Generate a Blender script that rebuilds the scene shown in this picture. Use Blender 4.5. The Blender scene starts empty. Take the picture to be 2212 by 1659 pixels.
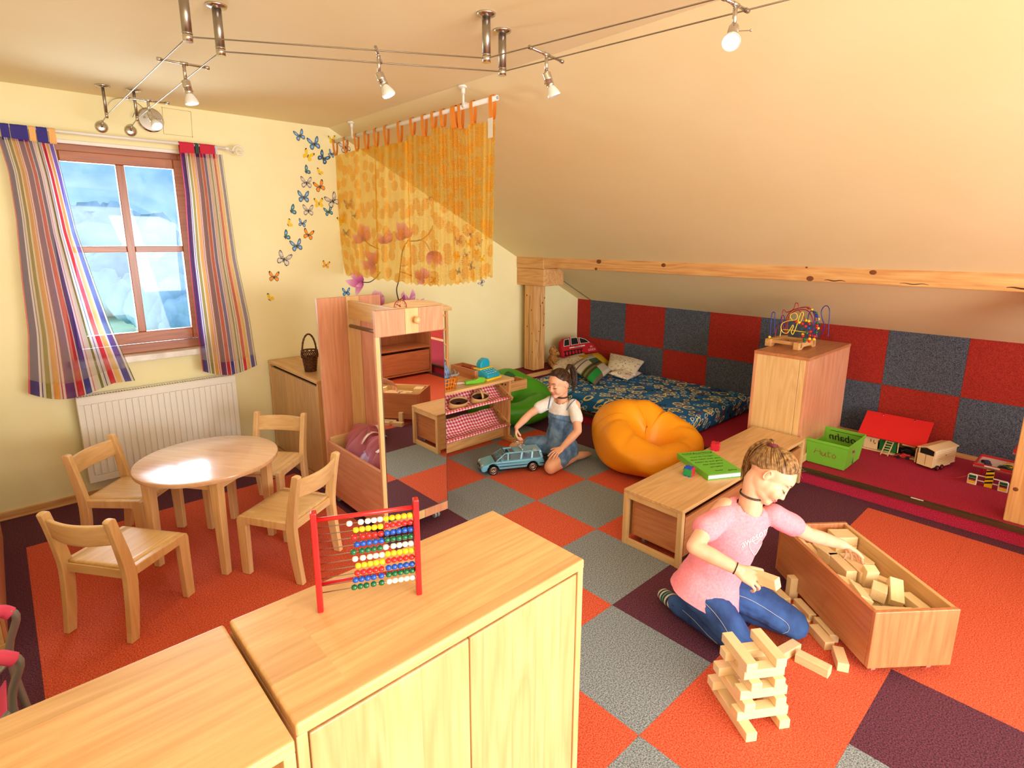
import bpy, bmesh, math, random
from math import sin, cos, pi, radians, sqrt, atan2
from mathutils import Vector, Matrix, Euler
from mathutils.bvhtree import BVHTree
random.seed(7)
S = bpy.context.scene
COL = S.collection
V = Vector

# ------------------------------------------------------------------ camera
CAM = V((-2.4166, -2.3911, 1.671))
FPX, CXP, CYP = 1208.164, 1106.0, 780.18           # focal length and principal point for a 2212 x 1659 frame
ROT = Euler((1.3575, -0.0018, -0.7421), 'XYZ')
cd = bpy.data.cameras.new('camera')
cam = bpy.data.objects.new('camera', cd); COL.objects.link(cam)
cam.location = CAM; cam.rotation_euler = ROT
cd.sensor_width = 36.0; cd.lens = FPX/2212*36.0; cd.shift_y = (CYP-829.5)/2212
cd.clip_start = 0.05; cd.clip_end = 500
S.camera = cam
RM = ROT.to_matrix()
def ray(u, v): return RM @ V(((u-CXP)/FPX, -(v-CYP)/FPX, -1.0))
def at(u, v, **k):
    """point of the scene seen at pixel (u, v) on the plane x=, y= or z="""
    d = ray(u, v); (ax, val), = k.items(); i = 'xyz'.index(ax)
    return CAM + d*((val-CAM[i])/d[i])
def atd(u, v, depth): return CAM + ray(u, v)*depth

# ------------------------------------------------------------------ world, light, exposure
def lin(c): c /= 255.0; return c/12.92 if c <= 0.04045 else ((c+0.055)/1.055)**2.4
def rgb(r, g, b): return (lin(r), lin(g), lin(b), 1.0)
S.view_settings.view_transform = 'Standard'; S.view_settings.look = 'None'
S.view_settings.gamma = 1.0; S.view_settings.use_curve_mapping = False
S.view_settings.exposure = 0.34
W = bpy.data.worlds.new('world'); S.world = W; W.use_nodes = True
bg = W.node_tree.nodes['Background']; bg.inputs[0].default_value = rgb(205, 225, 250); bg.inputs[1].default_value = 1.6
def area(name, loc, target, sx, sy, power, col):
    l = bpy.data.lights.new(name, 'AREA'); l.shape = 'RECTANGLE'; l.size = sx; l.size_y = sy; l.energy = power; l.color = col
    o = bpy.data.objects.new(name, l); COL.objects.link(o); o.location = loc
    o.rotation_euler = (V(target)-V(loc)).to_track_quat('-Z', 'Y').to_euler(); return o
area('daylight_opposite_window', (0.9, -7.9, 1.35), (0.2, 0.3, 1.15), 3.0, 1.6, 235, (0.90, 0.95, 1.0))
area('added_uplight_fill', (-1.5, -5.2, 1.0), (-0.2, -1.2, 2.5), 2.6, 2.6, 175, (1.0, 0.96, 0.9))  # added lamp out of view, aimed up to brighten ceiling and slope
area('added_overhead_fill', (-1.6, -2.9, 2.45), (-0.8, -0.2, 0.3), 2.0, 2.0, 12, (1.0, 0.96, 0.9))  # added lamp out of view, soft downward fill
area('daylight_left_window', (-1.73, 2.3, 1.6), (-1.2, -1.0, 0.3), 0.75, 1.2, 34, (0.74, 0.86, 1.0))

# ------------------------------------------------------------------ node materials
MATS = {}
def newmat(name):
    m = bpy.data.materials.new(name); m.use_nodes = True
    nt = m.node_tree; b = nt.nodes['Principled BSDF']; MATS[name] = m
    return m, nt, b
def N(nt, t, **k):
    n = nt.nodes.new(t)
    for a, v in k.items(): setattr(n, a, v)
    return n
def L(nt, a, b): nt.links.new(a, b)
def ramp(nt, stops, interp='LINEAR'):
    r = N(nt, 'ShaderNodeValToRGB'); r.color_ramp.interpolation = interp
    e = r.color_ramp.elements
    while len(e) < len(stops): e.new(0.5)
    for x, (p, c) in zip(e, stops): x.position = p; x.color = c
    return r
def plain(name, col, rough=0.5, metal=0.0, coat=0.0, sss=0.0, spec=0.5):
    m, nt, b = newmat(name)
    b.inputs['Base Color'].default_value = col; b.inputs['Roughness'].default_value = rough
    b.inputs['Metallic'].default_value = metal; b.inputs['Coat Weight'].default_value = coat
    b.inputs['Specular IOR Level'].default_value = spec
    if sss: b.inputs['Subsurface Weight'].default_value = sss; b.inputs['Subsurface Radius'].default_value = (0.02, 0.008, 0.004)
    return m
def noisy(name, c1, c2, scale, rough=0.6, bump=0.0, detail=4, stretch=(1, 1, 1), lo=0.35, hi=0.65, metal=0.0, bscale=None, dist=0.002):
    m, nt, b = newmat(name)
    tc = N(nt, 'ShaderNodeTexCoord'); mp = N(nt, 'ShaderNodeMapping'); mp.inputs['Scale'].default_value = stretch
    L(nt, tc.outputs['Object'], mp.inputs[0])
    n = N(nt, 'ShaderNodeTexNoise'); n.inputs['Scale'].default_value = scale; n.inputs['Detail'].default_value = detail
    L(nt, mp.outputs[0], n.inputs['Vector'])
    r = ramp(nt, [(lo, c1), (hi, c2)]); L(nt, n.outputs['Fac'], r.inputs[0]); L(nt, r.outputs[0], b.inputs['Base Color'])
    b.inputs['Roughness'].default_value = rough; b.inputs['Metallic'].default_value = metal
    if bump:
        bp_ = N(nt, 'ShaderNodeBump'); bp_.inputs['Strength'].default_value = bump; bp_.inputs['Distance'].default_value = dist
        if bscale:
            n2 = N(nt, 'ShaderNodeTexNoise'); n2.inputs['Scale'].default_value = bscale; n2.inputs['Detail'].default_value = 3
            L(nt, mp.outputs[0], n2.inputs['Vector']); L(nt, n2.outputs['Fac'], bp_.inputs['Height'])
        else: L(nt, n.outputs['Fac'], bp_.inputs['Height'])
        L(nt, bp_.outputs[0], b.inputs['Normal'])
    return m
def carpet(name, c1, c2, scale=190): return noisy(name, c1, c2, scale, rough=0.95, bump=0.6, detail=2, lo=0.36, hi=0.64, dist=0.003)
def wood(name, base, dark, axis='x', strip=0.09, rough=0.38, grain=1.0, coat=0.15, var=0.10, rings=True):
    """glued staves running along one axis, each with its own tone, fine stretched grain and a few cathedral figures"""
    m, nt, b = newmat(name)
    i = 'xyz'.index(axis)
    tc = N(nt, 'ShaderNodeTexCoord'); oi = N(nt, 'ShaderNodeObjectInfo')
    add = N(nt, 'ShaderNodeVectorMath', operation='ADD')
    off = N(nt, 'ShaderNodeVectorMath', operation='SCALE'); off.inputs[0].default_value = (3.1, 5.7, 2.3); L(nt, oi.outputs['Random'], off.inputs['Scale'])
    L(nt, tc.outputs['Object'], add.inputs[0]); L(nt, off.outputs[0], add.inputs[1])
    snap = N(nt, 'ShaderNodeVectorMath', operation='SNAP')
    st = [strip]*3; st[i] = 50.0; snap.inputs[1].default_value = st
    sh = N(nt, 'ShaderNodeVectorMath', operation='ADD'); sh.inputs[1].default_value = (0.017, 0.023, 0.011)
    L(nt, add.outputs[0], sh.inputs[0]); L(nt, sh.outputs[0], snap.inputs[0])
    wn = N(nt, 'ShaderNodeTexWhiteNoise', noise_dimensions='3D'); L(nt, snap.outputs[0], wn.inputs['Vector'])
    mp = N(nt, 'ShaderNodeMapping'); sc = [1.0]*3; sc[i] = 0.045; mp.inputs['Scale'].default_value = sc
    v2 = N(nt, 'ShaderNodeVectorMath', operation='MULTIPLY_ADD'); v2.inputs[1].default_value = (9, 9, 9)
    L(nt, wn.outputs['Color'], v2.inputs[0]); L(nt, add.outputs[0], v2.inputs[2]); L(nt, v2.outputs[0], mp.inputs[0])
    n1 = N(nt, 'ShaderNodeTexNoise'); n1.inputs['Scale'].default_value = 95; n1.inputs['Detail'].default_value = 5; L(nt, mp.outputs[0], n1.inputs['Vector'])
    mp2 = N(nt, 'ShaderNodeMapping'); sc2 = [1.0]*3; sc2[i] = 0.12; mp2.inputs['Scale'].default_value = sc2; L(nt, v2.outputs[0], mp2.inputs[0])
    n2 = N(nt, 'ShaderNodeTexNoise'); n2.inputs['Scale'].default_value = 7; n2.inputs['Detail'].default_value = 2; L(nt, mp2.outputs[0], n2.inputs['Vector'])
    ms = N(nt, 'ShaderNodeMath', operation='MULTIPLY'); ms.inputs[1].default_value = 9.0; L(nt, n2.outputs['Fac'], ms.inputs[0])
    fr = N(nt, 'ShaderNodeMath', operation='PINGPONG'); fr.inputs[1].default_value = 0.5; L(nt, ms.outputs[0], fr.inputs[0])
    s1 = N(nt, 'ShaderNodeMath', operation='MULTIPLY'); s1.inputs[1].default_value = 0.55*grain; L(nt, fr.outputs[0], s1.inputs[0])
    s2 = N(nt, 'ShaderNodeMath', operation='MULTIPLY_ADD'); s2.inputs[1].default_value = 0.75*grain; L(nt, n1.outputs['Fac'], s2.inputs[0])
    if rings: L(nt, s1.outputs[0], s2.inputs[2])
    else: s2.inputs[2].default_value = 0.12
    r = ramp(nt, [(0.25, base), (0.95, dark)]); L(nt, s2.outputs[0], r.inputs[0])
    hs = N(nt, 'ShaderNodeHueSaturation'); L(nt, r.outputs[0], hs.inputs['Color'])
    vv = N(nt, 'ShaderNodeMath', operation='MULTIPLY_ADD'); vv.inputs[1].default_value = 2*var; vv.inputs[2].default_value = 1-var
    L(nt, wn.outputs['Value'], vv.inputs[0]); L(nt, vv.outputs[0], hs.inputs['Value'])
    L(nt, hs.outputs[0], b.inputs['Base Color'])
    b.inputs['Roughness'].default_value = rough; b.inputs['Coat Weight'].default_value = coat; b.inputs['Coat Roughness'].default_value = 0.25
    bp_ = N(nt, 'ShaderNodeBump'); bp_.inputs['Strength'].default_value = 0.06; bp_.inputs['Distance'].default_value = 0.001
    L(nt, n1.outputs['Fac'], bp_.inputs['Height']); L(nt, bp_.outputs[0], b.inputs['Normal'])
    return m
def trio(name, base, dark, **k): return {a: wood(name+'_'+a, base, dark, a, **k) for a in 'xyz'}

BEECH = trio('beech', rgb(233, 192, 138), rgb(203, 152, 98))
BEECHL = trio('light_beech', rgb(236, 200, 145), rgb(212, 166, 108), strip=0.3, var=0.03, rings=True)
ROSE = trio('rosy_beech', rgb(226, 164, 128), rgb(200, 128, 92), strip=0.12, var=0.06)
CRATE = trio('reddish_beech', rgb(205, 138, 92), rgb(172, 98, 58), strip=0.2, var=0.05)
PINE = trio('old_pine', rgb(231, 184, 122), rgb(190, 122, 66), strip=0.6, var=0.02, rough=0.6, coat=0.0)
PALE = trio('pale_block_wood', rgb(246, 222, 178), rgb(226, 190, 138), strip=0.5, var=0.04, grain=0.8, rings=False)
FRAME = trio('window_wood', rgb(176, 98, 44), rgb(132, 64, 24), strip=0.4, var=0.03, rough=0.3)

WALLM = noisy('wall_paint', rgb(243, 234, 184), rgb(246, 238, 192), 3, rough=0.9, bump=0.12, bscale=60)
CEILM = noisy('wall_paint_warm_cast', rgb(242, 224, 176), rgb(244, 228, 184), 2, rough=0.9, bump=0.15, bscale=26)  # same paint as the walls, warm lamp cast put into the colour
ORANGE = carpet('orange_carpet', rgb(184, 58, 34), rgb(234, 112, 78))
GREY = carpet('grey_carpet', rgb(88, 98, 108), rgb(164, 176, 188))
PURPLE = carpet('purple_carpet', rgb(52, 18, 36), rgb(116, 56, 84))
CRIMSON = carpet('crimson_carpet', rgb(138, 10, 40), rgb(196, 34, 78))
WRED = carpet('red_wall_carpet', rgb(140, 26, 18), rgb(184, 50, 34))
WGREY = carpet('slate_wall_carpet', rgb(46, 52, 66), rgb(104, 112, 132))
CHROME = plain('chrome', rgb(205, 202, 198), 0.18, 1.0)
STEEL = plain('brushed_steel', rgb(165, 160, 152), 0.32, 1.0)
WHITE = plain('white_enamel', rgb(240, 238, 230), 0.35)
WHITEPL = plain('white_plastic', rgb(236, 232, 226), 0.4)
BLACK = plain('black_plastic', rgb(18, 18, 20), 0.35)
RED = plain('red_lacquer', rgb(206, 28, 34), 0.3, coat=0.3)
YEL = plain('yellow_lacquer', rgb(248, 208, 28), 0.25, coat=0.3)
BLU = plain('blue_lacquer', rgb(12, 84, 200), 0.22, coat=0.3)
GRN = plain('green_lacquer', rgb(8, 104, 62), 0.22, coat=0.3)
WHT = plain('white_lacquer', rgb(244, 243, 238), 0.25, coat=0.3)
DARK = plain('dark_gap', rgb(20, 14, 10), 0.9)  # near-black for tile joints and for painted shade inside furniture and toys

# ------------------------------------------------------------------ mesh builder
class MB:
    def __init__(s): s.bm = bmesh.new(); s.uv = s.bm.loops.layers.uv.new('UVMap'); s.mi = 0
    def quad(s, vs, uvs=None):
        f = s.bm.faces.new([s.bm.verts.new(p) for p in vs]); f.material_index = s.mi
        if uvs:
            for l, q in zip(f.loops, uvs): l[s.uv].uv = q
        return f
    def box(s, c, d, rot=None, taper=None):
        """box with centre c and size d; taper=(tx, ty) scales the bottom"""
        h = V(d)*0.5; c = V(c); vs = []
        for z in (-1, 1):
            for x, y in ((-1, -1), (1, -1), (1, 1), (-1, 1)):
                p = V((x*h.x, y*h.y, z*h.z))
                if taper and z < 0: p.x *= taper[0]; p.y *= taper[1]
                if rot is not None: p = rot @ p
                vs.append(s.bm.verts.new(c+p))
        for q in ((3, 2, 1, 0), (4, 5, 6, 7), (0, 1, 5, 4), (1, 2, 6, 5), (2, 3, 7, 6), (3, 0, 4, 7)):
            f = s.bm.faces.new([vs[k] for k in q]); f.material_index = s.mi
        return s
    def bx(s, x0, x1, y0, y1, z0, z1): return s.box(((x0+x1)/2, (y0+y1)/2, (z0+z1)/2), (x1-x0, y1-y0, z1-z0))
    def prism(s, poly, h0, h1, axis='z', M=None):
        """polygon (2-D) extruded along an axis between h0 and h1"""
        def P(a, b, h):
            p = {'z': V((a, b, h)), 'x': V((h, a, b)), 'y': V((a, h, b))}[axis]
            return M @ p if M is not None else p
        lo = [s.bm.verts.new(P(a, b, h0)) for a, b in poly]; hi = [s.bm.verts.new(P(a, b, h1)) for a, b in poly]
        n = len(poly); fs = [s.bm.faces.new(lo[::-1]), s.bm.faces.new(hi)]
        for k in range(n): fs.append(s.bm.faces.new([lo[k], lo[(k+1) % n], hi[(k+1) % n], hi[k]]))
        for f in fs: f.material_index = s.mi
        bmesh.ops.recalc_face_normals(s.bm, faces=fs); return s
    def ring(s, c, ax1, ax2, n): return [s.bm.verts.new(c+ax1*cos(2*pi*k/n)+ax2*sin(2*pi*k/n)) for k in range(n)]
    def skin(s, rings, cap=True, closed=False, uvw=None):
        n = len(rings[0]); m = len(rings)
        for a in range(m if closed else m-1):
            r, q = rings[a], rings[(a+1) % m]
            for k in range(n):
                f = s.bm.faces.new([r[k], r[(k+1) % n], q[(k+1) % n], q[k]]); f.material_index = s.mi; f.smooth = True
        if cap and not closed:
            f = s.bm.faces.new(rings[0][::-1]); f.material_index = s.mi
            f = s.bm.faces.new(rings[-1]); f.material_index = s.mi
        return s
    def tube(s, pts, r, n=8, closed=False, cap=True, flat=None):
        """round tube along points; r number or list; flat scales one cross axis"""
        pts = [V(p) for p in pts]; m = len(pts); R = r if isinstance(r, (list, tuple)) else [r]*m
        ref = None; rings = []
        for k, p in enumerate(pts):
            if closed: t = pts[(k+1) % m]-pts[k-1]
            else: t = pts[min(k+1, m-1)]-pts[max(k-1, 0)]
            if t.length < 1e-9: t = V((0, 0, 1))
            t.normalize()
            if ref is None: ref = V((0, 0, 1)) if abs(t.z) < 0.9 else V((1, 0, 0))
            a = ref-t*ref.dot(t)
            if a.length < 1e-6: a = t.orthogonal()
            a.normalize(); b = t.cross(a); ref = a
            rings.append(s.ring(p, a*R[k]*(flat or 1), b*R[k], n))
        return s.skin(rings, cap, closed)
    def cyl(s, p0, p1, r, n=16, r2=None): return s.tube([p0, p1], [r, r if r2 is None else r2], n)
    def lathe(s, prof, M=None, n=24, cap=True):
        """profile [(radius, height)] turned round z, moved by M"""
        rings = []
        for r, h in prof:
            rg = [V((max(r, 1e-4)*cos(2*pi*k/n), max(r, 1e-4)*sin(2*pi*k/n), h)) for k in range(n)]
            rings.append([s.bm.verts.new(M @ p if M is not None else p) for p in rg])
        return s.skin(rings, cap)
    def ball(s, c, r, n=12, m=8, M=None):
        r = V((r, r, r)) if not isinstance(r, (tuple, list, Vector)) else V(r); rings = []
        c = V(c)
        for j in range(1, m):
            t = pi*j/m; rg = []
            for k in range(n):
                p = V((r.x*sin(t)*cos(2*pi*k/n), r.y*sin(t)*sin(2*pi*k/n), -r.z*cos(t)))
                rg.append(s.bm.verts.new(c+(M @ p if M is not None else p)))
            rings.append(rg)
        s.skin(rings, cap=False)
        for rg, z, o in ((rings[0], -1, 1), (rings[-1], 1, 0)):
            p = V((0, 0, z*r.z)); t = s.bm.verts.new(c+(M @ p if M is not None else p))
            for k in range(n):
                q = [rg[k], rg[(k+1) % n], t]
                f = s.bm.faces.new(q[::-1] if o else q); f.smooth = True; f.material_index = s.mi
        return s
    def grid(s, fn, nu, nv, uvfn=None, closed=False):
        """surface p = fn(u, v), u and v in 0..1, with UVs"""
        vs = [[s.bm.verts.new(fn(a/nu, b/nv)) for a in range(nu if closed else nu+1)] for b in range(nv+1)]
        for b in range(nv):
            for a in range(nu):
                a2 = (a+1) % nu if closed else a+1
                f = s.bm.faces.new([vs[b][a], vs[b][a2], vs[b+1][a2], vs[b+1][a]]); f.smooth = True; f.material_index = s.mi
                for l, (x, y) in zip(f.loops, ((a, b), (a+1, b), (a+1, b+1), (a, b+1))):
                    q = (x/nu, y/nv); l[s.uv].uv = uvfn(*q) if uvfn else q
        return s
    def build(s, name, mats, parent=None, bevel=0.0, seg=2, world=False, smooth=None, solid=0.0, label=None, kind=None):
        me = bpy.data.meshes.new(name)
        if smooth is not None:
            for f in s.bm.faces: f.smooth = True
        s.bm.to_mesh(me); s.bm.free()
        for m in (mats if isinstance(mats, (list, tuple)) else [mats]): me.materials.append(m)
        if smooth: me.set_sharp_from_angle(angle=radians(smooth))
        o = bpy.data.objects.new(name, me); COL.objects.link(o)
        if parent is not None:
            o.parent = parent
            if world: me.transform(xf(parent).inverted())
        if bevel:
            md = o.modifiers.new('bevel', 'BEVEL'); md.width = bevel; md.segments = seg; md.limit_method = 'ANGLE'; md.angle_limit = radians(40)
        if solid:
            md = o.modifiers.new('solid', 'SOLIDIFY'); md.thickness = solid; md.offset = 0
        if label: o['label'] = label
        if kind: o['kind'] = kind
        return o
def xf(o):
    while o.parent is not None: o = o.parent
    return Matrix.LocRotScale(o.location, o.rotation_euler, o.scale)
def thing(name, label, cat, loc=(0, 0, 0), rz=0.0, group=None):
    o = bpy.data.objects.new(name, None); COL.objects.link(o); o.empty_display_size = 0.05
    o.location = loc; o.rotation_euler = (0, 0, rz); return tag(o, label, cat, group)
def tag(o, label, cat, group=None):
    o['label'] = label; o['category'] = cat
    if group: o['group'] = group
    return o
def struct(o): o['kind'] = 'structure'; return o
def dup(root, loc, rot, label, group=None):
    r = root.copy(); COL.objects.link(r); r.location = loc; r.rotation_euler = rot if hasattr(rot, '__len__') else (0, 0, rot); r['label'] = label
    if group: r['group'] = group
    for ch in [c for c in root.children]:
        c = ch.copy(); COL.objects.link(c); c.parent = r
        for g in ch.children:
            d = g.copy(); COL.objects.link(d); d.parent = c
    return r
def rz(a): return Matrix.Rotation(a, 3, 'Z')
def smooth_path(pts, n=8, closed=False):
    """Catmull-Rom through points"""
    P = [V(p) for p in pts]; out = []; m = len(P)
    for i in range(m if closed else m-1):
        a, b, c, d = (P[(i+k) % m] if closed else P[min(max(i+k, 0), m-1)] for k in (-1, 0, 1, 2))
        for j in range(n):
            t = j/n
            out.append(0.5*((2*b)+(c-a)*t+(2*a-5*b+4*c-d)*t*t+(3*b-a-3*c+d)*t**3))
    if not closed: out.append(P[-1])
    return out
def text_mesh(txt, size, shear=0.0, extrude=0.0006, align='CENTER', space=1.0):
    cu = bpy.data.curves.new('txt', 'FONT'); cu.body = txt; cu.size = size; cu.extrude = extrude; cu.shear = shear; cu.align_x = align; cu.align_y = 'CENTER'
    cu.space_line = space; cu.resolution_u = 3
    o = bpy.data.objects.new('txt', cu); COL.objects.link(o)
    me = bpy.data.meshes.new_from_object(o.evaluated_get(bpy.context.evaluated_depsgraph_get()))
    bpy.data.objects.remove(o); bpy.data.curves.remove(cu); return me
def text(name, txt, size, M, mat, parent=None, **k):
    """lettering as flat geometry; M carries it to its place"""
    bpy.context.view_layer.update()
    me = text_mesh(txt, size, **k); me.transform(M); me.materials.clear(); me.materials.append(mat); me.name = name
    o = bpy.data.objects.new(name, me); COL.objects.link(o)
    if parent is not None: o.parent = parent; me.transform(xf(parent).inverted())
    return o
def frame_mat(o, x, y):
    """matrix with local x and y along the given directions, origin o"""
    x = V(x).normalized(); z = x.cross(V(y)).normalized(); y = z.cross(x)
    return Matrix((( x.x, y.x, z.x, o[0]), (x.y, y.y, z.y, o[1]), (x.z, y.z, z.z, o[2]), (0, 0, 0, 1)))
# ================================================================== the room
XR, YB, ZC, XL, YF = 2.676, 2.0, 2.524, -3.0, -8.0
XF, ZK = -0.33, 0.989                                # fold of the ceiling, top of the knee wall
def slope_z(x): return ZC-(x-XF)*(ZC-ZK)/(XR-XF)

# floor with its carpet tiles
m = MB(); m.bx(XL-0.2, XR+0.2, YF-0.2, YB+0.2, -0.12, -0.006)
floor = struct(m.build('floor', DARK))
m = MB(); m.bx(0.0003, 0.4997, 0.0003, 0.4997, -0.0062, 0.0)
tile_me = {}
def tile_obj(mat, loc, me0):
    k = (mat.name, me0.name)
    if k not in tile_me:
        me = me0.copy(); me.materials.clear(); me.materials.append(mat); tile_me[k] = me
    o = bpy.data.objects.new('carpet_tile', tile_me[k]); COL.objects.link(o); o.parent = floor; o.location = loc
full = bpy.data.meshes.new('carpet_tile'); m.bm.to_mesh(full); m.bm.free()
m = MB(); m.bx(0.0003, 0.112, 0.0003, 0.4997, -0.0062, 0.0); part_t = bpy.data.meshes.new('carpet_tile_cut'); m.bm.to_mesh(part_t); m.bm.free()
GRID = {(0, -1): GREY, (-1, 0): GREY, (-1, -1): ORANGE, (0, 0): ORANGE, (1, 0): GREY, (1, -1): ORANGE, (1, 1): ORANGE, (0, 1): GREY, (-1, 1): ORANGE,
        (0, 2): ORANGE, (1, 2): GREY, (-1, 2): GREY, (0, -2): ORANGE, (-1, -2): GREY, (-1, -3): PURPLE, (-2, -2): ORANGE, (-2, -3): GREY, (-2, -4): ORANGE,
        (-1, -4): ORANGE, (-3, -3): ORANGE, (-3, -4): GREY, (-2, -5): GREY, (-1, -5): PURPLE, (0, -3): PURPLE, (1, -2): PURPLE, (1, -3): PURPLE,
        (-3, -2): GREY, (-3, -5): ORANGE, (-4, -4): ORANGE, (-4, -3): GREY}
for i in range(-6, 4):
    for j in range(-16, 4):
        if (i, j) in GRID: mt = GRID[i, j]
        elif -5 <= i <= -3 and -1 <= j <= 2: mt = ORANGE
        elif 0 <= i <= 2 and -7 <= j <= -4: mt = ORANGE
        elif i in (-6, 3) or j == 3 or j < -7: mt = PURPLE
        elif i == 2 or i == -2: mt = PURPLE
        else: mt = (ORANGE, GREY)[(i+j) % 2]
        tile_obj(mt, (i*0.5, j*0.5, 0), part_t if i == 3 else full)

# raised platform along the knee wall, with its brown edge strip
m = MB(); m.bx(1.6, XR, YF, -0.62, 0, 0.1); m.bx(1.45, XR, -0.62, YB, 0, 0.1)
plat = struct(m.build('floor_platform', CRIMSON))
BROWN = plain('brown_edge_strip', rgb(84, 62, 44), 0.35, 0.4)
m = MB(); m.bx(1.583, 1.622, YF, -0.62, 0.1, 0.106); m.bx(1.583, 1.6, YF, -0.62, 0.078, 0.1); m.bx(1.592, 1.597, YF, -0.62, 0.106, 0.108); m.bx(1.605, 1.61, YF, -0.62, 0.106, 0.108)
m.bx(1.433, 1.472, -0.62, YB-0.36, 0.1, 0.106); m.bx(1.433, 1.45, -0.62, YB-0.36, 0.078, 0.1)
strip = struct(m.build('trim_1', BROWN, bevel=0.002))
m = MB()
for k in range(14): m.ball((1.614, -1.05-0.235*k, 0.1065), (0.0035, 0.0035, 0.0015), 8, 6)
m.build('screw', STEEL, strip)
p = at(1977, 1081, z=0.109)
m = MB(); m.bx(1.59, 1.605, p.y-0.035, p.y+0.03, 0.1085, 0.1093); m.build('sticker', WHITEPL, strip, label='small white paper label')
# ledge in the far corner under the post
LEDGE = carpet('dark_red_carpet', rgb(96, 12, 24), rgb(142, 28, 44))
m = MB(); m.bx(1.47, XR, 1.672, YB, 0.1, 0.288); ledge = struct(m.build('floor_ledge', LEDGE))
m = MB(); m.bx(1.458, 1.488, 1.66, YB, 0.262, 0.3); m.bx(1.488, 2.05, 1.66, 1.69, 0.262, 0.3); m.build('edge_strip', PINE['x'], ledge, bevel=0.003)
m = MB(); m.bx(1.455, 1.492, 1.656, 1.692, 0.258, 0.304); m.build('corner_cap', STEEL, ledge, bevel=0.003)
m = MB(); m.bx(1.47, 2.3, 1.664, 1.672, 0.1, 0.262); m.build('riser', LEDGE, ledge)

# walls
WX0, WX1, WZ0, WZ1 = -2.12, -1.352, 0.925, 2.25
m = MB()
m.prism([(XL, 0), (WX0, 0), (WX0, ZC), (XL, ZC)], YB, YB+0.3, 'y')
m.prism([(WX1, 0), (XR, 0), (XR, ZK), (XF, ZC), (WX1, ZC)], YB, YB+0.3, 'y')
m.prism([(WX0, 0), (WX1, 0), (WX1, WZ0), (WX0, WZ0)], YB, YB+0.3, 'y')
m.prism([(WX0, WZ1), (WX1, WZ1), (WX1, ZC), (WX0, ZC)], YB, YB+0.3, 'y')
wall_back = struct(m.build('wall_back', WALLM))
m = MB(); m.bx(XL-0.2, XL, YF, YB, 0, ZC); struct(m.build('wall_left', WALLM))
m = MB(); m.prism([(XL, 0), (XR, 0), (XR, ZK), (XF, ZC), (XL, ZC)], YF-0.2, YF, 'y'); struct(m.build('wall_front', WALLM))
m = MB(); m.bx(XR+0.008, XR+0.2, YF, YB, 0, ZK); wall_right = struct(m.build('wall_right', WALLM))
tz = 0.5514
for k in range(-1, 19):
    y1 = YB if k < 0 else 1.7995-0.5*k
    y0 = 1.7995-0.5*(k+1)
    for low in (0, 1):
        z0, z1 = ((0.1, tz), (tz, ZK))[1-low]
        m = MB(); m.bx(XR, XR+0.008, y0+0.0006, y1-0.0006, z0+0.0006, z1-0.0006)
        m.build('carpet_tile', WRED if k < 0 or (k % 2 == 1) != bool(low) else WGREY, wall_right)
m = MB(); m.prism([(XL, ZC), (XF, ZC), (XR, ZK), (XR+0.1, ZK+0.1), (XF+0.05, ZC+0.12), (XL, ZC+0.12)], YF, YB, 'y')
ceil = struct(m.build('ceiling', CEILM))
m = MB(); m.bx(XL, -0.95, YB-0.016, YB, 0, 0.05); m.bx(XL, -0.95, YB-0.02, YB, 0, 0.012); struct(m.build('baseboard_back', PINE['x'], bevel=0.003))
m = MB(); m.bx(XR-0.016, XR, YF, 1.66, 0.1, 0.135); struct(m.build('baseboard_right', PINE['y'], bevel=0.003))
# thin dark joint running down the slope to the knee wall
m = MB(); a, b = V((1.93, 1.80, slope_z(1.93)-0.003)), V((2.67, 1.80, slope_z(2.67)-0.003)); m.cyl(a, b, 0.0035, 6); struct(m.build('trim_2', plain('grey_joint', rgb(96, 98, 92), 0.7)))
# outline of a junction-box cover under the ceiling
m = MB(); P = [at(u, v, y=YB-0.002) for u, v in ((350, 232), (412, 241), (416, 296), (354, 289))]
m.tube(P, 0.0012, 4, closed=True)
for q in (P[0], P[2]): m.ball(q+V((0, -0.002, 0)), 0.004, 8, 6)
struct(m.build('trim_3', plain('painted_cover', rgb(214, 196, 138), 0.8)))

# roof timbers
BX = 1.68
m = MB(); m.bx(BX, BX+0.17, YF, YB-0.3, 1.398, 1.51); m.bx(BX-0.004, BX+0.17, 1.60, YB, 1.385, 1.51)
beam = struct(m.build('roof_beam', PINE['y'], bevel=0.008))
m = MB(); m.bx(BX, BX+0.30, 1.60, YB, 1.21, 1.384); m.build('corbel', PINE['y'], beam, bevel=0.006)
m = MB(); m.bx(1.705, 1.872, 1.76, 1.905, 0.3, 1.21); post = struct(m.build('roof_post', PINE['z'], bevel=0.006))
m = MB()
for x, y, z0, z1, w in ((1.80, 1.7597, 0.42, 1.15, 0.003), (1.845, 1.7597, 0.75, 0.98, 0.002), (1.775, 1.7597, 0.4, 0.62, 0.002)):
    pts = [V((x+0.006*sin(9*t+x*40), y, z0+(z1-z0)*t)) for t in [q/14 for q in range(15)]]
    m.tube(pts, [w*(0.4+0.6*sin(pi*q/14)) for q in range(15)], 5)
for y, z0, z1 in ((1.83, 0.32, 1.1),):
    m.tube([V((1.7047, y+0.004*sin(11*t), z0+(z1-z0)*t)) for t in [q/14 for q in range(15)]], 0.0018, 5)
m.build('drying_crack', plain('crack_brown', rgb(82, 46, 22), 0.9), post)
KNOT = plain('knot_brown', rgb(120, 66, 30), 0.7)
m = MB()
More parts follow.
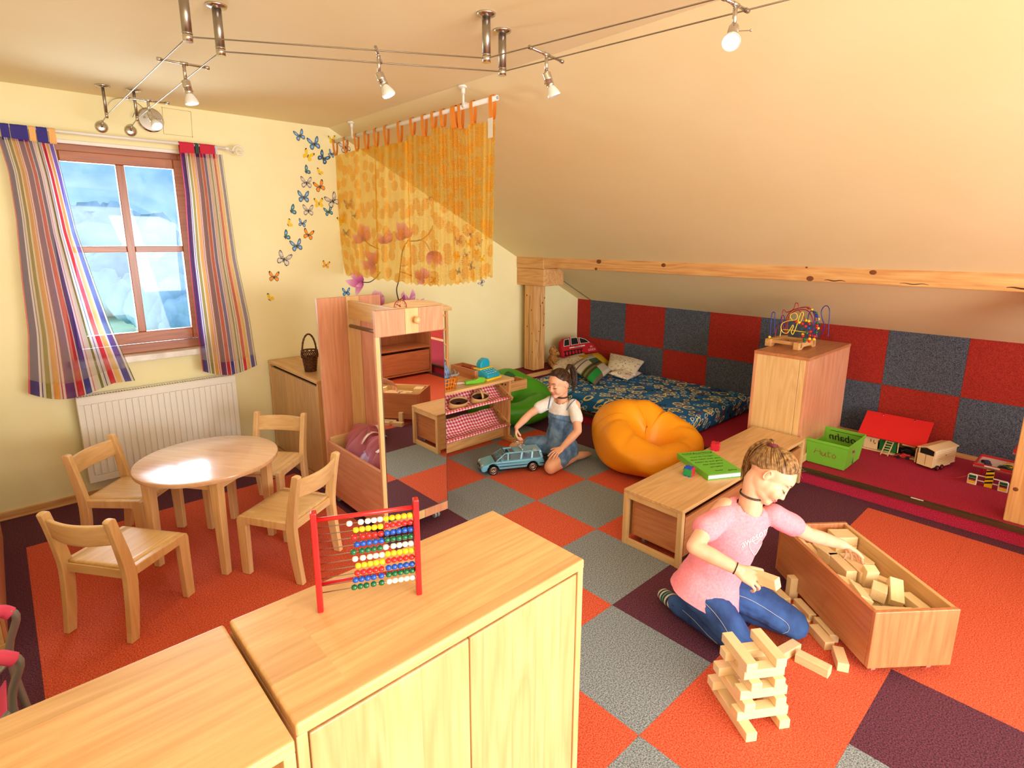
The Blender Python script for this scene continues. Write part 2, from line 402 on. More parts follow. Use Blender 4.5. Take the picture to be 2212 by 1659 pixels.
for x, z, r in ((1.83, 1.02, 0.009), (1.80, 0.99, 0.007), (1.86, 1.07, 0.008), (1.85, 0.78, 0.008), (1.75, 0.62, 0.006), (1.86, 0.90, 0.006), (1.78, 0.72, 0.006)):
    m.ball((x, 1.76, z), (r, 0.0012, r*1.3), 10, 6)
for y, z, r in ((1.80, 0.95, 0.007), (1.79, 0.70, 0.006), (1.87, 1.10, 0.008), (1.78, 0.5, 0.006), (1.86, 0.77, 0.007)):
    m.ball((1.705, y, z), (0.0012, r, r*1.3), 10, 6)
m.build('knot', KNOT, post)
m = MB()
for y, z, r in ((0.93, 1.413, 0.012), (-0.93, 1.418, 0.017), (-1.30, 1.475, 0.015), (0.9, 1.48, 0.02), (0.22, 1.47, 0.016), (-0.9, 1.492, 0.006)):
    m.ball((BX, y, z), (0.0015, r*1.4, r), 12, 6)
m.build('knot', KNOT, beam)
m = MB()
for y0, y1, z, w in ((-1.02, -1.15, 1.412, 0.004), (-1.45, -1.6, 1.415, 0.003), (-1.95, -2.1, 1.42, 0.005)):
    pts = [V((BX-0.0005, y0+(y1-y0)*q/10, z+0.003*sin(q))) for q in range(11)]
    m.tube(pts, [w*(0.3+0.7*sin(pi*q/10)) for q in range(11)], 5)
m.build('drying_crack', MATS['crack_brown'], beam)
m = MB(); m.bx(1.662, 1.83, -2.32, -2.125, 0.1, 1.398); post2 = struct(m.build('roof_post', PINE['z'], bevel=0.006))
m = MB(); p = at(2194, 1057, x=1.661); m.ball(p, (0.0015, 0.012, 0.012), 12, 6); m.build('knot', KNOT, post2)

# window
GLASS, nt, b = newmat('window_glass')
for n_ in list(nt.nodes):
    if n_.type == 'BSDF_PRINCIPLED': nt.nodes.remove(n_)
out = [n_ for n_ in nt.nodes if n_.type == 'OUTPUT_MATERIAL'][0]
tr = N(nt, 'ShaderNodeBsdfTransparent'); gl = N(nt, 'ShaderNodeBsdfGlossy'); gl.inputs['Roughness'].default_value = 0.02
mx = N(nt, 'ShaderNodeMixShader'); lw = N(nt, 'ShaderNodeLayerWeight'); lw.inputs['Blend'].default_value = 0.25
L(nt, lw.outputs['Fresnel'], mx.inputs[0]); L(nt, tr.outputs[0], mx.inputs[1]); L(nt, gl.outputs[0], mx.inputs[2]); L(nt, mx.outputs[0], out.inputs[0])
m = MB(); y0, y1 = YB+0.03, YB+0.10
m.bx(WX0, WX0+0.05, y0, y1, WZ0, WZ1-0.02); m.bx(WX1-0.05, WX1, y0, y1, WZ0, WZ1-0.02); m.bx(WX0+0.05, WX1-0.05, y0, y1, 2.185, WZ1-0.02); m.bx(WX0+0.05, WX1-0.05, y0, y1, WZ0, 0.985)
win = struct(m.build('window_1', FRAME['x'], bevel=0.004))
m = MB(); y0, y1 = YB+0.012, YB+0.06
m.bx(WX0+0.03, WX0+0.085, y0, y1, 0.99, 2.19); m.bx(WX1-0.085, WX1-0.03, y0, y1, 0.99, 2.19); m.bx(WX0+0.085, WX1-0.085, y0, y1, 2.128, 2.19); m.bx(WX0+0.085, WX1-0.085, y0, y1, 0.99, 1.066)
m.build('sash', FRAME['x'], win, bevel=0.005)
m = MB(); m.bx(-1.758, -1.712, y0, y1-0.01, 1.066, 2.128); m.build('glazing_bar', FRAME['z'], win, bevel=0.004)
for x0, x1 in ((WX0+0.085, -1.758), (-1.712, WX1-0.085)):
    m = MB(); m.bx(x0, x1, y0, y1-0.01, 1.588, 1.628); m.build('glazing_bar', FRAME['x'], win, bevel=0.004)
    for z0, z1 in ((1.066, 1.588), (1.628, 2.128)):
        m = MB(); m.bx(x0-0.004, x1+0.004, YB+0.03, YB+0.034, z0-0.004, z1+0.004); m.build('pane', GLASS, win)
m = MB(); m.bx(WX0-0.03, WX1+0.03, YB-0.085, YB+0.06, 0.885, 0.925)
struct(m.build('window_sill', noisy('marble', rgb(214, 206, 196), rgb(244, 240, 234), 9, rough=0.25, detail=6), bevel=0.003))
m = MB(); m.bx(WX0, WX1, YB+0.0, YB+0.03, WZ1-0.022, WZ1); m.build('blind_box', WHITEPL, win, bevel=0.003)

# outdoors: meadow, hedge slope and wooded hill; haze and overexposure are put into their colours
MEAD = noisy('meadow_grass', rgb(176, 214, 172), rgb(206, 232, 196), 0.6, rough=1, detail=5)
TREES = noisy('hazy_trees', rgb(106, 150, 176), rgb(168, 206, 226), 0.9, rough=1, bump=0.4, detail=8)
FARH = noisy('far_hill_haze_tint', rgb(128, 172, 218), rgb(176, 208, 244), 0.25, rough=1, detail=9)
m = MB()
def mead(u, v):
    x = -40+80*u; y = 5+60*v
    return V((x, y, -2.2-0.1*(x+6)*0.35+0.045*max(0, y-8)+0.4*sin(x*0.2)))
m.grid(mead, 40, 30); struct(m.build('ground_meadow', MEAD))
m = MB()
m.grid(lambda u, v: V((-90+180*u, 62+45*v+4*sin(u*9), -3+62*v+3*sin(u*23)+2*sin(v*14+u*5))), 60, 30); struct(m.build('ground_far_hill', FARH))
rt = random.Random(3)
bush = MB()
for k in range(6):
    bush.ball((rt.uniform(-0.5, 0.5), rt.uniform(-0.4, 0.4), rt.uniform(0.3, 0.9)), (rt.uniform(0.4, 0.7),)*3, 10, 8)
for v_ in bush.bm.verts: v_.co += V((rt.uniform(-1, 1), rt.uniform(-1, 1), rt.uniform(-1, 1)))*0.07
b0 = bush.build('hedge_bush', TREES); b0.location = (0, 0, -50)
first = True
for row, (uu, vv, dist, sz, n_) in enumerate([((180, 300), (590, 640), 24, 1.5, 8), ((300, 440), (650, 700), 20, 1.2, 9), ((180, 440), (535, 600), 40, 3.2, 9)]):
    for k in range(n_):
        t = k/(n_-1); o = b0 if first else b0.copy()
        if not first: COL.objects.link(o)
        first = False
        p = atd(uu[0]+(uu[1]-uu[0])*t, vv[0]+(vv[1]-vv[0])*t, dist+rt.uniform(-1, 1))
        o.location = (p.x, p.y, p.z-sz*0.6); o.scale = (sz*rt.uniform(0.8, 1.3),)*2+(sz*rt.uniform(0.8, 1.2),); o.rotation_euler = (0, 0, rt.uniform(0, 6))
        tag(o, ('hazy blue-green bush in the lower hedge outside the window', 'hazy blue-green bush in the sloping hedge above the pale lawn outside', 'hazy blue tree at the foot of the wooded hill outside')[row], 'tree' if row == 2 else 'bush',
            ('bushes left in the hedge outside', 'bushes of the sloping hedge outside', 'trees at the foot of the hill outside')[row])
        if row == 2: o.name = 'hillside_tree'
# ================================================================== furniture
# --- low cupboards in the foreground
x0, x1, y0, y1, zt = -2.126, -1.312, -1.49, -1.095, 0.8
t = thing('door_cabinet', 'low beech cabinet with two doors carrying the abacus', 'cabinet', ((x0+x1)/2, (y0+y1)/2, 0))
m = MB(); m.bx(x0, x1, y0, y1, zt-0.03, zt); m.build('worktop', BEECH['x'], t, world=True, bevel=0.006, seg=3)
m = MB(); m.bx(x0, x0+0.022, y0+0.004, y1, 0, zt-0.03); m.build('side_panel', BEECH['z'], t, world=True, bevel=0.002)
m = MB(); m.bx(x1-0.022, x1, y0+0.004, y1, 0, zt-0.03); m.build('side_panel', BEECH['z'], t, world=True, bevel=0.002)
m = MB(); m.bx(x0+0.022, x1-0.022, y1-0.012, y1, 0.05, zt-0.03); m.build('back_panel', BEECH['x'], t, world=True)
m = MB(); m.bx(x0+0.022, x1-0.022, y0+0.06, y1-0.012, 0.05, 0.07); m.build('bottom_panel', BEECH['x'], t, world=True)
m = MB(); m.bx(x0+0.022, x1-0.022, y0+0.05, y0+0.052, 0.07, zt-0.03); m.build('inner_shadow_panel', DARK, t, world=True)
xm = (x0+x1)/2+0.002
m = MB(); m.bx(x0+0.026, xm-0.002, y0+0.006, y0+0.026, 0.06, zt-0.04); m.build('door', BEECH['z'], t, world=True, bevel=0.003)
m = MB(); m.bx(xm+0.002, x1-0.026, y0+0.006, y0+0.026, 0.06, zt-0.04); m.build('door', BEECH['z'], t, world=True, bevel=0.003)
x0, x1, y0, y1 = -2.96, -2.139, -1.52, -1.10
t = thing('open_shelf_unit', 'low beech shelf unit with an open front, left of the abacus cabinet', 'shelf', ((x0+x1)/2, (y0+y1)/2, 0))
m = MB(); m.bx(x0, x1, y0, y1, zt-0.03, zt); m.build('worktop', BEECH['x'], t, world=True, bevel=0.006, seg=3)
for a in (x0, x1-0.022):
    m = MB(); m.bx(a, a+0.022, y0+0.004, y1, 0, zt-0.03); m.build('side_panel', BEECH['z'], t, world=True, bevel=0.002)
m = MB(); m.bx(x0+0.022, x1-0.022, y1-0.012, y1, 0.05, zt-0.03); m.build('back_panel', BEECH['x'], t, world=True)
for z in (0.06, 0.4): m = MB(); m.bx(x0+0.022, x1-0.022, y0+0.03, y1-0.012, z, z+0.02); m.build('shelf_board', BEECH['x'], t, world=True, bevel=0.002)

# --- abacus
pl, pr_ = at(693, 1319, z=0.8), at(905, 1281, z=0.8)
ax = (pr_-pl); wid = ax.length; ang = atan2(ax.y, ax.x)
t = thing('abacus', 'red framed abacus with ten rows of coloured beads on the cabinet', 'abacus', (pl+pr_)*0.5, ang)
h = 0.258
for sx in (-1, 1):
    m = MB(); m.box((sx*wid/2, 0, h/2), (0.014, 0.022, h)); m.build('post', RED, t, bevel=0.003)
m = MB(); m.cyl((-wid/2, 0, h-0.022), (wid/2, 0, h-0.022), 0.0055, 12); m.build('crossbar', RED, t)
m = MB(); m.cyl((-wid/2, 0.012, 0.062), (wid/2, 0.012, 0.062), 0.0055, 12); m.build('crossbar', RED, t)
BC = {'w': WHT, 'y': YEL, 'r': RED, 'b': BLU, 'g': GRN}; bead_me = {}
dz = 0.0188; bd = 0.0138
gaps = [{0: 0.012, 1: 0.002}, {}, {0: 0.005}, {}, {0: 0.005, 5: 0.004}, {0: 0.004, 1: 0.002}, {}, {4: 0.003}, {4: 0.004, 3: 0.004}, {3: 0.005, 4: 0.004, 2: 0.003}]
for r, (a, b_) in enumerate(('wy', 'yr', 'rb', 'bg', 'gw', 'wy', 'yr', 'rb', 'bg', 'gw')):
    z = h-0.042-dz*r
    m = MB(); m.cyl((-wid/2, 0, z), (wid/2, 0, z), 0.0013, 6); m.build('wire', STEEL, t)
    x = wid/2-0.007-bd/2-0.001
    for k in range(9, -1, -1):
        c = b_ if k >= 5 else a
        x -= gaps[r].get(k, 0)
        if c not in bead_me:
            m = MB(); m.lathe([(0.0013, -bd/2), (bd*0.30, -bd*0.46), (bd*0.46, -bd*0.24), (bd*0.5, 0), (bd*0.46, bd*0.24), (bd*0.30, bd*0.46), (0.0013, bd/2)], Matrix.Rotation(pi/2, 3, 'Y'), 14)
            o = m.build('bead', BC[c], t, smooth=60); bead_me[c] = o.data
        else:
            o = bpy.data.objects.new('bead', bead_me[c]); COL.objects.link(o); o.parent = t
        o.location = (x, 0, z); x -= bd+0.0004

# --- child's chairs and round table
def rear_post(sy):
    m = MB(); prof = []
    for q in range(13):
        s = q/12; z = 0.565*s
        x = -0.150-0.030*(1-min(1, z/0.30))**1.6-0.052*max(0, (z-0.30)/0.265)**1.25
        w = 0.040+0.012*sin(pi*min(1, s*1.1))
        prof.append((x, z, w))
    fr_ = [(x+w/2, z) for x, z, w in prof]; bk = [(x-w/2, z) for x, z, w in prof]
    tx, tz_, tw = prof[-1]
    cap = [(tx+tw/2*cos(a), tz_+tw/2*0.55*sin(a)) for a in (0.5, 1.1, pi/2, 2.04, 2.64)]
    m.prism(fr_+cap+bk[::-1], sy*0.16-0.0145, sy*0.16+0.0145, 'y'); return m
def make_chair(label):
    t = thing('child_chair', label, 'chair', group='small beech chairs around the round table')
    for sy in (1, -1):
        rear_post(sy).build('leg', BEECHL['z'], t, bevel=0.004, seg=2)
        m = MB(); m.prism([(0.118, 0), (0.165, 0), (0.168, 0.298), (0.162, 0.315), (0.148, 0.324), (-0.135, 0.324), (-0.135, 0.282), (0.104, 0.282), (0.112, 0.274)], sy*0.158-0.015, sy*0.158+0.015, 'y')
        m.build('leg', BEECHL['z'], t, bevel=0.004)
    m = MB()
    def seat(u, v):
        x = -0.150+0.318*u; z = 0.3275-0.006*sin(pi*min(1, max(0, (u-0.1)/0.7)))*sin(pi*v)
        if u > 0.9: z -= 0.022*((u-0.9)/0.1)**2
        return V((x, -0.144+0.288*v, z))
    m.grid(seat, 20, 8); o = m.build('seat', BEECHL['x'], t); md = o.modifiers.new('solid', 'SOLIDIFY'); md.thickness = 0.012; md.offset = -1
    m = MB(); m.bx(-0.158, -0.142, -0.146, 0.146, 0.276, 0.317); m.bx(0.125, 0.15, -0.145, 0.145, 0.278, 0.308); m.build('seat_rail', BEECHL['y'], t, bevel=0.002)
    m = MB()
    def back(u, v): return V((-0.186-0.016*v-0.030*sin(pi*u), -0.149+0.298*u, 0.455+0.092*v-0.006*sin(pi*u)*(1-v)))
    m.grid(back, 14, 5); o = m.build('backrest', BEECHL['y'], t); md = o.modifiers.new('solid', 'SOLIDIFY'); md.thickness = 0.016; md.offset = 0; md2 = o.modifiers.new('bevel', 'BEVEL'); md2.width = 0.004; md2.segments = 2
    return t
CH = make_chair('small beech chair in front, nearest the camera, with a white-shining seat')
G = CH['group']
CH.location = (-2.150, 0.462, 0); CH.rotation_euler = (0, 0, radians(36.5))
dup(CH, (-1.462, 0.382, 0), radians(121), 'small beech chair standing beside the red abacus and the trolley', G)
dup(CH, (-2.015, 1.165, 0), radians(-44), 'small beech chair against the white radiator, at the back left', G)
dup(CH, (-1.325, 1.06, 0), radians(221), 'small beech chair with its back to the corner cupboard', G)
t = thing('round_table', 'low round beech child table between the four chairs', 'table', (-1.715, 0.765, 0), radians(-53))
TOPM = wood('table_top_beech', rgb(226, 186, 150), rgb(206, 160, 122), 'x', strip=0.11, var=0.03, rough=0.16, coat=0.5)
m = MB(); m.lathe([(0.33, 0.515), (0.343, 0.518), (0.346, 0.527), (0.343, 0.537), (0.335, 0.54)], n=64); m.build('tabletop', TOPM, t, smooth=40)
for sx in (-1, 1):
    for sy in (-1, 1):
        m = MB(); m.box((sx*0.197, sy*0.197, 0.2575), (0.05, 0.05, 0.515), taper=(0.72, 0.72)); m.build('leg', BEECHL['z'], t, bevel=0.004)
    m = MB(); m.bx(-0.175, 0.175, sx*0.205-0.009, sx*0.205+0.009, 0.462, 0.515); m.build('apron', BEECHL['x'], t, bevel=0.002)
    m = MB(); m.bx(sx*0.205-0.009, sx*0.205+0.009, -0.175, 0.175, 0.462, 0.515); m.build('apron', BEECHL['y'], t, bevel=0.002)

# --- corner cupboard by the back wall
x0, x1, y0, y1, zt = -0.95, -0.5, 1.1, 1.985, 0.762
t = thing('corner_cupboard', 'beech cupboard against the back wall behind the mirror trolley', 'cupboard', ((x0+x1)/2, (y0+y1)/2, 0))
m = MB(); m.bx(x0-0.006, x1, y0, y1, zt-0.022, zt); m.build('top', BEECH['y'], t, world=True, bevel=0.004)
for a in (y0, y1-0.02): m = MB(); m.bx(x0, x1, a, a+0.02, 0.0, zt-0.022); m.build('side_panel', BEECH['z'], t, world=True, bevel=0.002)
m = MB(); m.bx(x1-0.01, x1, y0+0.02, y1-0.02, 0.06, zt-0.022); m.build('back_panel', BEECH['z'], t, world=True)
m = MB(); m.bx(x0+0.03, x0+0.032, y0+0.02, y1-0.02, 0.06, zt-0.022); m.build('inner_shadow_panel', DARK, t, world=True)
m = MB(); m.bx(x0+0.004, x0+0.022, y0+0.022, y1-0.022, 0.07, zt-0.045); m.build('door', BEECH['z'], t, world=True, bevel=0.003)
m = MB(); m.bx(x0-0.002, x0+0.02, y0+0.02, y1-0.02, 0.0, 0.06); m.build('plinth', BEECH['y'], t, world=True, bevel=0.002)

# --- dressing-up trolley with mirror
x0, x1, y0, y1 = -1.0, -0.567, 0.203, 0.925
t = thing('mirror_trolley', 'rosy wooden dressing-up trolley on castors with a tall mirror', 'trolley', ((x0+x1)/2, (y0+y1)/2, 0))
w = x1-x0
def boards(name_, ya, yb, z0, z1, fr):
    for a, b_, mt in ((0, fr[0], ROSE['z']), (fr[0], fr[1], BEECHL['z']), (fr[1], 1, ROSE['z'])):
        m = MB(); m.bx(x0+w*a+0.0008, x0+w*b_-0.0008, ya, yb, z0, z1); m.build(name_, mt, t, world=True, bevel=0.0015)
boards('plank', y1-0.02, y1, 0.07, 1.322, (0.44, 0.65))
boards('plank', y0, y0+0.022, 1.172, 1.31, (0.42, 0.62)); boards('plank', y0, y0+0.022, 0.06, 0.114, (0.34, 0.62))
m = MB(); m.bx(x0, x1, y0+0.010, y0+0.022, 0.114, 1.172); m.build('mirror_backing', ROSE['z'], t, world=True)
m = MB(); m.bx(x0, x0+0.024, y0, y0+0.01, 0.114, 1.172); m.build('stile', BEECHL['z'], t, world=True, bevel=0.0015)
MIRR = plain('mirror_silver', rgb(240, 242, 242), 0.0, 1.0)
m = MB(); m.bx(x0+0.0285, x1-0.0025, y0+0.0005, y0+0.006, 0.1165, 1.1695); m.build('mirror', MIRR, t, world=True)
m = MB(); m.bx(x0+0.0255, x0+0.028, y0-0.001, y0+0.006, 0.114, 1.172); m.bx(x0+0.0255, x1, y0-0.001, y0+0.006, 0.1135, 0.116); m.bx(x1-0.002, x1, y0-0.001, y0+0.006, 0.116, 1.17); m.build('mirror_edge', STEEL, t, world=True)
m = MB(); m.lathe([(0.008, 0), (0.008, 0.012), (0.014, 0.016), (0.0205, 0.026), (0.0205, 0.034), (0.014, 0.043), (0.002, 0.046)], Matrix.Translation((x0+w*0.555, y0, 1.245)) @ Matrix.Rotation(pi/2, 4, 'X'), 20)
m.build('knob', BEECHL['z'], t, world=True, smooth=50)
m = MB(); m.bx(x0+w*0.47, x0+w*0.47+0.02, y0+0.022, y1-0.02, 1.185, 1.298); m.build('top_rail', BEECHL['y'], t, world=True, bevel=0.002)
m = MB(); m.cyl((x0+w*0.49, y0+0.022, 1.135), (x0+w*0.49, y1-0.02, 1.135), 0.0125, 16); m.build('hanging_rod', STEEL, t, world=True)
for xa, zz in ((x0+0.004, 0.415), (x1-0.022, 0.40)):
    m = MB(); m.bx(xa, xa+0.018, y0+0.022, y1-0.02, 0.06, zz); m.build('side_panel', ROSE['y'], t, world=True, bevel=0.003)
m = MB(); m.bx(x0+0.022, x1-0.022, y0+0.022, y1-0.02, 0.065, 0.085); m.build('bottom_panel', BEECHL['y'], t, world=True)
m = MB(); m.bx(x0+0.022, x1-0.022, y1-0.034, y1-0.02, 0.085, 0.435); m.build('inner_panel', BEECHL['x'], t, world=True, bevel=0.002)
GREYPL = plain('grey_wheel', rgb(150, 152, 154), 0.4)
for cx in (x0+0.05, x1-0.05):
    for cy in (y0+0.06, y1-0.06):
        m = MB()
        for o in (-0.011, 0.011): m.cyl((cx+o-0.007, cy, 0.022), (cx+o+0.007, cy, 0.022), 0.022, 16)
        m.box((cx, cy, 0.048), (0.03, 0.036, 0.02)); m.cyl((cx, cy, 0.05), (cx, cy, 0.065), 0.012, 10); m.build('castor', GREYPL, t, world=True, bevel=0.002)

# --- low bench with roll-out crates
x0, x1, y0, y1, zt = -0.012, 1.575, -1.055, -0.69, 0.327
t = thing('crate_bench', 'long low beech bench with roll-out crates under its top', 'bench', ((x0+x1)/2, (y0+y1)/2, 0))
m = MB(); m.bx(x0, x1, y0, y1, zt-0.02, zt); m.build('top', BEECH['x'], t, world=True, bevel=0.003)
for xa in (x0, x1-0.026):
    for ya in (y0, y1-0.03):
        m = MB(); m.bx(xa, xa+0.026, ya, ya+0.03, 0, zt-0.02); m.build('leg', BEECHL['z'], t, world=True, bevel=0.002)
    m = MB(); m.bx(xa+0.003, xa+0.023, y0+0.03, y1-0.03, zt-0.05, zt-0.02); m.build('rail', BEECHL['y'], t, world=True, bevel=0.002)
    m = MB(); m.bx(xa+0.003, xa+0.023, y0+0.03, y1-0.03, 0.0, 0.034); m.build('rail', BEECHL['y'], t, world=True, bevel=0.002)
m = MB(); m.bx(x0+0.78, x0+0.80, y0, y1, 0, zt-0.02); m.build('divider', BEECHL['z'], t, world=True, bevel=0.002)
m = MB(); m.bx(x0+0.026, x1-0.026, y1-0.012, y1-0.002, 0.03, zt-0.02); m.build('back_panel', BEECHL['x'], t, world=True)
def crate_in_bench(xa, xb, lab):
    c = thing('toy_crate', lab, 'crate', ((xa+xb)/2, (y0+y1)/2, 0))
    for a, b_, c0, d0, ax_ in ((xa, xb, y0+0.006, y0+0.022, 'x'), (xa, xb, y1-0.045, y1-0.03, 'x'), (xa, xa+0.015, y0+0.022, y1-0.045, 'y'), (xb-0.015, xb, y0+0.022, y1-0.045, 'y')):
        m = MB(); m.bx(a, b_, c0, d0, 0.05, 0.272); m.build('panel', CRATE[ax_], c, world=True, bevel=0.002)
    m = MB(); m.bx(xa+0.015, xb-0.015, y0+0.022, y1-0.045, 0.05, 0.06); m.build('bottom_panel', CRATE['x'], c, world=True)
    for q in ((xa+0.05, y0+0.06), (xb-0.05, y0+0.06), (xa+0.05, y1-0.09), (xb-0.05, y1-0.09)):
        m = MB(); m.cyl((q[0], q[1]-0.01, 0.02), (q[0], q[1]+0.01, 0.02), 0.02, 14); m.box((q[0], q[1], 0.042), (0.026, 0.026, 0.016)); m.build('castor', GREYPL, c, world=True)
    return c
crate_in_bench(x0+0.045, x0+0.765, 'reddish wooden crate on castors under the near end of the bench')
crate_in_bench(x0+0.815, x1-0.04, 'reddish wooden crate on castors under the far end of the bench')

# --- tall cabinet on the platform
x0, x1, y0, y1, zt = 1.606, 2.44, -1.012, -0.632, 0.887
t = thing('tall_cabinet', 'upright beech cabinet on the platform under the bead maze', 'cabinet', ((x0+x1)/2, (y0+y1)/2, 0.1))
m = MB(); m.bx(x0-0.004, x1, y0-0.004, y1, zt-0.022, zt); m.build('top', CRATE['x'], t, world=True, bevel=0.002)
m = MB(); m.bx(x0, x1, y0, y0+0.02, 0.106, zt-0.022); m.build('side_panel', ROSE['z'], t, world=True, bevel=0.002)
m = MB(); m.bx(x0, x1, y1-0.02, y1, 0.106, zt-0.022); m.build('side_panel', ROSE['z'], t, world=True, bevel=0.002)
m = MB(); m.bx(x0, x0+0.02, y0+0.062, y1-0.02, 0.15, zt-0.022); m.build('door', BEECHL['z'], t, world=True, bevel=0.002)
m = MB(); m.bx(x0, x0+0.02, y0+0.02, y0+0.06, 0.15, zt-0.022); m.build('door_stile', BEECHL['z'], t, world=True, bevel=0.002)
m = MB(); m.bx(x1-0.02, x1, y0+0.02, y1-0.02, 0.106, zt-0.022); m.build('back_panel', BEECHL['z'], t, world=True)
m = MB(); m.bx(x0, x1-0.02, y0-0.008, y0, 0.106, 0.165); m.bx(x0, x0+0.02, y0+0.02, y1-0.02, 0.106, 0.148); m.build('plinth', BEECHL['x'], t, world=True, bevel=0.002)

# --- shelf along the left wall (only its edge is in view)
x0, x1, y0, y1, zt = -2.985, -2.6, 0.5, 1.62, 0.8
t = thing('wall_cupboard', 'wooden cupboard along the left wall at the left picture edge', 'cupboard', ((x0+x1)/2, (y0+y1)/2, 0))
m = MB(); m.bx(x0, x1, y0, y1, 0.04, zt-0.022); m.build('carcass', BEECHL['y'], t, world=True, bevel=0.002)
m = MB(); m.bx(x0, x1+0.008, y0-0.004, y1+0.004, zt-0.022, zt); m.build('top', BEECH['y'], t, world=True, bevel=0.003)
m = MB(); m.bx(x0, x1+0.004, y0-0.002, y1, 0.0, 0.04); m.build('plinth', BEECHL['y'], t, world=True, bevel=0.002)
for k in range(2):
    m = MB(); m.bx(x1, x1+0.014, y0+0.56*k+0.004, y0+0.56*(k+1)-0.004, 0.05, zt-0.03); m.build('door', ROSE['z'], t, world=True, bevel=0.003)

# --- rolling crate full of building blocks
NLc, FLc = V((-0.134, -1.947, 0)), V((0.299, -1.412, 0))
ux = (FLc-NLc).normalized(); uy = V((ux.y, -ux.x, 0)); LEN, WID = 0.687, 0.34
crate = thing('block_crate', 'big reddish wooden crate on castors full of building blocks', 'crate', NLc, atan2(ux.y, ux.x))
def CL(u, v, z): return V((u, -v, z))                # crate-local: u along the long side, v across
def cbox(name_, u0, u1, v0, v1, z0, z1, mat, bev=0.002):
    m = MB(); m.bx(u0, u1, -v1, -v0, z0, z1); return m.build(name_, mat, crate, bevel=bev)
cbox('end_panel', 0, 0.018, 0, WID, 0.045, 0.292, CRATE['z'], 0.003); cbox('end_panel', LEN-0.018, LEN, 0, WID, 0.045, 0.292, CRATE['z'], 0.003)
cbox('side_panel', 0.018, LEN-0.018, 0, 0.018, 0.045, 0.288, CRATE['x']); cbox('side_panel', 0.018, LEN-0.018, WID-0.018, WID, 0.045, 0.288, BEECH['x'])
cbox('bottom_panel', 0.018, LEN-0.018, 0.018, WID-0.018, 0.05, 0.062, BEECH['x'])
CLEAR = plain('pinkish_clear_wheel', rgb(208, 140, 132), 0.2, coat=0.5)
for u, v in ((0.05, 0.05), (0.05, WID-0.06), (LEN-0.06, 0.05), (LEN-0.06, WID-0.06)):
    m = MB(); m.cyl((u, -v-0.009, 0.021), (u, -v+0.009, 0.021), 0.021, 18); o = m.build('castor', CLEAR, crate, smooth=40)
    m = MB(); m.cyl((u, -v-0.011, 0.021), (u, -v+0.011, 0.021), 0.007, 10); m.box((u, -v, 0.043), (0.03, 0.03, 0.006)); m.build('axle', CHROME, o)
block_me = {}
def block(label, c, size, R, grp, mat=None):
    """one loose building block, centre c, size (length, width, height)"""
    k = tuple(size)
    if k not in block_me:
        m = MB(); m.box((0, 0, 0), size); o = m.build('building_block', PALE['x'], bevel=0.0022); block_me[k] = o.data
    else:
        o = bpy.data.objects.new('building_block', block_me[k]); COL.objects.link(o)
        md = o.modifiers.new('bevel', 'BEVEL'); md.width = 0.0022; md.segments = 2; md.limit_method = 'ANGLE'
    o.location = c; o.rotation_euler = R if isinstance(R, (tuple, list)) else R.to_euler()
    return tag(o, label, 'block', grp)
# the tower
LA, LB, bh, bw = 0.235, 0.195, 0.0355, 0.041
aL = V((-0.757, -1.762, 0)); dA = V((0.129, 0.197, 0)).normalized(); dB = V((dA.y, -dA.x, 0)); angA = atan2(dA.y, dA.x); angB = atan2(dB.y, dB.x)
def tw(label, layer, a0, b0, along, ln):
    """a0 along dA, b0 along dB from the near-left foot of the tower"""
    z = bh*(layer+0.5)
    c = aL+dA*(a0+(ln/2 if along == 'A' else bw/2))+dB*(b0+(bw/2 if along == 'A' else ln/2)); c.z = z
    block(label, c, (ln, bw, bh), (0, 0, angA if along == 'A' else angB), 'blocks of the little tower')
T = 'pale block in the little tower, '
tw(T+'lowest layer, left, jutting out in front', 0, 0.0, 0.0, 'A', LA); tw(T+'lowest layer, right, under the corner', 0, 0.03, 0.145, 'A', 0.16)
tw(T+'second layer from below, at the front', 1, 0.052, -0.005, 'B', LB); tw(T+'second layer from below, at the back left', 1, 0.192, -0.02, 'B', LB)
tw(T+'third layer from below, left', 2, 0.045, 0.015, 'A', 0.175); tw(T+'third layer from below, right', 2, 0.052, 0.138, 'A', 0.15)
tw(T+'fourth layer from below, at the front', 3, 0.065, 0.008, 'B', 0.18); tw(T+'fourth layer from below, at the back', 3, 0.178, -0.01, 'B', 0.18)
tw(T+'fifth layer from below, left', 4, 0.055, 0.040, 'A', 0.165); tw(T+'fifth layer from below, right', 4, 0.06, 0.132, 'A', 0.15)
tw(T+'sixth layer, front, dark crack', 5, 0.075, 0.022, 'B', 0.155); tw(T+'sixth layer from below, at the back', 5, 0.168, 0.005, 'B', 0.165)
tw(T+'top left bar pointing at the camera', 6, 0.066, 0.022, 'A', 0.165); tw(T+'top right bar pointing at the camera', 6, 0.072, 0.138, 'A', 0.16)
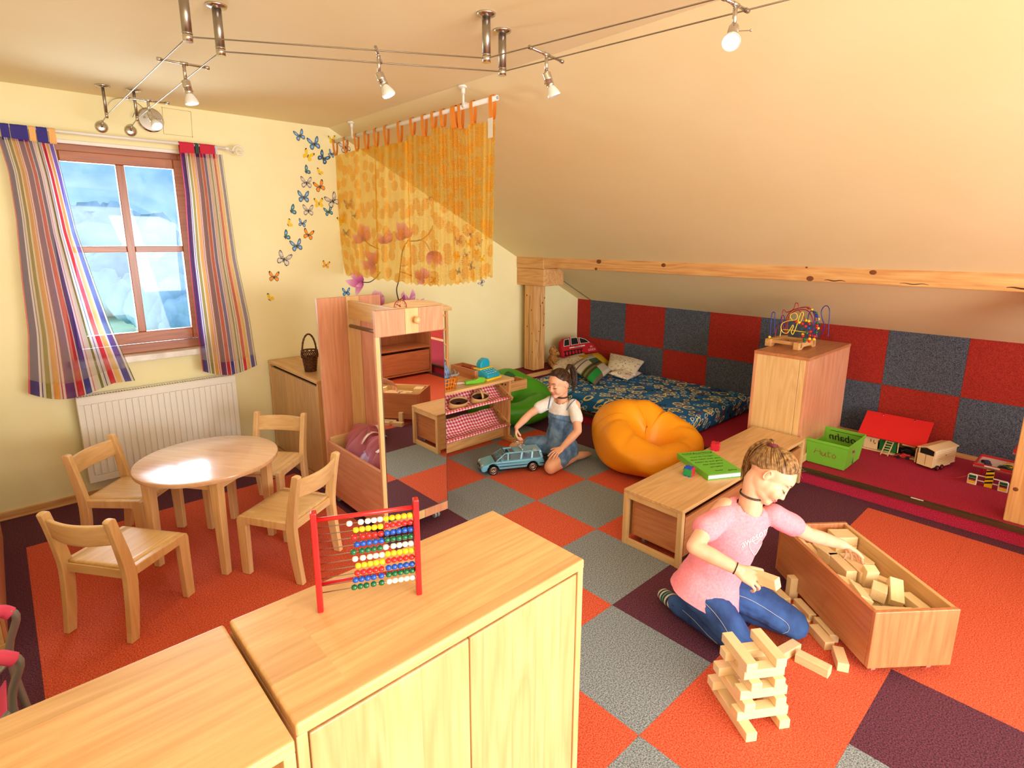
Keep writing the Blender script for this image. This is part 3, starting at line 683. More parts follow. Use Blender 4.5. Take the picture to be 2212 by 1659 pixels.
# blocks on the carpet
def fb(label, pa, pb, size, z=None, tilt=None):
    """a block lying along the floor pixels pa -> pb (its near lower edge)"""
    zz = size[2]/2 if z is None else z
    A, B = at(*pa, z=zz), at(*pb, z=zz); d = B-A
    block(label, (A+B)/2, size, (0, 0, atan2(d.y, d.x)) if tilt is None else tilt, 'blocks scattered beside the crate')
fb('pale wooden block lying on the carpet between tower and crate', (1728, 1419), (1785, 1448), (0.125, 0.042, 0.038))
fb('pale wooden block leaning over behind the tower top', (1688, 1412), (1716, 1396), (0.115, 0.042, 0.038))
fb('pale block with ringed end grain near the crate corner', (1808, 1402), (1822, 1445), (0.105, 0.042, 0.038))
fb('pale wooden block of the side by side pair, nearer the camera', (1758, 1358), (1790, 1394), (0.115, 0.042, 0.038))
fb('pale wooden block of the side by side pair, nearer the crate', (1768, 1342), (1800, 1378), (0.12, 0.042, 0.038))
fb('pale wooden block lying along the crate, beyond the pair', (1722, 1300), (1754, 1334), (0.12, 0.036, 0.034))
fb('pale wooden block squeezed between blue jeans knee and crate', (1705, 1312), (1741, 1350), (0.12, 0.040, 0.034))
fb('pale wooden block behind the held block, above the knee', (1672, 1275), (1698, 1300), (0.10, 0.042, 0.038))
p = at(1712, 1296, z=0.0)
block('pale wooden block standing upright against the crate side', (p.x+0.012, p.y+0.012, 0.056), (0.112, 0.042, 0.038), (0, radians(90), radians(50)), 'blocks scattered beside the crate')
# blocks in the crate: a bed of buried blocks, then the ones that show
rb = random.Random(11)
def cb(label, u, v, z, size, yaw=0.0, rx=0.0, ry=0.0, grp='blocks in the crate'):
    M = xf(crate) @ Matrix.Translation(CL(u, v, z)); R = M.to_3x3() @ Euler((rx, ry, yaw)).to_matrix()
    block(label, M.to_translation(), size, R, grp)
for iu, (u, n_) in enumerate(((0.09, 6), (0.22, 6), (0.35, 6), (0.48, 6), (0.60, 6))):
    for k in range(n_):
        cb('pale wooden block buried in the bed of blocks in the crate', u, 0.045+0.05*k, 0.165+rb.uniform(-0.003, 0.003), (0.118, 0.044, 0.04), rb.uniform(-0.03, 0.03), grp='buried blocks in the crate')
TB = 'pale block in the crate, '
cb(TB+'big bright one lying across the near end', 0.075, 0.13, 0.222, (0.17, 0.05, 0.045), radians(80), 0.08, 0.02)
cb(TB+'lying flat beside the big bright one at the near end', 0.07, 0.225, 0.214, (0.12, 0.05, 0.04), radians(95))
cb(TB+'long bar along the far wall at the near end', 0.12, 0.285, 0.212, (0.16, 0.045, 0.04), 0.05)
cb(TB+'tilted long bar resting on the left wall', 0.19, 0.07, 0.238, (0.17, 0.05, 0.042), radians(-20), radians(22), radians(10))
cb(TB+'leaning up steeply beside the far wall', 0.185, 0.225, 0.245, (0.105, 0.05, 0.042), radians(-30), radians(10), radians(-32))
cb(TB+'chunky one standing in the middle of the near half', 0.2, 0.165, 0.238, (0.075, 0.055, 0.05), radians(-40), 0.1, 0.0)
cb(TB+'upright one in the middle before the two bars', 0.29, 0.185, 0.252, (0.085, 0.05, 0.045), radians(-10), 0, radians(78))
cb(TB+'small one peeping out behind the upright one', 0.265, 0.245, 0.225, (0.07, 0.045, 0.04), radians(30), 0.1)
cb(TB+'small one with a bright top on the left wall', 0.285, 0.06, 0.228, (0.075, 0.05, 0.04), radians(40))
cb(TB+'bright flat one under the tilted long bar', 0.23, 0.105, 0.212, (0.09, 0.05, 0.04), radians(60), 0.05)
cb(TB+'left one of two long bars under the reaching hand', 0.385, 0.125, 0.238, (0.15, 0.047, 0.05), radians(-3))
cb(TB+'right one of two long bars under the reaching hand', 0.375, 0.178, 0.238, (0.16, 0.047, 0.05), radians(-2))
cb(TB+'short thick one left of the reaching wrist', 0.48, 0.12, 0.238, (0.075, 0.05, 0.05), radians(8))
cb(TB+'beyond the reaching hand by the right wall', 0.47, 0.275, 0.215, (0.12, 0.05, 0.04), 0.05)
cb(TB+'left one of two flat ones behind the wrist', 0.56, 0.09, 0.205, (0.12, 0.045, 0.036), radians(-8))
cb(TB+'right one of two flat ones behind the wrist', 0.555, 0.15, 0.205, (0.12, 0.045, 0.036), radians(-4))
cb(TB+'short one in the far left corner', 0.62, 0.06, 0.215, (0.06, 0.045, 0.045), radians(85))
cb(TB+'lower one of the stack in the far right corner', 0.6, 0.27, 0.21, (0.1, 0.085, 0.045), radians(86))
cb(TB+'upper one of the stack in the far right corner', 0.598, 0.268, 0.2565, (0.1, 0.085, 0.045), radians(88))
# ================================================================== cloth materials
def add_nodes_sheer(name, alpha, tint, build_color, transl=0.55):
    """thin voile: part see-through, part coloured cloth lit from both sides"""
    m, nt, b = newmat(name); out = [n for n in nt.nodes if n.type == 'OUTPUT_MATERIAL'][0]; nt.nodes.remove(b)
    col, dens = build_color(nt)
    tr = N(nt, 'ShaderNodeBsdfTransparent'); tr.inputs[0].default_value = tint
    di = N(nt, 'ShaderNodeBsdfDiffuse'); tl = N(nt, 'ShaderNodeBsdfTranslucent'); L(nt, col, di.inputs[0]); L(nt, col, tl.inputs[0])
    m1 = N(nt, 'ShaderNodeMixShader'); m1.inputs[0].default_value = transl; L(nt, di.outputs[0], m1.inputs[1]); L(nt, tl.outputs[0], m1.inputs[2])
    m2 = N(nt, 'ShaderNodeMixShader'); L(nt, dens, m2.inputs[0]); L(nt, tr.outputs[0], m2.inputs[1]); L(nt, m1.outputs[0], m2.inputs[2])
    L(nt, m2.outputs[0], out.inputs[0]); return m
STR = [((232, 92, 120), .3), ((70, 58, 150), 1.6), ((240, 236, 236), .4), ((90, 80, 150), .2), ((236, 232, 226), .5), ((148, 140, 70), .9), ((238, 232, 220), .4), ((238, 170, 90), 1.1), ((240, 220, 220), .3), ((208, 60, 90), .2),
       ((240, 226, 226), .4), ((214, 70, 90), .15), ((110, 50, 130), 1.5), ((236, 200, 214), .3), ((206, 30, 60), 1.1), ((240, 236, 236), .2), ((60, 60, 165), 1.0), ((240, 240, 244), .35), ((230, 130, 160), .2), ((232, 224, 210), 1.0),
       ((120, 128, 60), .35), ((240, 238, 236), .5), ((90, 86, 160), .15), ((242, 240, 240), .5), ((220, 40, 66), .9), ((244, 220, 220), .2), ((244, 196, 120), .9), ((236, 236, 240), .3), ((84, 76, 170), 1.1), ((240, 240, 240), .35), ((110, 120, 80), .25)]
def stripe_color(nt):
    tot = sum(w for _, w in STR); stops = []; p = 0
    uv = N(nt, 'ShaderNodeUVMap'); sp = N(nt, 'ShaderNodeSeparateXYZ'); L(nt, uv.outputs[0], sp.inputs[0])
    # a colour ramp holds 32 stops
    for c, w in STR: stops.append((p/tot, rgb(*c))); p += w
    r = ramp(nt, stops[:32], 'CONSTANT'); L(nt, sp.outputs['X'], r.inputs[0])
    hem = N(nt, 'ShaderNodeMath', operation='GREATER_THAN'); hem.inputs[1].default_value = 0.945; L(nt, sp.outputs['Y'], hem.inputs[0])
    d = N(nt, 'ShaderNodeMath', operation='MULTIPLY_ADD'); d.inputs[1].default_value = 0.25; d.inputs[2].default_value = 0.66; L(nt, hem.outputs[0], d.inputs[0])
    return r.outputs[0], d.outputs[0]
STRIPE = add_nodes_sheer('striped_voile', 0.3, (1, 1, 1, 1), stripe_color)
def sun_color(nt):
    uv = N(nt, 'ShaderNodeUVMap')
    vo = N(nt, 'ShaderNodeTexVoronoi', voronoi_dimensions='2D'); vo.inputs['Scale'].default_value = 9.5; vo.inputs['Randomness'].default_value = 0.75; L(nt, uv.outputs[0], vo.inputs['Vector'])
    sub = N(nt, 'ShaderNodeVectorMath', operation='SUBTRACT'); L(nt, uv.outputs[0], sub.inputs[0]); L(nt, vo.outputs['Position'], sub.inputs[1])
    sx = N(nt, 'ShaderNodeSeparateXYZ'); L(nt, sub.outputs[0], sx.inputs[0])
    an = N(nt, 'ShaderNodeMath', operation='ARCTAN2'); L(nt, sx.outputs['Y'], an.inputs[0]); L(nt, sx.outputs['X'], an.inputs[1])
    k = N(nt, 'ShaderNodeMath', operation='MULTIPLY'); k.inputs[1].default_value = 16; L(nt, an.outputs[0], k.inputs[0])
    sn = N(nt, 'ShaderNodeMath', operation='SINE'); L(nt, k.outputs[0], sn.inputs[0])
    gt = N(nt, 'ShaderNodeMath', operation='GREATER_THAN'); gt.inputs[1].default_value = -0.45; L(nt, sn.outputs[0], gt.inputs[0])
    ln = N(nt, 'ShaderNodeMath', operation='LESS_THAN'); ln.inputs[1].default_value = 0.40; L(nt, vo.outputs['Distance'], ln.inputs[0])
    ms = N(nt, 'ShaderNodeMath', operation='MULTIPLY'); L(nt, gt.outputs[0], ms.inputs[0]); L(nt, ln.outputs[0], ms.inputs[1])
    mixc = N(nt, 'ShaderNodeMix', data_type='RGBA'); mixc.inputs['A'].default_value = rgb(250, 206, 84); mixc.inputs['B'].default_value = rgb(252, 178, 30); L(nt, ms.outputs[0], mixc.inputs['Factor'])
    d = N(nt, 'ShaderNodeMath', operation='MULTIPLY_ADD'); d.inputs[1].default_value = 0.40; d.inputs[2].default_value = 0.42; L(nt, ms.outputs[0], d.inputs[0])
    return mixc.outputs['Result'], d.outputs[0]
VOILE = add_nodes_sheer('yellow_voile_with_sunbursts', 0.5, rgb(255, 240, 190), sun_color, 0.4)
TABM = plain('orange_tape', rgb(246, 150, 40), 0.7)
def tulle_color(c, dn):
    def f(nt):
        v = N(nt, 'ShaderNodeRGB'); v.outputs[0].default_value = c; d = N(nt, 'ShaderNodeValue'); d.outputs[0].default_value = dn; return v.outputs[0], d.outputs[0]
    return f
TULLE = add_nodes_sheer('pink_tulle', 0.5, rgb(255, 228, 232), tulle_color(rgb(240, 180, 200), 0.55))

# ------------------------------------------------------------------ window curtains
def poly_at(pts, t):
    """point at height fraction t of a pixel polyline"""
    y = pts[0][1]+(pts[-1][1]-pts[0][1])*t
    for (a, b) in zip(pts, pts[1:]):
        if y <= b[1] or b is pts[-1]:
            k = (y-a[1])/(b[1]-a[1]); return (a[0]+(b[0]-a[0])*k, y)
def curtain(name, label, lp, rp, bot, nfold, tabs, tabcol, phase):
    t = thing(name, label, 'curtain', at(*((V((lp[0][0], lp[0][1]))+V((rp[0][0], rp[0][1])))/2), y=1.88))
    m = MB()
    def fn(u, v):
        a, b_ = poly_at(lp, v), poly_at(rp, v)
        px = a[0]+(b_[0]-a[0])*u; py = a[1]+(b_[1]-a[1])*u
        bx_ = bot(u) if bot else 0
        py += bx_*v**3
        y = 1.872+(0.010+0.016*v)*sin(2*pi*nfold*u+phase+1.2*v)+0.008*sin(2*pi*nfold*2.3*u+2*v)-0.03*v
        return at(px, py, y=y)
    m.grid(fn, 110, 40); m.build('drape', STRIPE, t, world=True)
    for (u0, v0, u1, v1, mt) in tabs:
        m = MB(); a, b_ = at(u0, v0, y=1.9), at(u1, v1, y=1.9)
        def tb(u, v):
            ang = 2*pi*v
            x = a.x+(b_.x-a.x)*u
            return V((x, 1.9+0.013*sin(ang)+(0.004*sin(9*u)), 2.278+0.002+(0.012*cos(ang) if cos(ang) > 0 else 0.075*cos(ang))))
        m.grid(tb, 4, 20); m.build('tab', mt, t, world=True)
    return t
TI, TO, TR_ = (plain('indigo_voile_tab', rgb(52, 44, 130), 0.8), plain('apricot_voile_tab', rgb(236, 180, 110), 0.8), plain('crimson_voile_tab', rgb(196, 30, 60), 0.8))
TW = plain('pale_voile_tab', rgb(214, 204, 214), 0.8); TG = plain('dark_green_voile_tab', rgb(46, 70, 60), 0.8)
curtain('window_curtain', 'striped rainbow voile curtain left of the window, blown aside over the radiator',
        [(-6, 294), (18, 370), (34, 470), (46, 600), (60, 720), (61, 850)], [(118, 312), (136, 380), (166, 500), (205, 610), (238, 700), (292, 822)],
        lambda u: 26*sin(pi*min(1, u*1.25))*(1-0.4*u), 3, [(1, 280, 20, 282, TI), (22, 281, 60, 285, TI), (62, 283, 76, 286, TO), (78, 283, 102, 288, TI), (104, 285, 120, 290, TO)], TI, 0.4)
curtain('window_curtain', 'striped rainbow voile curtain right of the window, hanging straight',
        [(389, 330), (400, 420), (409, 560), (424, 700), (438, 802)], [(480, 334), (492, 420), (512, 560), (540, 690), (555, 789)],
        lambda u: 14*sin(pi*u), 2.5, [(386, 312, 418, 314, TR_), (420, 314, 428, 315, TG), (430, 315, 462, 318, TR_), (463, 316, 468, 318, TW)], TR_, 2.0)
t = thing('curtain_rod', 'white curtain rod with a spiral end above the window', 'curtain rod', (-1.7, 1.9, 2.278))
m = MB(); m.cyl((-2.45, 1.9, 2.278), (-1.12, 1.9, 2.278), 0.0085, 14); m.build('rod', WHITEPL, t, world=True)
m = MB(); m.lathe([(0.009, 0), (0.012, 0.004), (0.012, 0.02), (0.007, 0.026)], Matrix.Translation((-1.135, 1.9, 2.278)) @ Matrix.Rotation(pi/2, 4, 'Y'), 14)
c0 = V((-1.045, 1.9, 2.268)); sp_ = [V((-1.115, 1.9, 2.278))]
for q in range(26):
    a = radians(200)-q*radians(23); r = 0.042*(1-q/30)
    sp_.append(c0+V((r*cos(a)*1.0, 0, r*sin(a))))
m.tube(sp_, [0.006]*4+[0.006-0.0001*q for q in range(len(sp_)-4)], 8); m.build('spiral_finial', WHITEPL, t, world=True)
for x in (-2.2, -1.20):
    m = MB(); m.cyl((x, 1.9, 2.278), (x, 1.998, 2.278), 0.006, 8); m.cyl((x, 1.99, 2.278), (x, 1.999, 2.278), 0.02, 14); m.build('bracket', WHITEPL, t, world=True)

# ------------------------------------------------------------------ radiator
t = thing('radiator', 'white ribbed panel radiator under the window', 'radiator', (-1.69, 1.9, 0.14))
x0, x1, z0, z1 = -2.152, -1.226, 0.14, 0.705
m = MB(); m.bx(x0, x1, 1.897, 1.905, z0, z1); m.build('back_plate', WHITE, t, world=True, bevel=0.002)
m = MB(); n_ = 24; pitch = (x1-x0-0.06)/n_
for k in range(n_):
    xa = x0+0.03+pitch*k
    m.bx(xa+0.003, xa+pitch-0.003, 1.889, 1.8985, z0+0.045, z1-0.05)
m.build('rib', WHITE, t, world=True, bevel=0.0035)
m = MB(); m.bx(x0, x1, 1.889, 1.898, z1-0.048, z1-0.004); m.bx(x0, x1, 1.889, 1.898, z0, z0+0.042); m.bx(x0, x0+0.028, 1.889, 1.898, z0+0.042, z1-0.048); m.bx(x1-0.028, x1, 1.889, 1.898, z0+0.042, z1-0.048)
m.build('front_frame', WHITE, t, world=True, bevel=0.002)
for a in (x0, x1-0.003): m = MB(); m.bx(a, a+0.003, 1.905, 1.975, z0, z1); m.build('side_panel', WHITE, t, world=True)
m = MB(); m.bx(x0, x1, 1.905, 1.975, z1-0.012, z1-0.01); m.build('grille_shade_sheet', DARK, t, world=True)  # near-black sheet paints the shade between the grille bars
m = MB()
for k in range(60):
    xa = x0+(x1-x0)*k/60; m.bx(xa, xa+0.009, 1.905, 1.975, z1-0.01, z1-0.002)
m.bx(x0, x1, 1.905, 1.912, z1-0.01, z1); m.bx(x0, x1, 1.968, 1.975, z1-0.01, z1); m.build('grille', WHITE, t, world=True)
m = MB(); m.bx(x0+0.1, x0+0.13, 1.94, 2.0, z0+0.05, z1-0.05); m.bx(x1-0.13, x1-0.1, 1.94, 2.0, z0+0.05, z1-0.05); m.build('bracket', STEEL, t, world=True)

# ------------------------------------------------------------------ yellow voile on its ceiling rod
RY0, RY1, RXc, RZc = 2.0, 0.035, -0.30, 2.42
t = thing('ceiling_curtain_rod', 'white rod hung from the ceiling fold on two white posts', 'curtain rod', (RXc, 1.0, RZc))
m = MB(); m.cyl((RXc, RY0-0.004, RZc+0.004), (RXc, RY1, RZc-0.006), 0.013, 16); m.build('rod', WHITEPL, t, world=True)
m = MB(); m.cyl((RXc, RY1-0.002, RZc-0.006), (RXc, RY1+0.001, RZc-0.006), 0.0095, 14); m.build('end_plug', GREYPL, t, world=True)
for y in (1.661, 0.315):
    m = MB(); m.cyl((RXc-0.012, y, RZc), (RXc-0.012, y, 2.49), 0.007, 12); m.cyl((RXc-0.012, y, 2.48), (RXc-0.012, y, 2.516), 0.011, 12); m.lathe([(0.011, 0), (0.03, 0.004), (0.032, 0.012), (0.03, 0.014)], Matrix.Translation((RXc-0.012, y, 2.508)), 20)
    m.cyl((RXc, y-0.012, RZc), (RXc, y+0.012, RZc), 0.0165, 14); m.build('hanger_post', WHITEPL, t, world=True)
t = thing('voile_curtain', 'transparent yellow voile curtain with orange tabs and sunburst print before the magnolia', 'curtain', (RXc, 1.0, 2.4))
def z3(u, v): return (560+u/3.318, 180+v/3.318)
panels = [((533, 520), (832, 442), (622, 1372), (860, 1400), 0.0), ((826, 462), (1062, 408), (845, 1402), (1095, 1436), -0.018), ((1056, 372), (1240, 378), (1085, 1438), (1265, 1450), 0.012),
          ((1234, 310), (1372, 322), (1258, 1452), (1410, 1440), -0.020), ((1366, 296), (1505, 330), (1400, 1440), (1540, 1420), 0.008), ((1498, 292), (1690, 266), (1530, 1425), (1672, 1385), -0.022)]
for k, (a, b_, c, d, off) in enumerate(panels):
    m = MB(); A, B_, C_, D = (z3(*q) for q in (a, b_, c, d)); wpx = (B_[0]-A[0])
    def fn(u, v, A=A, B_=B_, C_=C_, D=D, off=off, k=k):
        bow = -10*sin(pi*v)*(1-u) if k == 0 else 0
        px = (A[0]+(B_[0]-A[0])*u)*(1-v)+(C_[0]+(D[0]-C_[0])*u)*v+bow
        py = (A[1]+(B_[1]-A[1])*u)*(1-v)+(C_[1]+(D[1]-C_[1])*u)*v
        x = RXc+off+(0.006+0.012*v)*sin(2*pi*(1.6*u+0.37*k)+1.5*v)+0.007*sin(2*pi*5*u+3*v+k)
        if v > 0.97: py += 2.5*sin(23*u+k)
        return at(px, py, x=x)
    Y0 = at(*A, x=RXc).y; Y1 = at(*B_, x=RXc).y
    m.grid(fn, 26, 44, uvfn=lambda u, v, Y0=Y0, Y1=Y1, k=k: ((Y0+(Y1-Y0)*u)*1.0+0.37*k, v*1.05)); m.build('curtain_panel', VOILE, t, world=True)
for (u, v, vb) in ((545, 440, 500), (618, 425, 480), (698, 405, 470), (768, 385, 455), (838, 365, 435), (912, 345, 430), (1008, 320, 405), (1100, 290, 350), (1183, 270, 360), (1252, 255, 300), (1318, 230, 290), (1400, 205, 300), (1445, 200, 305), (1533, 160, 275), (1672, 115, 235)):
    p = at(*z3(u, v), x=RXc); q = at(*z3(u, vb), x=RXc); wt = 0.03 if u not in (1400,) else 0.05
    m = MB()
    def tb(s, r, p=p, q=q, wt=wt):
        a = 2*pi*r; ww = wt*(0.75+0.35*(1-cos(a))/2)
        zz = RZc+0.0165*cos(a) if cos(a) > 0 else RZc+(RZc-q.z+0.02)*cos(a)
        return V((RXc+0.0165*sin(a), p.y+ww*(s-0.5), zz))
    m.grid(tb, 3, 24); m.build('tab', TABM, t, world=True)
p = at(*z3(1655, 320), x=RXc-0.025)
m = MB(); m.bx(p.x-0.001, p.x+0.001, p.y-0.02, p.y+0.018, p.z-0.05, p.z+0.05); m.build('care_label', WHITEPL, t, world=True)

# ------------------------------------------------------------------ wire lighting
ZW = 2.365
sup = {'A': V((-1.798, -0.032, ZW)), 'B': V((-1.666, 0.057, ZW)), 'C': V((-0.879, -0.565, ZW)), 'D': V((-0.715, -0.473, ZW)), 'E': V((-1.812, 1.704, ZW)), 'F': V((-1.666, 1.69, ZW))}
da, db = at(220, 274, y=1.985), at(283, 282, y=1.985)
wa = [da+V((0, -0.02, 0.02)), sup['E'], sup['A'], sup['C']]; wb = [db+V((0, -0.02, 0.02)), sup['F'], sup['B'], sup['D']]
e1, e2 = at(1145, 104, z=ZW), at(1212, 131, z=ZW); da_ = (e1-wa[-1]).normalized(); db_ = (e2-wb[-1]).normalized()
wa.append(wa[-1]+(at(1530, 2, z=ZW)-wa[-1])*1.6); wb.append(wb[-1]+(at(1612, 22, z=ZW)-wb[-1])*1.35)
for pts, lab in ((wa, 'thin steel lighting cable, the one nearer the left wall'), (wb, 'thin steel lighting cable, the one nearer the window')):
    m = MB(); m.tube([p for a, b_ in zip(pts, pts[1:]) for p in (a, (a*2+b_)/3, (a+b_*2)/3)]+[pts[-1]], 0.0026, 6); o = m.build('lighting_cable', STEEL); tag(o, lab, 'cable', 'tensioned lighting cables')
names = {'A': 'steel cable post on the ceiling cut by the top picture edge', 'B': 'thick steel cable post at the left of the ceiling', 'C': 'thick steel cable post on the ceiling fold, the further left of its pair', 'D': 'thick steel cable post on the ceiling fold, the right of its pair', 'E': 'thin steel cable post above the window, left of its pair', 'F': 'thin steel cable post above the window, right of its pair'}
for k, p in sup.items():
    t = thing('cable_post', names[k], 'cable post', (p.x, p.y, ZC), 0, 'posts carrying the lighting cables'); thick = k in 'ABCD'; r = 0.0165 if thick else 0.008
    zt_ = ZC if k not in 'CD' or True else slope_z(p.x)
    m = MB(); m.cyl((0, 0, -0.006), (0, 0, ZW+0.014-ZC), r, 16); m.build('tube', STEEL, t)
    m = MB(); m.lathe([(r, -0.014), (0.036, -0.008), (0.038, -0.002), (0.03, 0.0)], None, 24); m.build('ceiling_rose', CHROME, t)
    m = MB(); m.cyl((0, 0, ZW+0.014-ZC), (0, 0, ZW-0.016-ZC), r*1.02, 14); m.cyl((0, 0, ZW+0.012-ZC), (0, 0, ZW+0.008-ZC), r*1.1, 14); m.build('cable_clamp', CHROME, t)
for p, lab in ((da, 'small chrome wall anchor of the lighting cables, left'), (db, 'small chrome wall anchor of the lighting cables, right')):
    t = thing('cable_anchor', lab, 'anchor', (p.x, 2.0, p.z), 0, 'wall anchors of the lighting cables'); m = MB()
    m.lathe([(0.034, 0), (0.034, 0.006), (0.022, 0.012), (0.002, 0.014)], Matrix.Rotation(pi/2, 4, 'X'), 20); m.build('disc', CHROME, t)
    m = MB(); m.tube([(0, -0.012, 0), (0.004, -0.03, 0.012), (0.002, -0.035, 0.03)], 0.005, 8); m.ball((0.002, -0.035, 0.028), 0.009, 10, 8); m.build('turnbuckle', CHROME, t)
BULB = plain('halogen_glass', rgb(236, 236, 232), 0.15, 0.3)
EM, nt, b = newmat('lit_halogen'); b.inputs['Emission Color'].default_value = (1, 0.94, 0.82, 1); b.inputs['Emission Strength'].default_value = 9
p = at(326, 259, y=1.98)
t = thing('lamp_transformer', 'round chrome transformer canopy on the wall above the window', 'lamp base', (p.x, 2.0, p.z)); m = MB()
m.lathe([(0.072, 0), (0.074, 0.018), (0.066, 0.026), (0.002, 0.028)], Matrix.Rotation(pi/2, 4, 'X'), 32); m.build('canopy', CHROME, t, smooth=40)
for s_ in (-0.035, 0.035): m = MB(); m.ball((s_, -0.028, 0.01), (0.006, 0.003, 0.006), 10, 6); m.build('screw', STEEL, t)
m = MB(); m.tube(smooth_path([(-0.02, -0.02, 0.05), (-0.1, -0.06, 0.10), (-0.19, -0.04, 0.09), (-0.235, -0.03, 0.03)], 6), 0.002, 5); m.tube(smooth_path([(-0.05, -0.02, 0.03), (-0.085, -0.05, 0.03), (-0.1, -0.03, 0.0)], 6), 0.002, 5); m.build('feed_cable', STEEL, t)
def spot(label, pa, pb, tilt, lit=True):
    a, b_ = at(*pa, z=ZW+0.003), at(*pb, z=ZW+0.003); d = b_-a; t = thing('track_spotlight', label, 'spotlight', (a+b_)/2, atan2(d.y, d.x), 'cable spotlights'); hl = d.length/2
    m = MB(); m.cyl((-hl-0.012, 0, 0), (hl+0.012, 0, 0), 0.005, 10); m.cyl((-hl-0.012, 0, 0), (-hl+0.004, 0, 0), 0.0075, 12); m.cyl((hl-0.004, 0, 0), (hl+0.012, 0, 0), 0.0075, 12); m.cyl((-0.015, 0, 0), (0.015, 0, 0), 0.0075, 12); m.build('crossbar', CHROME, t)
    m = MB(); m.cyl((0, 0, 0), (0, 0, -0.062), 0.0068, 12); m.ball((0, 0, -0.064), 0.008, 10, 8); m.build('stem', CHROME, t)
    zax = V((0, 0, -1)); dirv = V(tilt).normalized(); Minv = Matrix.Rotation(-t.rotation_euler.z, 3, 'Z'); dirv = Minv @ dirv
    Q = dirv.to_track_quat('Z', 'Y').to_matrix().to_4x4(); M = Matrix.Translation((0, 0, -0.066)) @ Q
    m = MB(); m.lathe([(0.011, -0.004), (0.0165, 0.0), (0.0165, 0.02)]+[(0.0145 if q % 2 else 0.0165, 0.022+0.003*q) for q in range(8)]+[(0.015, 0.05)], M, 18)
    k_ = M @ V((0.014, 0, 0.02)); m.cyl(k_, k_+Q.to_3x3() @ V((0.034, 0, 0.006)), 0.0014, 6); m.ball(k_+Q.to_3x3() @ V((0.036, 0, 0.006)), 0.004, 8, 6); m.build('socket', CHROME, t, smooth=40)
    m = MB(); m.lathe([(0.013, 0.05), (0.017, 0.056), (0.0245, 0.074), (0.0275, 0.086), (0.0265, 0.088), (0.02, 0.086)], M, 22, cap=False); o = m.build('bulb', BULB, t, smooth=50)
    m = MB(); m.lathe([(0.0255, 0.087), (0.02, 0.0875), (0.001, 0.088)], M, 20); m.build('bulb_face', EM if lit else WHITEPL, o)
    if lit:
        l = bpy.data.lights.new('spotlight_beam', 'SPOT'); l.energy = 9; l.spot_size = radians(80); l.spot_blend = 0.8; l.color = (1, 0.87, 0.68); l.shadow_soft_size = 0.03
        lo = bpy.data.objects.new('spotlight_beam', l); COL.objects.link(lo); lo.parent = t
        lo.matrix_local = Matrix.Translation(M @ V((0, 0, 0.1))) @ (-dirv).to_track_quat('Z', 'Y').to_matrix().to_4x4()
spot('lit chrome cable spotlight in front of the round wall canopy', (277, 211), (360, 222), (0.15, -0.5, -0.6))
spot('lit chrome cable spotlight above the window, left of the thick post', (346, 128), (445, 146), (0.15, -0.1, -1))
spot('lit chrome cable spotlight hanging alone at the middle of the cables', (812, 104), (822, 133), (0.3, -0.35, -1))
spot('unlit cable spotlight with a white bulb beside the right pair of posts', (1147, 103), (1212, 132), (0.35, -0.2, -1), lit=False)
spot('big bright cable spotlight at the top right, glaring at the camera', (1565, -3), (1612, 22), (-0.8, -0.35, -0.75))

# ------------------------------------------------------------------ mattress, cushions, beanbags
def voro3(name, base, sc, cols, lo, hi, rough=0.8):
    m, nt, b = newmat(name); tc = N(nt, 'ShaderNodeTexCoord'); last = None
    for k, (s_, c_, r0, r1) in enumerate(cols):
        mp = N(nt, 'ShaderNodeMapping'); mp.inputs['Location'].default_value = (1.3*k, 2.1*k, 0.7*k); mp.inputs['Scale'].default_value = (1, 1, 0.35); L(nt, tc.outputs['Object'], mp.inputs[0])
        vo = N(nt, 'ShaderNodeTexVoronoi', voronoi_dimensions='3D'); vo.inputs['Scale'].default_value = s_; vo.inputs['Randomness'].default_value = 0.9; L(nt, mp.outputs[0], vo.inputs['Vector'])
        g = N(nt, 'ShaderNodeMath', operation='GREATER_THAN'); g.inputs[1].default_value = r0; L(nt, vo.outputs['Distance'], g.inputs[0])
        l = N(nt, 'ShaderNodeMath', operation='LESS_THAN'); l.inputs[1].default_value = r1; L(nt, vo.outputs['Distance'], l.inputs[0])
        q = N(nt, 'ShaderNodeMath', operation='MULTIPLY'); L(nt, g.outputs[0], q.inputs[0]); L(nt, l.outputs[0], q.inputs[1])
        mx = N(nt, 'ShaderNodeMix', data_type='RGBA'); L(nt, q.outputs[0], mx.inputs['Factor']); mx.inputs['B'].default_value = c_
        if last is None: mx.inputs['A'].default_value = base
        else: L(nt, last, mx.inputs['A'])
        last = mx.outputs['Result']
    L(nt, last, b.inputs['Base Color']); b.inputs['Roughness'].default_value = rough; return m
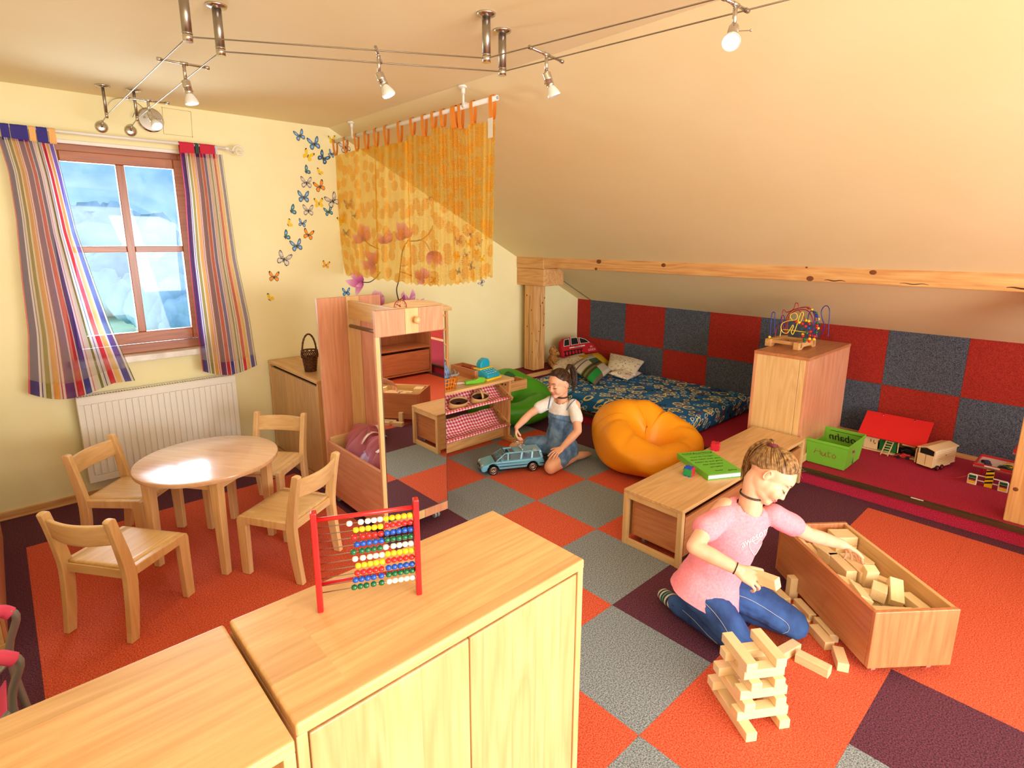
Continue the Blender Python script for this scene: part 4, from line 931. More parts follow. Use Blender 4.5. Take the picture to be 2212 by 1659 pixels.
def rings2d(name, base, layers):
    """flat print of rings: cells of a grid, each with or without its ring; laid over the top and down the sides"""
    m, nt, b = newmat(name); tc = N(nt, 'ShaderNodeTexCoord'); sp = N(nt, 'ShaderNodeSeparateXYZ'); L(nt, tc.outputs['Object'], sp.inputs[0]); last = None
    a1 = N(nt, 'ShaderNodeMath', operation='SUBTRACT'); L(nt, sp.outputs['X'], a1.inputs[0]); L(nt, sp.outputs['Z'], a1.inputs[1]); cmb = N(nt, 'ShaderNodeCombineXYZ'); L(nt, a1.outputs[0], cmb.inputs[0])
    a2 = N(nt, 'ShaderNodeMath', operation='ADD'); L(nt, sp.outputs['Y'], a2.inputs[0]); L(nt, sp.outputs['Z'], a2.inputs[1]); L(nt, a2.outputs[0], cmb.inputs[1])
    for k, (s_, c_, r0, r1, pr) in enumerate(layers):
        mp = N(nt, 'ShaderNodeMapping'); mp.inputs['Location'].default_value = (1.37*k, 2.11*k, 0); mp.inputs['Rotation'].default_value = (0, 0, 0.5*k); L(nt, cmb.outputs[0], mp.inputs[0])
        vo = N(nt, 'ShaderNodeTexVoronoi', voronoi_dimensions='2D'); vo.inputs['Scale'].default_value = s_; vo.inputs['Randomness'].default_value = 0.7; L(nt, mp.outputs[0], vo.inputs['Vector'])
        g = N(nt, 'ShaderNodeMath', operation='GREATER_THAN'); g.inputs[1].default_value = r0; L(nt, vo.outputs['Distance'], g.inputs[0])
        l = N(nt, 'ShaderNodeMath', operation='LESS_THAN'); l.inputs[1].default_value = r1; L(nt, vo.outputs['Distance'], l.inputs[0])
        q = N(nt, 'ShaderNodeMath', operation='MULTIPLY'); L(nt, g.outputs[0], q.inputs[0]); L(nt, l.outputs[0], q.inputs[1])
        sc = N(nt, 'ShaderNodeSeparateColor'); L(nt, vo.outputs['Color'], sc.inputs[0]); on_ = N(nt, 'ShaderNodeMath', operation='LESS_THAN'); on_.inputs[1].default_value = pr; L(nt, sc.outputs[0], on_.inputs[0])
        q2 = N(nt, 'ShaderNodeMath', operation='MULTIPLY'); L(nt, q.outputs[0], q2.inputs[0]); L(nt, on_.outputs[0], q2.inputs[1])
        mx = N(nt, 'ShaderNodeMix', data_type='RGBA'); L(nt, q2.outputs[0], mx.inputs['Factor']); mx.inputs['B'].default_value = c_
        if last is None: mx.inputs['A'].default_value = base
        else: L(nt, last, mx.inputs['A'])
        last = mx.outputs['Result']
    L(nt, last, b.inputs['Base Color']); b.inputs['Roughness'].default_value = 0.8; return m
RINGS = rings2d('blue_cloth_with_rings', rgb(16, 104, 178), [(9.0, rgb(190, 44, 64), .25, .31, .22), (8.0, rgb(10, 14, 34), .24, .36, .30), (12, rgb(150, 206, 220), .22, .33, .45), (11, rgb(14, 20, 44), .20, .32, .35), (7.0, rgb(240, 220, 130), .24, .35, .40), (13, rgb(236, 226, 160), .22, .35, .55)])
t = thing('mattress', 'thick blue mattress printed with yellow and black rings', 'mattress', (2.06, 0.73, 0.1))
m = MB(); m.bx(1.465, 2.66, -0.2, 1.652, 0.104, 0.258); o = m.build('cover', RINGS, t, world=True, bevel=0.035, seg=4, smooth=60)
m = MB(); m.tube([(1.472, -0.19, 0.128), (1.472, 1.64, 0.128)], 0.004, 6); m.build('piping', plain('red_piping', rgb(150, 30, 40), 0.7), t, world=True)
def pillow(name, label, cor, th, mat, grp='cushions heaped on the mattress', puff=2.2, wr=0.004, parts=True, uvs=1.0):
    """cor: four corner points in order; two bulging cloth sides sewn at the rim"""
    A, B_, C_, D = [V(c) for c in cor]; ctr = (A+B_+C_+D)/4; nrm = (B_-A).cross(D-A).normalized()
    t = thing(name, label, 'cushion', ctr, 0, grp); rr = random.Random(len(label))
    ph = [rr.uniform(0, 6) for _ in range(4)]
    m = MB()
    for sgn in (1, -1):
        def fn(u, v):
            p = A*(1-u)*(1-v)+B_*u*(1-v)+C_*u*v+D*(1-u)*v
            a, b_ = 2*u-1, 2*v-1; e = max(0, (1-abs(a)**puff)*(1-abs(b_)**puff))**0.55
            pin = 0.05*(a*a*(1-b_*b_)+b_*b_*(1-a*a)); p = p+(ctr-p)*pin*1.2
            return p+nrm*sgn*(th/2*e+(wr*sin(7*u+ph[0]+3*v)+wr*sin(11*v+ph[1]))*e)
        m.grid(fn, 22, 22, uvfn=lambda u, v: (u*uvs, v*uvs))
    bmesh.ops.remove_doubles(m.bm, verts=m.bm.verts, dist=1e-5); bmesh.ops.recalc_face_normals(m.bm, faces=m.bm.faces)
    m.build('cover', mat, t, world=True); return t
def wallclip(u, v, z, xmax=2.62):
    p = at(u, v, z=z); return p if p.x <= xmax else at(u, v, x=xmax)
SNOW = voro3('cream_cloth_with_snowflakes', rgb(238, 230, 214), 1, [(26, rgb(52, 48, 54), .0, .13), (26, rgb(60, 56, 60), .2, .26), (60, rgb(120, 90, 80), .0, .1)], 0, 1)
def uvbands(name, bands, along='Y', second=None, rough=0.85):
    m, nt, b = newmat(name); uv = N(nt, 'ShaderNodeUVMap'); sp = N(nt, 'ShaderNodeSeparateXYZ'); L(nt, uv.outputs[0], sp.inputs[0])
    r1 = ramp(nt, [(p, rgb(*c)) for p, c in bands], 'CONSTANT'); L(nt, sp.outputs[along], r1.inputs[0]); col = r1.outputs[0]
    if second:
        r2 = ramp(nt, [(p, rgb(*c)) for p, c in second], 'CONSTANT'); L(nt, sp.outputs[along], r2.inputs[0])
        a = N(nt, 'ShaderNodeMath', operation='GREATER_THAN'); a.inputs[1].default_value = 0.5; L(nt, sp.outputs['X'], a.inputs[0])
        mx = N(nt, 'ShaderNodeMix', data_type='RGBA'); L(nt, a.outputs[0], mx.inputs['Factor']); L(nt, col, mx.inputs['A']); L(nt, r2.outputs[0], mx.inputs['B']); col = mx.outputs['Result']
    L(nt, col, b.inputs['Base Color']); b.inputs['Roughness'].default_value = rough; return m
b1 = [(0, (168, 160, 148)), (.1, (96, 70, 50)), (.14, (176, 168, 156)), (.26, (60, 44, 34)), (.29, (186, 178, 166)), (.45, (150, 150, 60)), (.48, (70, 50, 36)), (.56, (96, 120, 40)), (.62, (80, 54, 40)), (.7, (20, 150, 60)), (.9, (120, 110, 90))]
b2 = [(0, (176, 170, 160)), (.2, (190, 184, 172)), (.28, (8, 110, 60)), (.36, (88, 58, 44)), (.44, (6, 96, 54)), (.5, (26, 24, 22)), (.54, (96, 64, 46)), (.62, (160, 150, 50)), (.66, (196, 188, 176)), (.9, (220, 214, 204))]
PATCH = uvbands('striped_patchwork_cloth', b1, 'Y', b2)
pillow('cushion', 'cream cushion with black snowflakes standing behind the striped one, by the post', [wallclip(1184, 778, 0.34, 2.2), wallclip(1262, 762, 0.42, 2.45), wallclip(1300, 800, 0.30), wallclip(1196, 812, 0.28)], 0.10, SNOW)
pillow('cushion', 'grey, green and brown striped patchwork cushion on the blue mattress', [wallclip(1226, 790, 0.40), wallclip(1278, 765, 0.44), wallclip(1322, 800, 0.31), wallclip(1286, 832, 0.275)], 0.12, PATCH)
pillow('cushion', 'cream cushion with snowflakes leaning against the carpeted wall', [wallclip(1318, 762, 0.3), wallclip(1394, 780, 0.32), wallclip(1372, 812, 0.29), wallclip(1308, 800, 0.30)], 0.10, SNOW)
DIAM = voro3('cream_cloth_with_diamonds', rgb(238, 228, 212), 1, [(16, rgb(150, 76, 76), .30, .36), (16, rgb(150, 76, 76), .05, .12)], 0, 1)
pillow('cushion', 'cream cushion with dusty red diamonds in front of the wall cushions', [wallclip(1312, 806, 0.31), wallclip(1352, 794, 0.33), wallclip(1388, 806, 0.28), wallclip(1356, 821, 0.272)], 0.07, DIAM)
YCL = plain('mustard_cloth', rgb(206, 168, 20), 0.8)
pillow('cushion', 'mustard yellow cushion under the red bus cushion', [V((2.12, 1.45, 0.30)), V((2.60, 1.38, 0.30)), V((2.62, 1.62, 0.40)), V((2.15, 1.66, 0.40))], 0.10, YCL)
# red bus-shaped cushion
a, b_ = at(1212, 771, x=2.28), at(1284, 760, x=2.60)
t = thing('bus_cushion', 'red bus-shaped cushion with black windows beside the bear', 'cushion', (2.42, 1.72, 0.36))
yb_ = 1.74; A = at(1212, 773, y=yb_); B_ = at(1286, 763, y=yb_-0.03); up = at(1228, 735, y=yb_+0.05)-at(1226, 772, y=yb_)
ex = (B_-A); 
def BUS(u, v, off=0.0): return A+ex*u+V((0.0, 0.055, 0.205))*v+V((0, -1, 0.25)).normalized()*off
BR = plain('bus_red_cloth', rgb(196, 22, 44), 0.8)
out_ = [(0, 0), (1.0, 0.02), (1.0, 0.25), (0.9, 0.55), (0.72, 0.78), (0.55, 0.94), (0.3, 1.0), (0.12, 0.98), (0.03, 0.8), (0.0, 0.4)]
m = MB(); rings = []
for s_, o_ in ((0.93, 0.055), (1.0, 0.035), (1.0, -0.02)):
    rings.append([m.bm.verts.new(BUS(0.5+(u-0.5)*s_, 0.5+(v-0.5)*s_, o_)) for u, v in out_])
m.skin(rings[::-1]); bmesh.ops.recalc_face_normals(m.bm, faces=m.bm.faces); m.build('cover', BR, t, world=True, bevel=0.012)
BW = plain('bus_window_print', rgb(14, 26, 24), 0.6); WP = plain('white_print', rgb(232, 228, 220), 0.7)
def buspatch(name, mat, polys, off=0.057):
    m = MB()
    for pl_ in polys: m.quad([BUS(u, v, off) for u, v in pl_])
    m.build(name, mat, t, world=True)
buspatch('window_trim', WP, [[(.02, .56), (.19, .58), (.21, .96), (.06, .92)], [(.225, .585), (.46, .61), (.44, .985), (.245, .985)], [(.49, .615), (.78, .63), (.66, .84), (.475, .97)]], 0.0575)
buspatch('window', BW, [[(.035, .59), (.18, .605), (.195, .93), (.07, .90)], [(.24, .61), (.445, .63), (.425, .96), (.26, .96)], [(.505, .64), (.75, .65), (.65, .82), (.49, .935)]], 0.059)
buspatch('white_band', WP, [[(.17, .43), (.62, .47), (.62, .53), (.17, .49)]], 0.0575)
buspatch('black_stripes', BW, [[(.0, .05), (.52, .10), (.52, .14), (.0, .10)], [(.0, .27), (.55, .31), (.55, .36), (.0, .32)]]+[[(.02+.09*k, .06), (.05+.09*k, .06), (.05+.09*k, .32), (.02+.09*k, .32)] for k in range(6)], 0.0575)
Mx = frame_mat(BUS(.40, .48, .059), ex, V((0, 0.055, 0.205))); text('band_lettering', 'TRAMWALKER  BUS', 0.012, Mx, BW, t)
Mx = frame_mat(BUS(.80, .30, .058), ex, V((0, 0.055, 0.205))); text('side_lettering', 'PY\nLOUCH', 0.035, Mx, WP, t, space=0.9)

# teddy bear
BEAR = noisy('teddy_fur', rgb(150, 98, 44), rgb(204, 150, 84), 60, rough=1, bump=1.0, bscale=240, dist=0.004)
def fuse(m, voxel, it=6):
    """melt overlapping shapes into one smooth skin"""
    me = bpy.data.meshes.new('tmp'); bmesh.ops.recalc_face_normals(m.bm, faces=m.bm.faces); m.bm.to_mesh(me); m.bm.free()
    o = bpy.data.objects.new('tmp', me); COL.objects.link(o)
    r = o.modifiers.new('r', 'REMESH'); r.mode = 'VOXEL'; r.voxel_size = voxel; r.use_smooth_shade = True
    s_ = o.modifiers.new('s', 'SMOOTH'); s_.factor = 0.5; s_.iterations = it
    bpy.context.view_layer.update()
    ev = bpy.data.meshes.new_from_object(o.evaluated_get(bpy.context.evaluated_depsgraph_get()))
    bpy.data.objects.remove(o); bpy.data.meshes.remove(me)
    for p_ in ev.polygons: p_.use_smooth = True
    return ev
def mesh_obj(name, me, mats, parent, world=True, label=None):
    me.materials.clear(); me.name = name
    for m_ in (mats if isinstance(mats, (list, tuple)) else [mats]): me.materials.append(m_)
    if world: me.transform(xf(parent).inverted())
    o = bpy.data.objects.new(name, me); COL.objects.link(o); o.parent = parent
    if label: o['label'] = label
    return o
c = V((1.985, 1.745, 0.3)); t = thing('teddy_bear', 'golden brown teddy bear sitting beside the red bus cushion', 'teddy bear', c)
f = V((0.45, -0.85, 0)).normalized(); l_ = V((f.y, -f.x, 0)); m = MB()
m.ball(c+V((0, 0, 0.075)), (0.058, 0.055, 0.075)); m.ball(c+V((0, 0, 0.175))+f*0.01, (0.052, 0.052, 0.05)); m.ball(c+V((0, 0, 0.16))+f*0.055, (0.027, 0.027, 0.023))
for s_ in (-1, 1):
    m.ball(c+l_*s_*0.042+V((0, 0, 0.218)), (0.018, 0.018, 0.019)); m.tube([c+l_*s_*0.04+V((0, 0, 0.03)), c+l_*s_*0.055+f*0.10+V((0, 0, 0.024))], [0.03, 0.024], 10); m.tube([c+l_*s_*0.05+V((0, 0, 0.12)), c+l_*s_*0.075+f*0.05+V((0, 0, 0.06))], [0.022, 0.018], 10)
mesh_obj('body', fuse(m, 0.006, 4), BEAR, t)
m = MB()
for s_ in (-1, 1): m.ball(c+l_*s_*0.022+V((0, 0, 0.187))+f*0.054, 0.0062, 10, 8)
m.build('eye', BLACK, t, world=True)
m = MB(); m.ball(c+V((0, 0, 0.168))+f*0.082, (0.009, 0.009, 0.007), 10, 8); m.build('nose', BLACK, t, world=True)
m = MB()
for s_ in (-1, 1): m.ball(c+l_*s_*0.042+V((0, 0, 0.218))+f*0.012, (0.011, 0.009, 0.012), 10, 8)
m.build('ear_lining', plain('tan_plush', rgb(190, 150, 104), 1), t, world=True)

def beanbag(name, label, c, R, H, mat, faceang, dent, seed, squash=1.0):
    """slumped leather sack: a raised back, a sat-in hollow in front, and creases running into it"""
    rr = random.Random(seed); ks = [(rr.uniform(0, 2*pi), rr.uniform(2, 6), rr.uniform(0.2, 1)) for _ in range(9)]
    f = V((cos(faceang), sin(faceang), 0)); m = MB(); nu, nv = 72, 40; C0 = V(c)
    t = thing(name, label, 'beanbag', (c[0], c[1], c[2]))
    def fn(u, v):
        a = 2*pi*u; th = -pi/2+pi*v
        r = (max(0, cos(th)))**0.62; zz = sin(th); zz = (abs(zz)**0.8)*(1 if zz > 0 else -1)
        back = 0.5-0.5*cos(a-faceang-0.0) if True else 0
        hgt = H*(0.80+0.42*back)
        z = hgt*(zz*0.5+0.5)
        rad = R*r*(1+0.05*sin(3*a+seed)+0.03*sin(5*a+2*seed))*(1.02-0.18*max(0, zz)**2)
        p = V((rad*cos(a)*squash, rad*sin(a), z))
        # hollow
        d = (p-(f*R*0.18+V((0, 0, H)))); q = d.x*d.x+d.y*d.y; hol = math.exp(-q/(R*R*0.16))*max(0, zz)
        p.z -= dent*H*hol
        # creases fan out from the hollow
        for (pa, fr, am) in ks:
            p.z += 0.008*am*sin(fr*a+pa+5*v)*max(0, zz+0.35); s_ = 0.009*am*abs(sin(fr*0.5*a+pa+7*v))*(0.4+r)
            p.x -= s_*cos(a)*0.6; p.y -= s_*sin(a)*0.6
        for k in range(6):
            da = (a-(faceang+radians(-110+44*k))+pi) % (2*pi)-pi; p.z -= 0.022*math.exp(-(da/0.07)**2)*max(0, zz)*(1-max(0, zz)**6); 
        return C0+p
    m.grid(fn, nu, nv, closed=True); bmesh.ops.remove_doubles(m.bm, verts=m.bm.verts, dist=1e-4); bmesh.ops.recalc_face_normals(m.bm, faces=m.bm.faces)
    o = m.build('sack', mat, t, world=True); md = o.modifiers.new('sub', 'SUBSURF'); md.levels = 1; md.render_levels = 1
    bv = None
    for k in range(3):
        m = MB(); a = faceang+radians(95+70*k); pts = []
        for q in range(3, 30): 
            P_ = fn((a/(2*pi)) % 1, q/34*0.5+0.46); pts.append(P_+V((cos(a)*0.0005, sin(a)*0.0005, 0.0005)))
        m.tube(pts, 0.0012, 4); m.build('seam', plain(name+'_seam', tuple(x*0.62 for x in mat.node_tree.nodes['Principled BSDF'].inputs['Base Color'].default_value[:3])+(1,), 0.6) if name+'_seam' not in MATS else MATS[name+'_seam'], t, world=True)
    return t
OLEA = plain('orange_leather', rgb(250, 164, 22), 0.42, spec=0.45); GLEA = plain('green_leather', rgb(70, 160, 30), 0.4, spec=0.45)
beanbag('orange_beanbag', 'sagging orange leather beanbag behind the low bench', (1.03, -0.13, 0.0), 0.43, 0.40, OLEA, radians(-105), 0.55, 3)
beanbag('green_beanbag', 'sagging green leather beanbag behind the denim dress child', (1.02, 1.40, 0.0), 0.43, 0.38, GLEA, radians(-120), 0.5, 5)
# ================================================================== play shop stall
GING, nt, b = newmat('red_gingham')
uv = N(nt, 'ShaderNodeUVMap'); sp = N(nt, 'ShaderNodeSeparateXYZ'); L(nt, uv.outputs[0], sp.inputs[0]); ss = []
for ax_ in 'XY':
    k = N(nt, 'ShaderNodeMath', operation='FRACT'); L(nt, sp.outputs[ax_], k.inputs[0]); g = N(nt, 'ShaderNodeMath', operation='GREATER_THAN'); g.inputs[1].default_value = 0.5; L(nt, k.outputs[0], g.inputs[0]); ss.append(g)
sm = N(nt, 'ShaderNodeMath', operation='ADD'); L(nt, ss[0].outputs[0], sm.inputs[0]); L(nt, ss[1].outputs[0], sm.inputs[1])
hf = N(nt, 'ShaderNodeMath', operation='MULTIPLY'); hf.inputs[1].default_value = 0.5; L(nt, sm.outputs[0], hf.inputs[0])
r = ramp(nt, [(0, rgb(250, 240, 242)), (0.4, rgb(238, 140, 160)), (0.8, rgb(206, 36, 62))], 'CONSTANT'); L(nt, hf.outputs[0], r.inputs[0]); L(nt, r.outputs[0], b.inputs['Base Color']); b.inputs['Roughness'].default_value = 0.85
t = thing('play_shop', 'wooden play shop stall with red gingham slings and a clock header', 'play shop', (0.05, 1.15, 0))
sx0, sx1, sy0, sy1 = -0.5, 0.665, 0.935, 1.46
m = MB(); m.bx(sx0, sx1, sy0, sy1, 0.525, 0.547); m.build('counter', BEECH['x'], t, world=True, bevel=0.004)
for xa in (sx0+0.03, 0.605):
    m = MB(); m.prism([(0.95, 0.05), (1.17, 0.05), (1.22, 0.525), (0.935, 0.525)], xa, xa+0.024, 'x'); m.build('side_board', PINE['z'], t, world=True, bevel=0.003)
    m = MB(); m.bx(xa-0.006, xa+0.034, 0.895, 1.24, 0, 0.035); m.bx(xa-0.001, xa+0.029, 0.93, 1.20, 0.035, 0.05); m.build('foot', PINE['y'], t, world=True, bevel=0.006)
    for (ya, za, yb, zb) in ((0.885, 0.385, 1.12, 0.5), (0.915, 0.145, 1.13, 0.27)):
        d = V((0, yb-ya, zb-za)); ln = d.length; M3 = Matrix.Rotation(atan2(d.z, d.y), 3, 'X')
        m = MB(); m.box((xa-0.008, (ya+yb)/2, (za+zb)/2), (0.016, ln, 0.036), M3); o = m.build('sling_bracket', PINE['y'], t, world=True, bevel=0.006)
        m = MB()
        for q in (0.25, 0.7): m.ball((xa-0.0165, ya+d.y*q, za+d.z*q), (0.002, 0.006, 0.006), 10, 6)
        m.build('screw', BLACK, o, world=True)
m = MB()
for q in ((0.98, 0.49), (1.02, 0.485)): m.ball((0.604, q[0], q[1]), (0.003, 0.008, 0.008), 10, 6)
m.build('screw', BLACK, t, world=True)
m = MB(); m.bx(sx0+0.05, 0.605, 1.005, 1.028, 0.03, 0.125); m.build('stretcher', PINE['x'], t, world=True, bevel=0.003)
for (yb, zb, yf, zf) in ((1.115, 0.487, 0.905, 0.40), (1.125, 0.255, 0.925, 0.163)):
    m = MB(); m.cyl((sx0+0.05, yb, zb), (0.6, yb, zb), 0.009, 10); m.cyl((sx0+0.05, yf, zf), (0.6, yf, zf), 0.009, 10); m.build('dowel', PINE['x'], t, world=True)
    m = MB(); sag = 0.055
    def sl(u, v, yb=yb, zb=zb, yf=yf, zf=zf):
        x = sx0+0.06+(0.575-sx0-0.06)*u
        if v < 0.85:
            k = v/0.85; y = yb+(yf-yb)*k; z = zb+(zf-zb)*k-sag*sin(pi*k**1.25)+0.003*sin(30*x)
            return V((x, y, z+0.010))
        k = (v-0.85)/0.15; a = pi*1.15*k; return V((x, yf-0.012*sin(a), zf+0.012*cos(a)-0.002))
    m.grid(sl, 30, 26, uvfn=lambda u, v: (u*(0.515-sx0)/0.028, v*0.34/0.028)); m.build('gingham_sling', GING, t, world=True, solid=0.0015)
for xa in (sx0+0.04, 0.335): m = MB(); m.bx(xa, xa+0.024, 1.43, 1.455, 0.547, 1.085); m.build('upright', PINE['z'], t, world=True, bevel=0.004)
for z in (0.66, 0.79, 0.92, 1.04): m = MB(); m.bx(sx0+0.064, 0.335, 1.437, 1.447, z, z+0.02); m.build('back_slat', PINE['x'], t, world=True, bevel=0.002)
arc = [(-0.47, 1.09)]+[(-0.47+0.86*q/16, 1.115+0.092*sin(pi*q/16)**0.8) for q in range(17)]+[(0.39, 1.09)]
m = MB(); m.prism(arc, 1.418, 1.432, 'y'); m.build('header_board', BEECHL['x'], t, world=True, bevel=0.003)
cp = at(865, 663, y=1.416); m = MB(); m.tube([cp+V((0.055*cos(2*pi*q/40), 0, 0.055*sin(2*pi*q/40))) for q in range(40)], 0.0035, 6, closed=True); o = m.build('clock_ring', RED, t, world=True)
for q in range(12):
    a = pi/2-q*pi/6; text('numeral', str(q or 12), 0.016, frame_mat(cp+V((0.042*cos(a), -0.001, 0.042*sin(a))), (1, 0, 0), (0, 0, 1)), BLACK, t, extrude=0.0003)
m = MB(); m.tube([cp, cp+V((-0.028, -0.002, 0.022))], 0.003, 6); m.tube([cp, cp+V((-0.006, -0.002, 0.02))], 0.003, 6); m.build('clock_hand', RED, t, world=True)
# side tray with white mushrooms
m = MB(); ta, tb_, tc, td = 0.668, 0.86, 0.985, 1.16
m.bx(ta, tb_, tc, tc+0.012, 0.412, 0.495); m.bx(ta, tb_, td-0.012, td, 0.412, 0.495); m.bx(tb_-0.012, tb_, tc+0.012, td-0.012, 0.412, 0.495); m.bx(ta, ta+0.012, tc+0.012, td-0.012, 0.412, 0.495); m.bx(ta+0.012, tb_-0.012, tc+0.012, td-0.012, 0.412, 0.42)
m.build('side_tray', PINE['x'], t, world=True, bevel=0.002)
rr = random.Random(5)
for k, (u, v) in enumerate(((0.72, 1.03), (0.755, 1.045), (0.70, 1.06), (0.785, 1.03), (0.74, 1.08))):
    tt = thing('toy_mushroom', 'white toy mushroom in the tray at the side of the play shop', 'toy food', (u, v, 0.42), k, 'toy mushrooms in the side tray'); m = MB()
    m.lathe([(0.008, 0), (0.007, 0.03), (0.009, 0.04)], None, 12); m.build('stem', WHT, tt); m = MB(); m.lathe([(0.009, 0.038), (0.019, 0.043), (0.018, 0.054), (0.01, 0.062), (0.001, 0.064)], None, 14); m.build('cap', WHT, tt)
tt = thing('toy_leaf_cloth', 'dark green felt leaf sticking out behind the side tray', 'toy food', (0.78, 1.13, 0.42)); m = MB()
m.grid(lambda u, v: V((-0.09+0.18*u, -0.01+0.03*sin(3*u), 0.05+0.055*v*sin(pi*u)+0.02)), 14, 5); m.build('leaf', plain('dark_green_felt', rgb(50, 96, 52), 0.9), tt, solid=0.003)
# toy till
tt = thing('toy_till', 'turquoise and yellow toy cash till on the play shop counter', 'toy till', (0.487, 1.08, 0.547), radians(8))
TURQ = plain('turquoise_plastic', rgb(30, 172, 214), 0.3, coat=0.2); TYEL = plain('toy_yellow_plastic', rgb(246, 214, 44), 0.35)
m = MB(); m.bx(-0.09, 0.09, -0.085, 0.085, 0, 0.02); m.build('base', TYEL, tt, bevel=0.008, seg=3)
m = MB(); m.prism([(-0.085, 0.02), (0.082, 0.02), (0.085, 0.078), (0.0, 0.082), (-0.082, 0.045)], -0.08, 0.075, 'x'); o = m.build('body', TURQ, tt, bevel=0.01, seg=3)
m = MB(); m.bx(-0.082, 0.082, 0.0, 0.08, 0.078, 0.09); m.build('trim', TYEL, tt, bevel=0.005)
m = MB(); m.prism([(-0.055, 0.088), (0.062, 0.088), (0.06, 0.13), (0.045, 0.158), (0.01, 0.165), (-0.03, 0.15), (-0.05, 0.125)], 0.02, 0.075, 'y'); m.build('display', TURQ, tt, bevel=0.01, seg=3)
m = MB()
for a in range(4):
    for b_ in range(3): m.box((-0.055+0.03*a, -0.06+0.02*b_, 0.058+0.011*b_), (0.018, 0.013, 0.008))
m.build('key', plain('pale_key', rgb(120, 210, 232), 0.4), tt, bevel=0.002)
tt = thing('toy_scanner', 'green toy hand scanner on a white cord beside the till', 'toy scanner', (0.315, 1.005, 0.547), radians(-12)); LG = plain('lime_plastic', rgb(110, 196, 40), 0.35)
m = MB(); m.prism([(-0.105, 0.004), (0.0, 0.0), (0.06, 0.0), (0.075, 0.02), (0.07, 0.042), (0.02, 0.05), (-0.02, 0.034), (-0.105, 0.03)], -0.02, 0.02, 'y'); m.build('handle', LG, tt, bevel=0.008, seg=3)
m = MB(); m.bx(-0.012, 0.012, -0.007, 0.007, 0.043, 0.05); m.build('trigger', RED, tt, bevel=0.002)
m = MB(); m.tube(smooth_path([(-0.10, 0, 0.012), (-0.14, 0.01, 0.02), (-0.18, 0.03, 0.012), (-0.13, 0.04, 0.004), (0.04, 0.045, 0.004)], 8), 0.0028, 6); m.build('cord', WHT, tt)
# brown play box with carrot and tomato
tt = thing('wooden_play_box', 'long brown wooden box lined in red on the play shop counter', 'box', (0.43, 1.27, 0.547)); RLIN = plain('red_lining', rgb(176, 44, 34), 0.8)
for a in ((0.37, 0.384, 1.095, 1.425), (0.49, 0.504, 1.095, 1.425)): m = MB(); m.bx(*a, 0.547, 0.625); m.build('side_panel', CRATE['y'], tt, world=True, bevel=0.002)
for a in ((0.384, 0.49, 1.095, 1.107), (0.384, 0.49, 1.413, 1.425)): m = MB(); m.bx(*a, 0.547, 0.625); m.build('end_panel', CRATE['x'], tt, world=True, bevel=0.002)
m = MB(); m.bx(0.384, 0.49, 1.107, 1.413, 0.549, 0.595); m.build('lining', RLIN, tt, world=True)
tt = thing('toy_carrot', 'orange toy carrot in the brown play box', 'toy food', (0.43, 1.17, 0.6)); m = MB()
Mr = Matrix.Translation((0, 0, 0.016)) @ Matrix.Rotation(radians(75), 4, 'Z') @ Matrix.Rotation(pi/2, 4, 'Y')
m.lathe([(0.002, -0.06), (0.012, -0.02), (0.018, 0.03), (0.014, 0.045), (0.003, 0.05)], Mr, 14); m.build('root', plain('carrot_orange', rgb(232, 104, 24), 0.5), tt)
m = MB(); m.tube([Mr @ V((0, 0, 0.045)), Mr @ V((0.008, 0, 0.075))], 0.005, 6); m.build('stalk', GRN, tt)
tt = thing('toy_tomato', 'red toy tomato beside the carrot in the brown play box', 'toy food', (0.455, 1.13, 0.6)); m = MB(); m.ball((0, 0, 0.02), (0.022, 0.022, 0.02), 14, 10); m.build('fruit', RED, tt); m = MB(); m.cyl((0, 0, 0.036), (0.003, 0, 0.048), 0.003, 6); m.build('stalk', GRN, tt)
# orange shopping basket with a blue cloth bag
OB = plain('orange_basket_plastic', rgb(246, 140, 24), 0.4)
tt = thing('toy_shopping_basket', 'orange plastic toy shopping basket on the play shop counter by the mirror', 'basket', (0.0, 1.03, 0.547)); m = MB()
def bk(u, v, k): 
    s_ = 0.8+0.2*v
    return {0: V((-0.1*s_+0.2*s_*u, -0.065*s_, 0.09*v)), 1: V((0.1*s_, -0.065*s_+0.13*s_*u, 0.09*v)), 2: V((0.1*s_-0.2*s_*u, 0.065*s_, 0.09*v)), 3: V((-0.1*s_, 0.065*s_-0.13*s_*u, 0.09*v))}[k]
for k in range(4):
    n_ = 7 if k % 2 == 0 else 5
    for q in range(n_+1): m.tube([bk(q/n_, v, k) for v in (0, 0.5, 1)], 0.0045, 4)
    for v in (0.0, 0.33, 0.66, 1.0): m.tube([bk(u, v, k) for u in (0, 0.5, 1)], 0.0055 if v == 1 else 0.0045, 4)
m.bx(-0.08, 0.08, -0.052, 0.052, -0.001, 0.004); m.build('lattice', OB, tt)
m = MB(); m.tube(smooth_path([(0.1, -0.03, 0.092), (0.118, -0.045, 0.12), (0.09, -0.072, 0.118), (0.02, -0.078, 0.118)], 6), 0.008, 8); m.tube(smooth_path([(0.1, 0.03, 0.092), (0.125, 0.03, 0.13), (0.1, -0.03, 0.13), (0.07, -0.07, 0.118)], 6), 0.007, 8); m.build('handle', GREYPL, tt)
BLC = voro3('blue_embroidered_cloth', rgb(128, 160, 206), 1, [(34, rgb(60, 70, 150), .0, .16), (22, rgb(170, 50, 90), .0, .09)], 0, 1)
tt = thing('cloth_bag', 'pale blue embroidered cloth bag stuffed in the orange basket', 'bag', (-0.01, 1.05, 0.56)); m = MB()
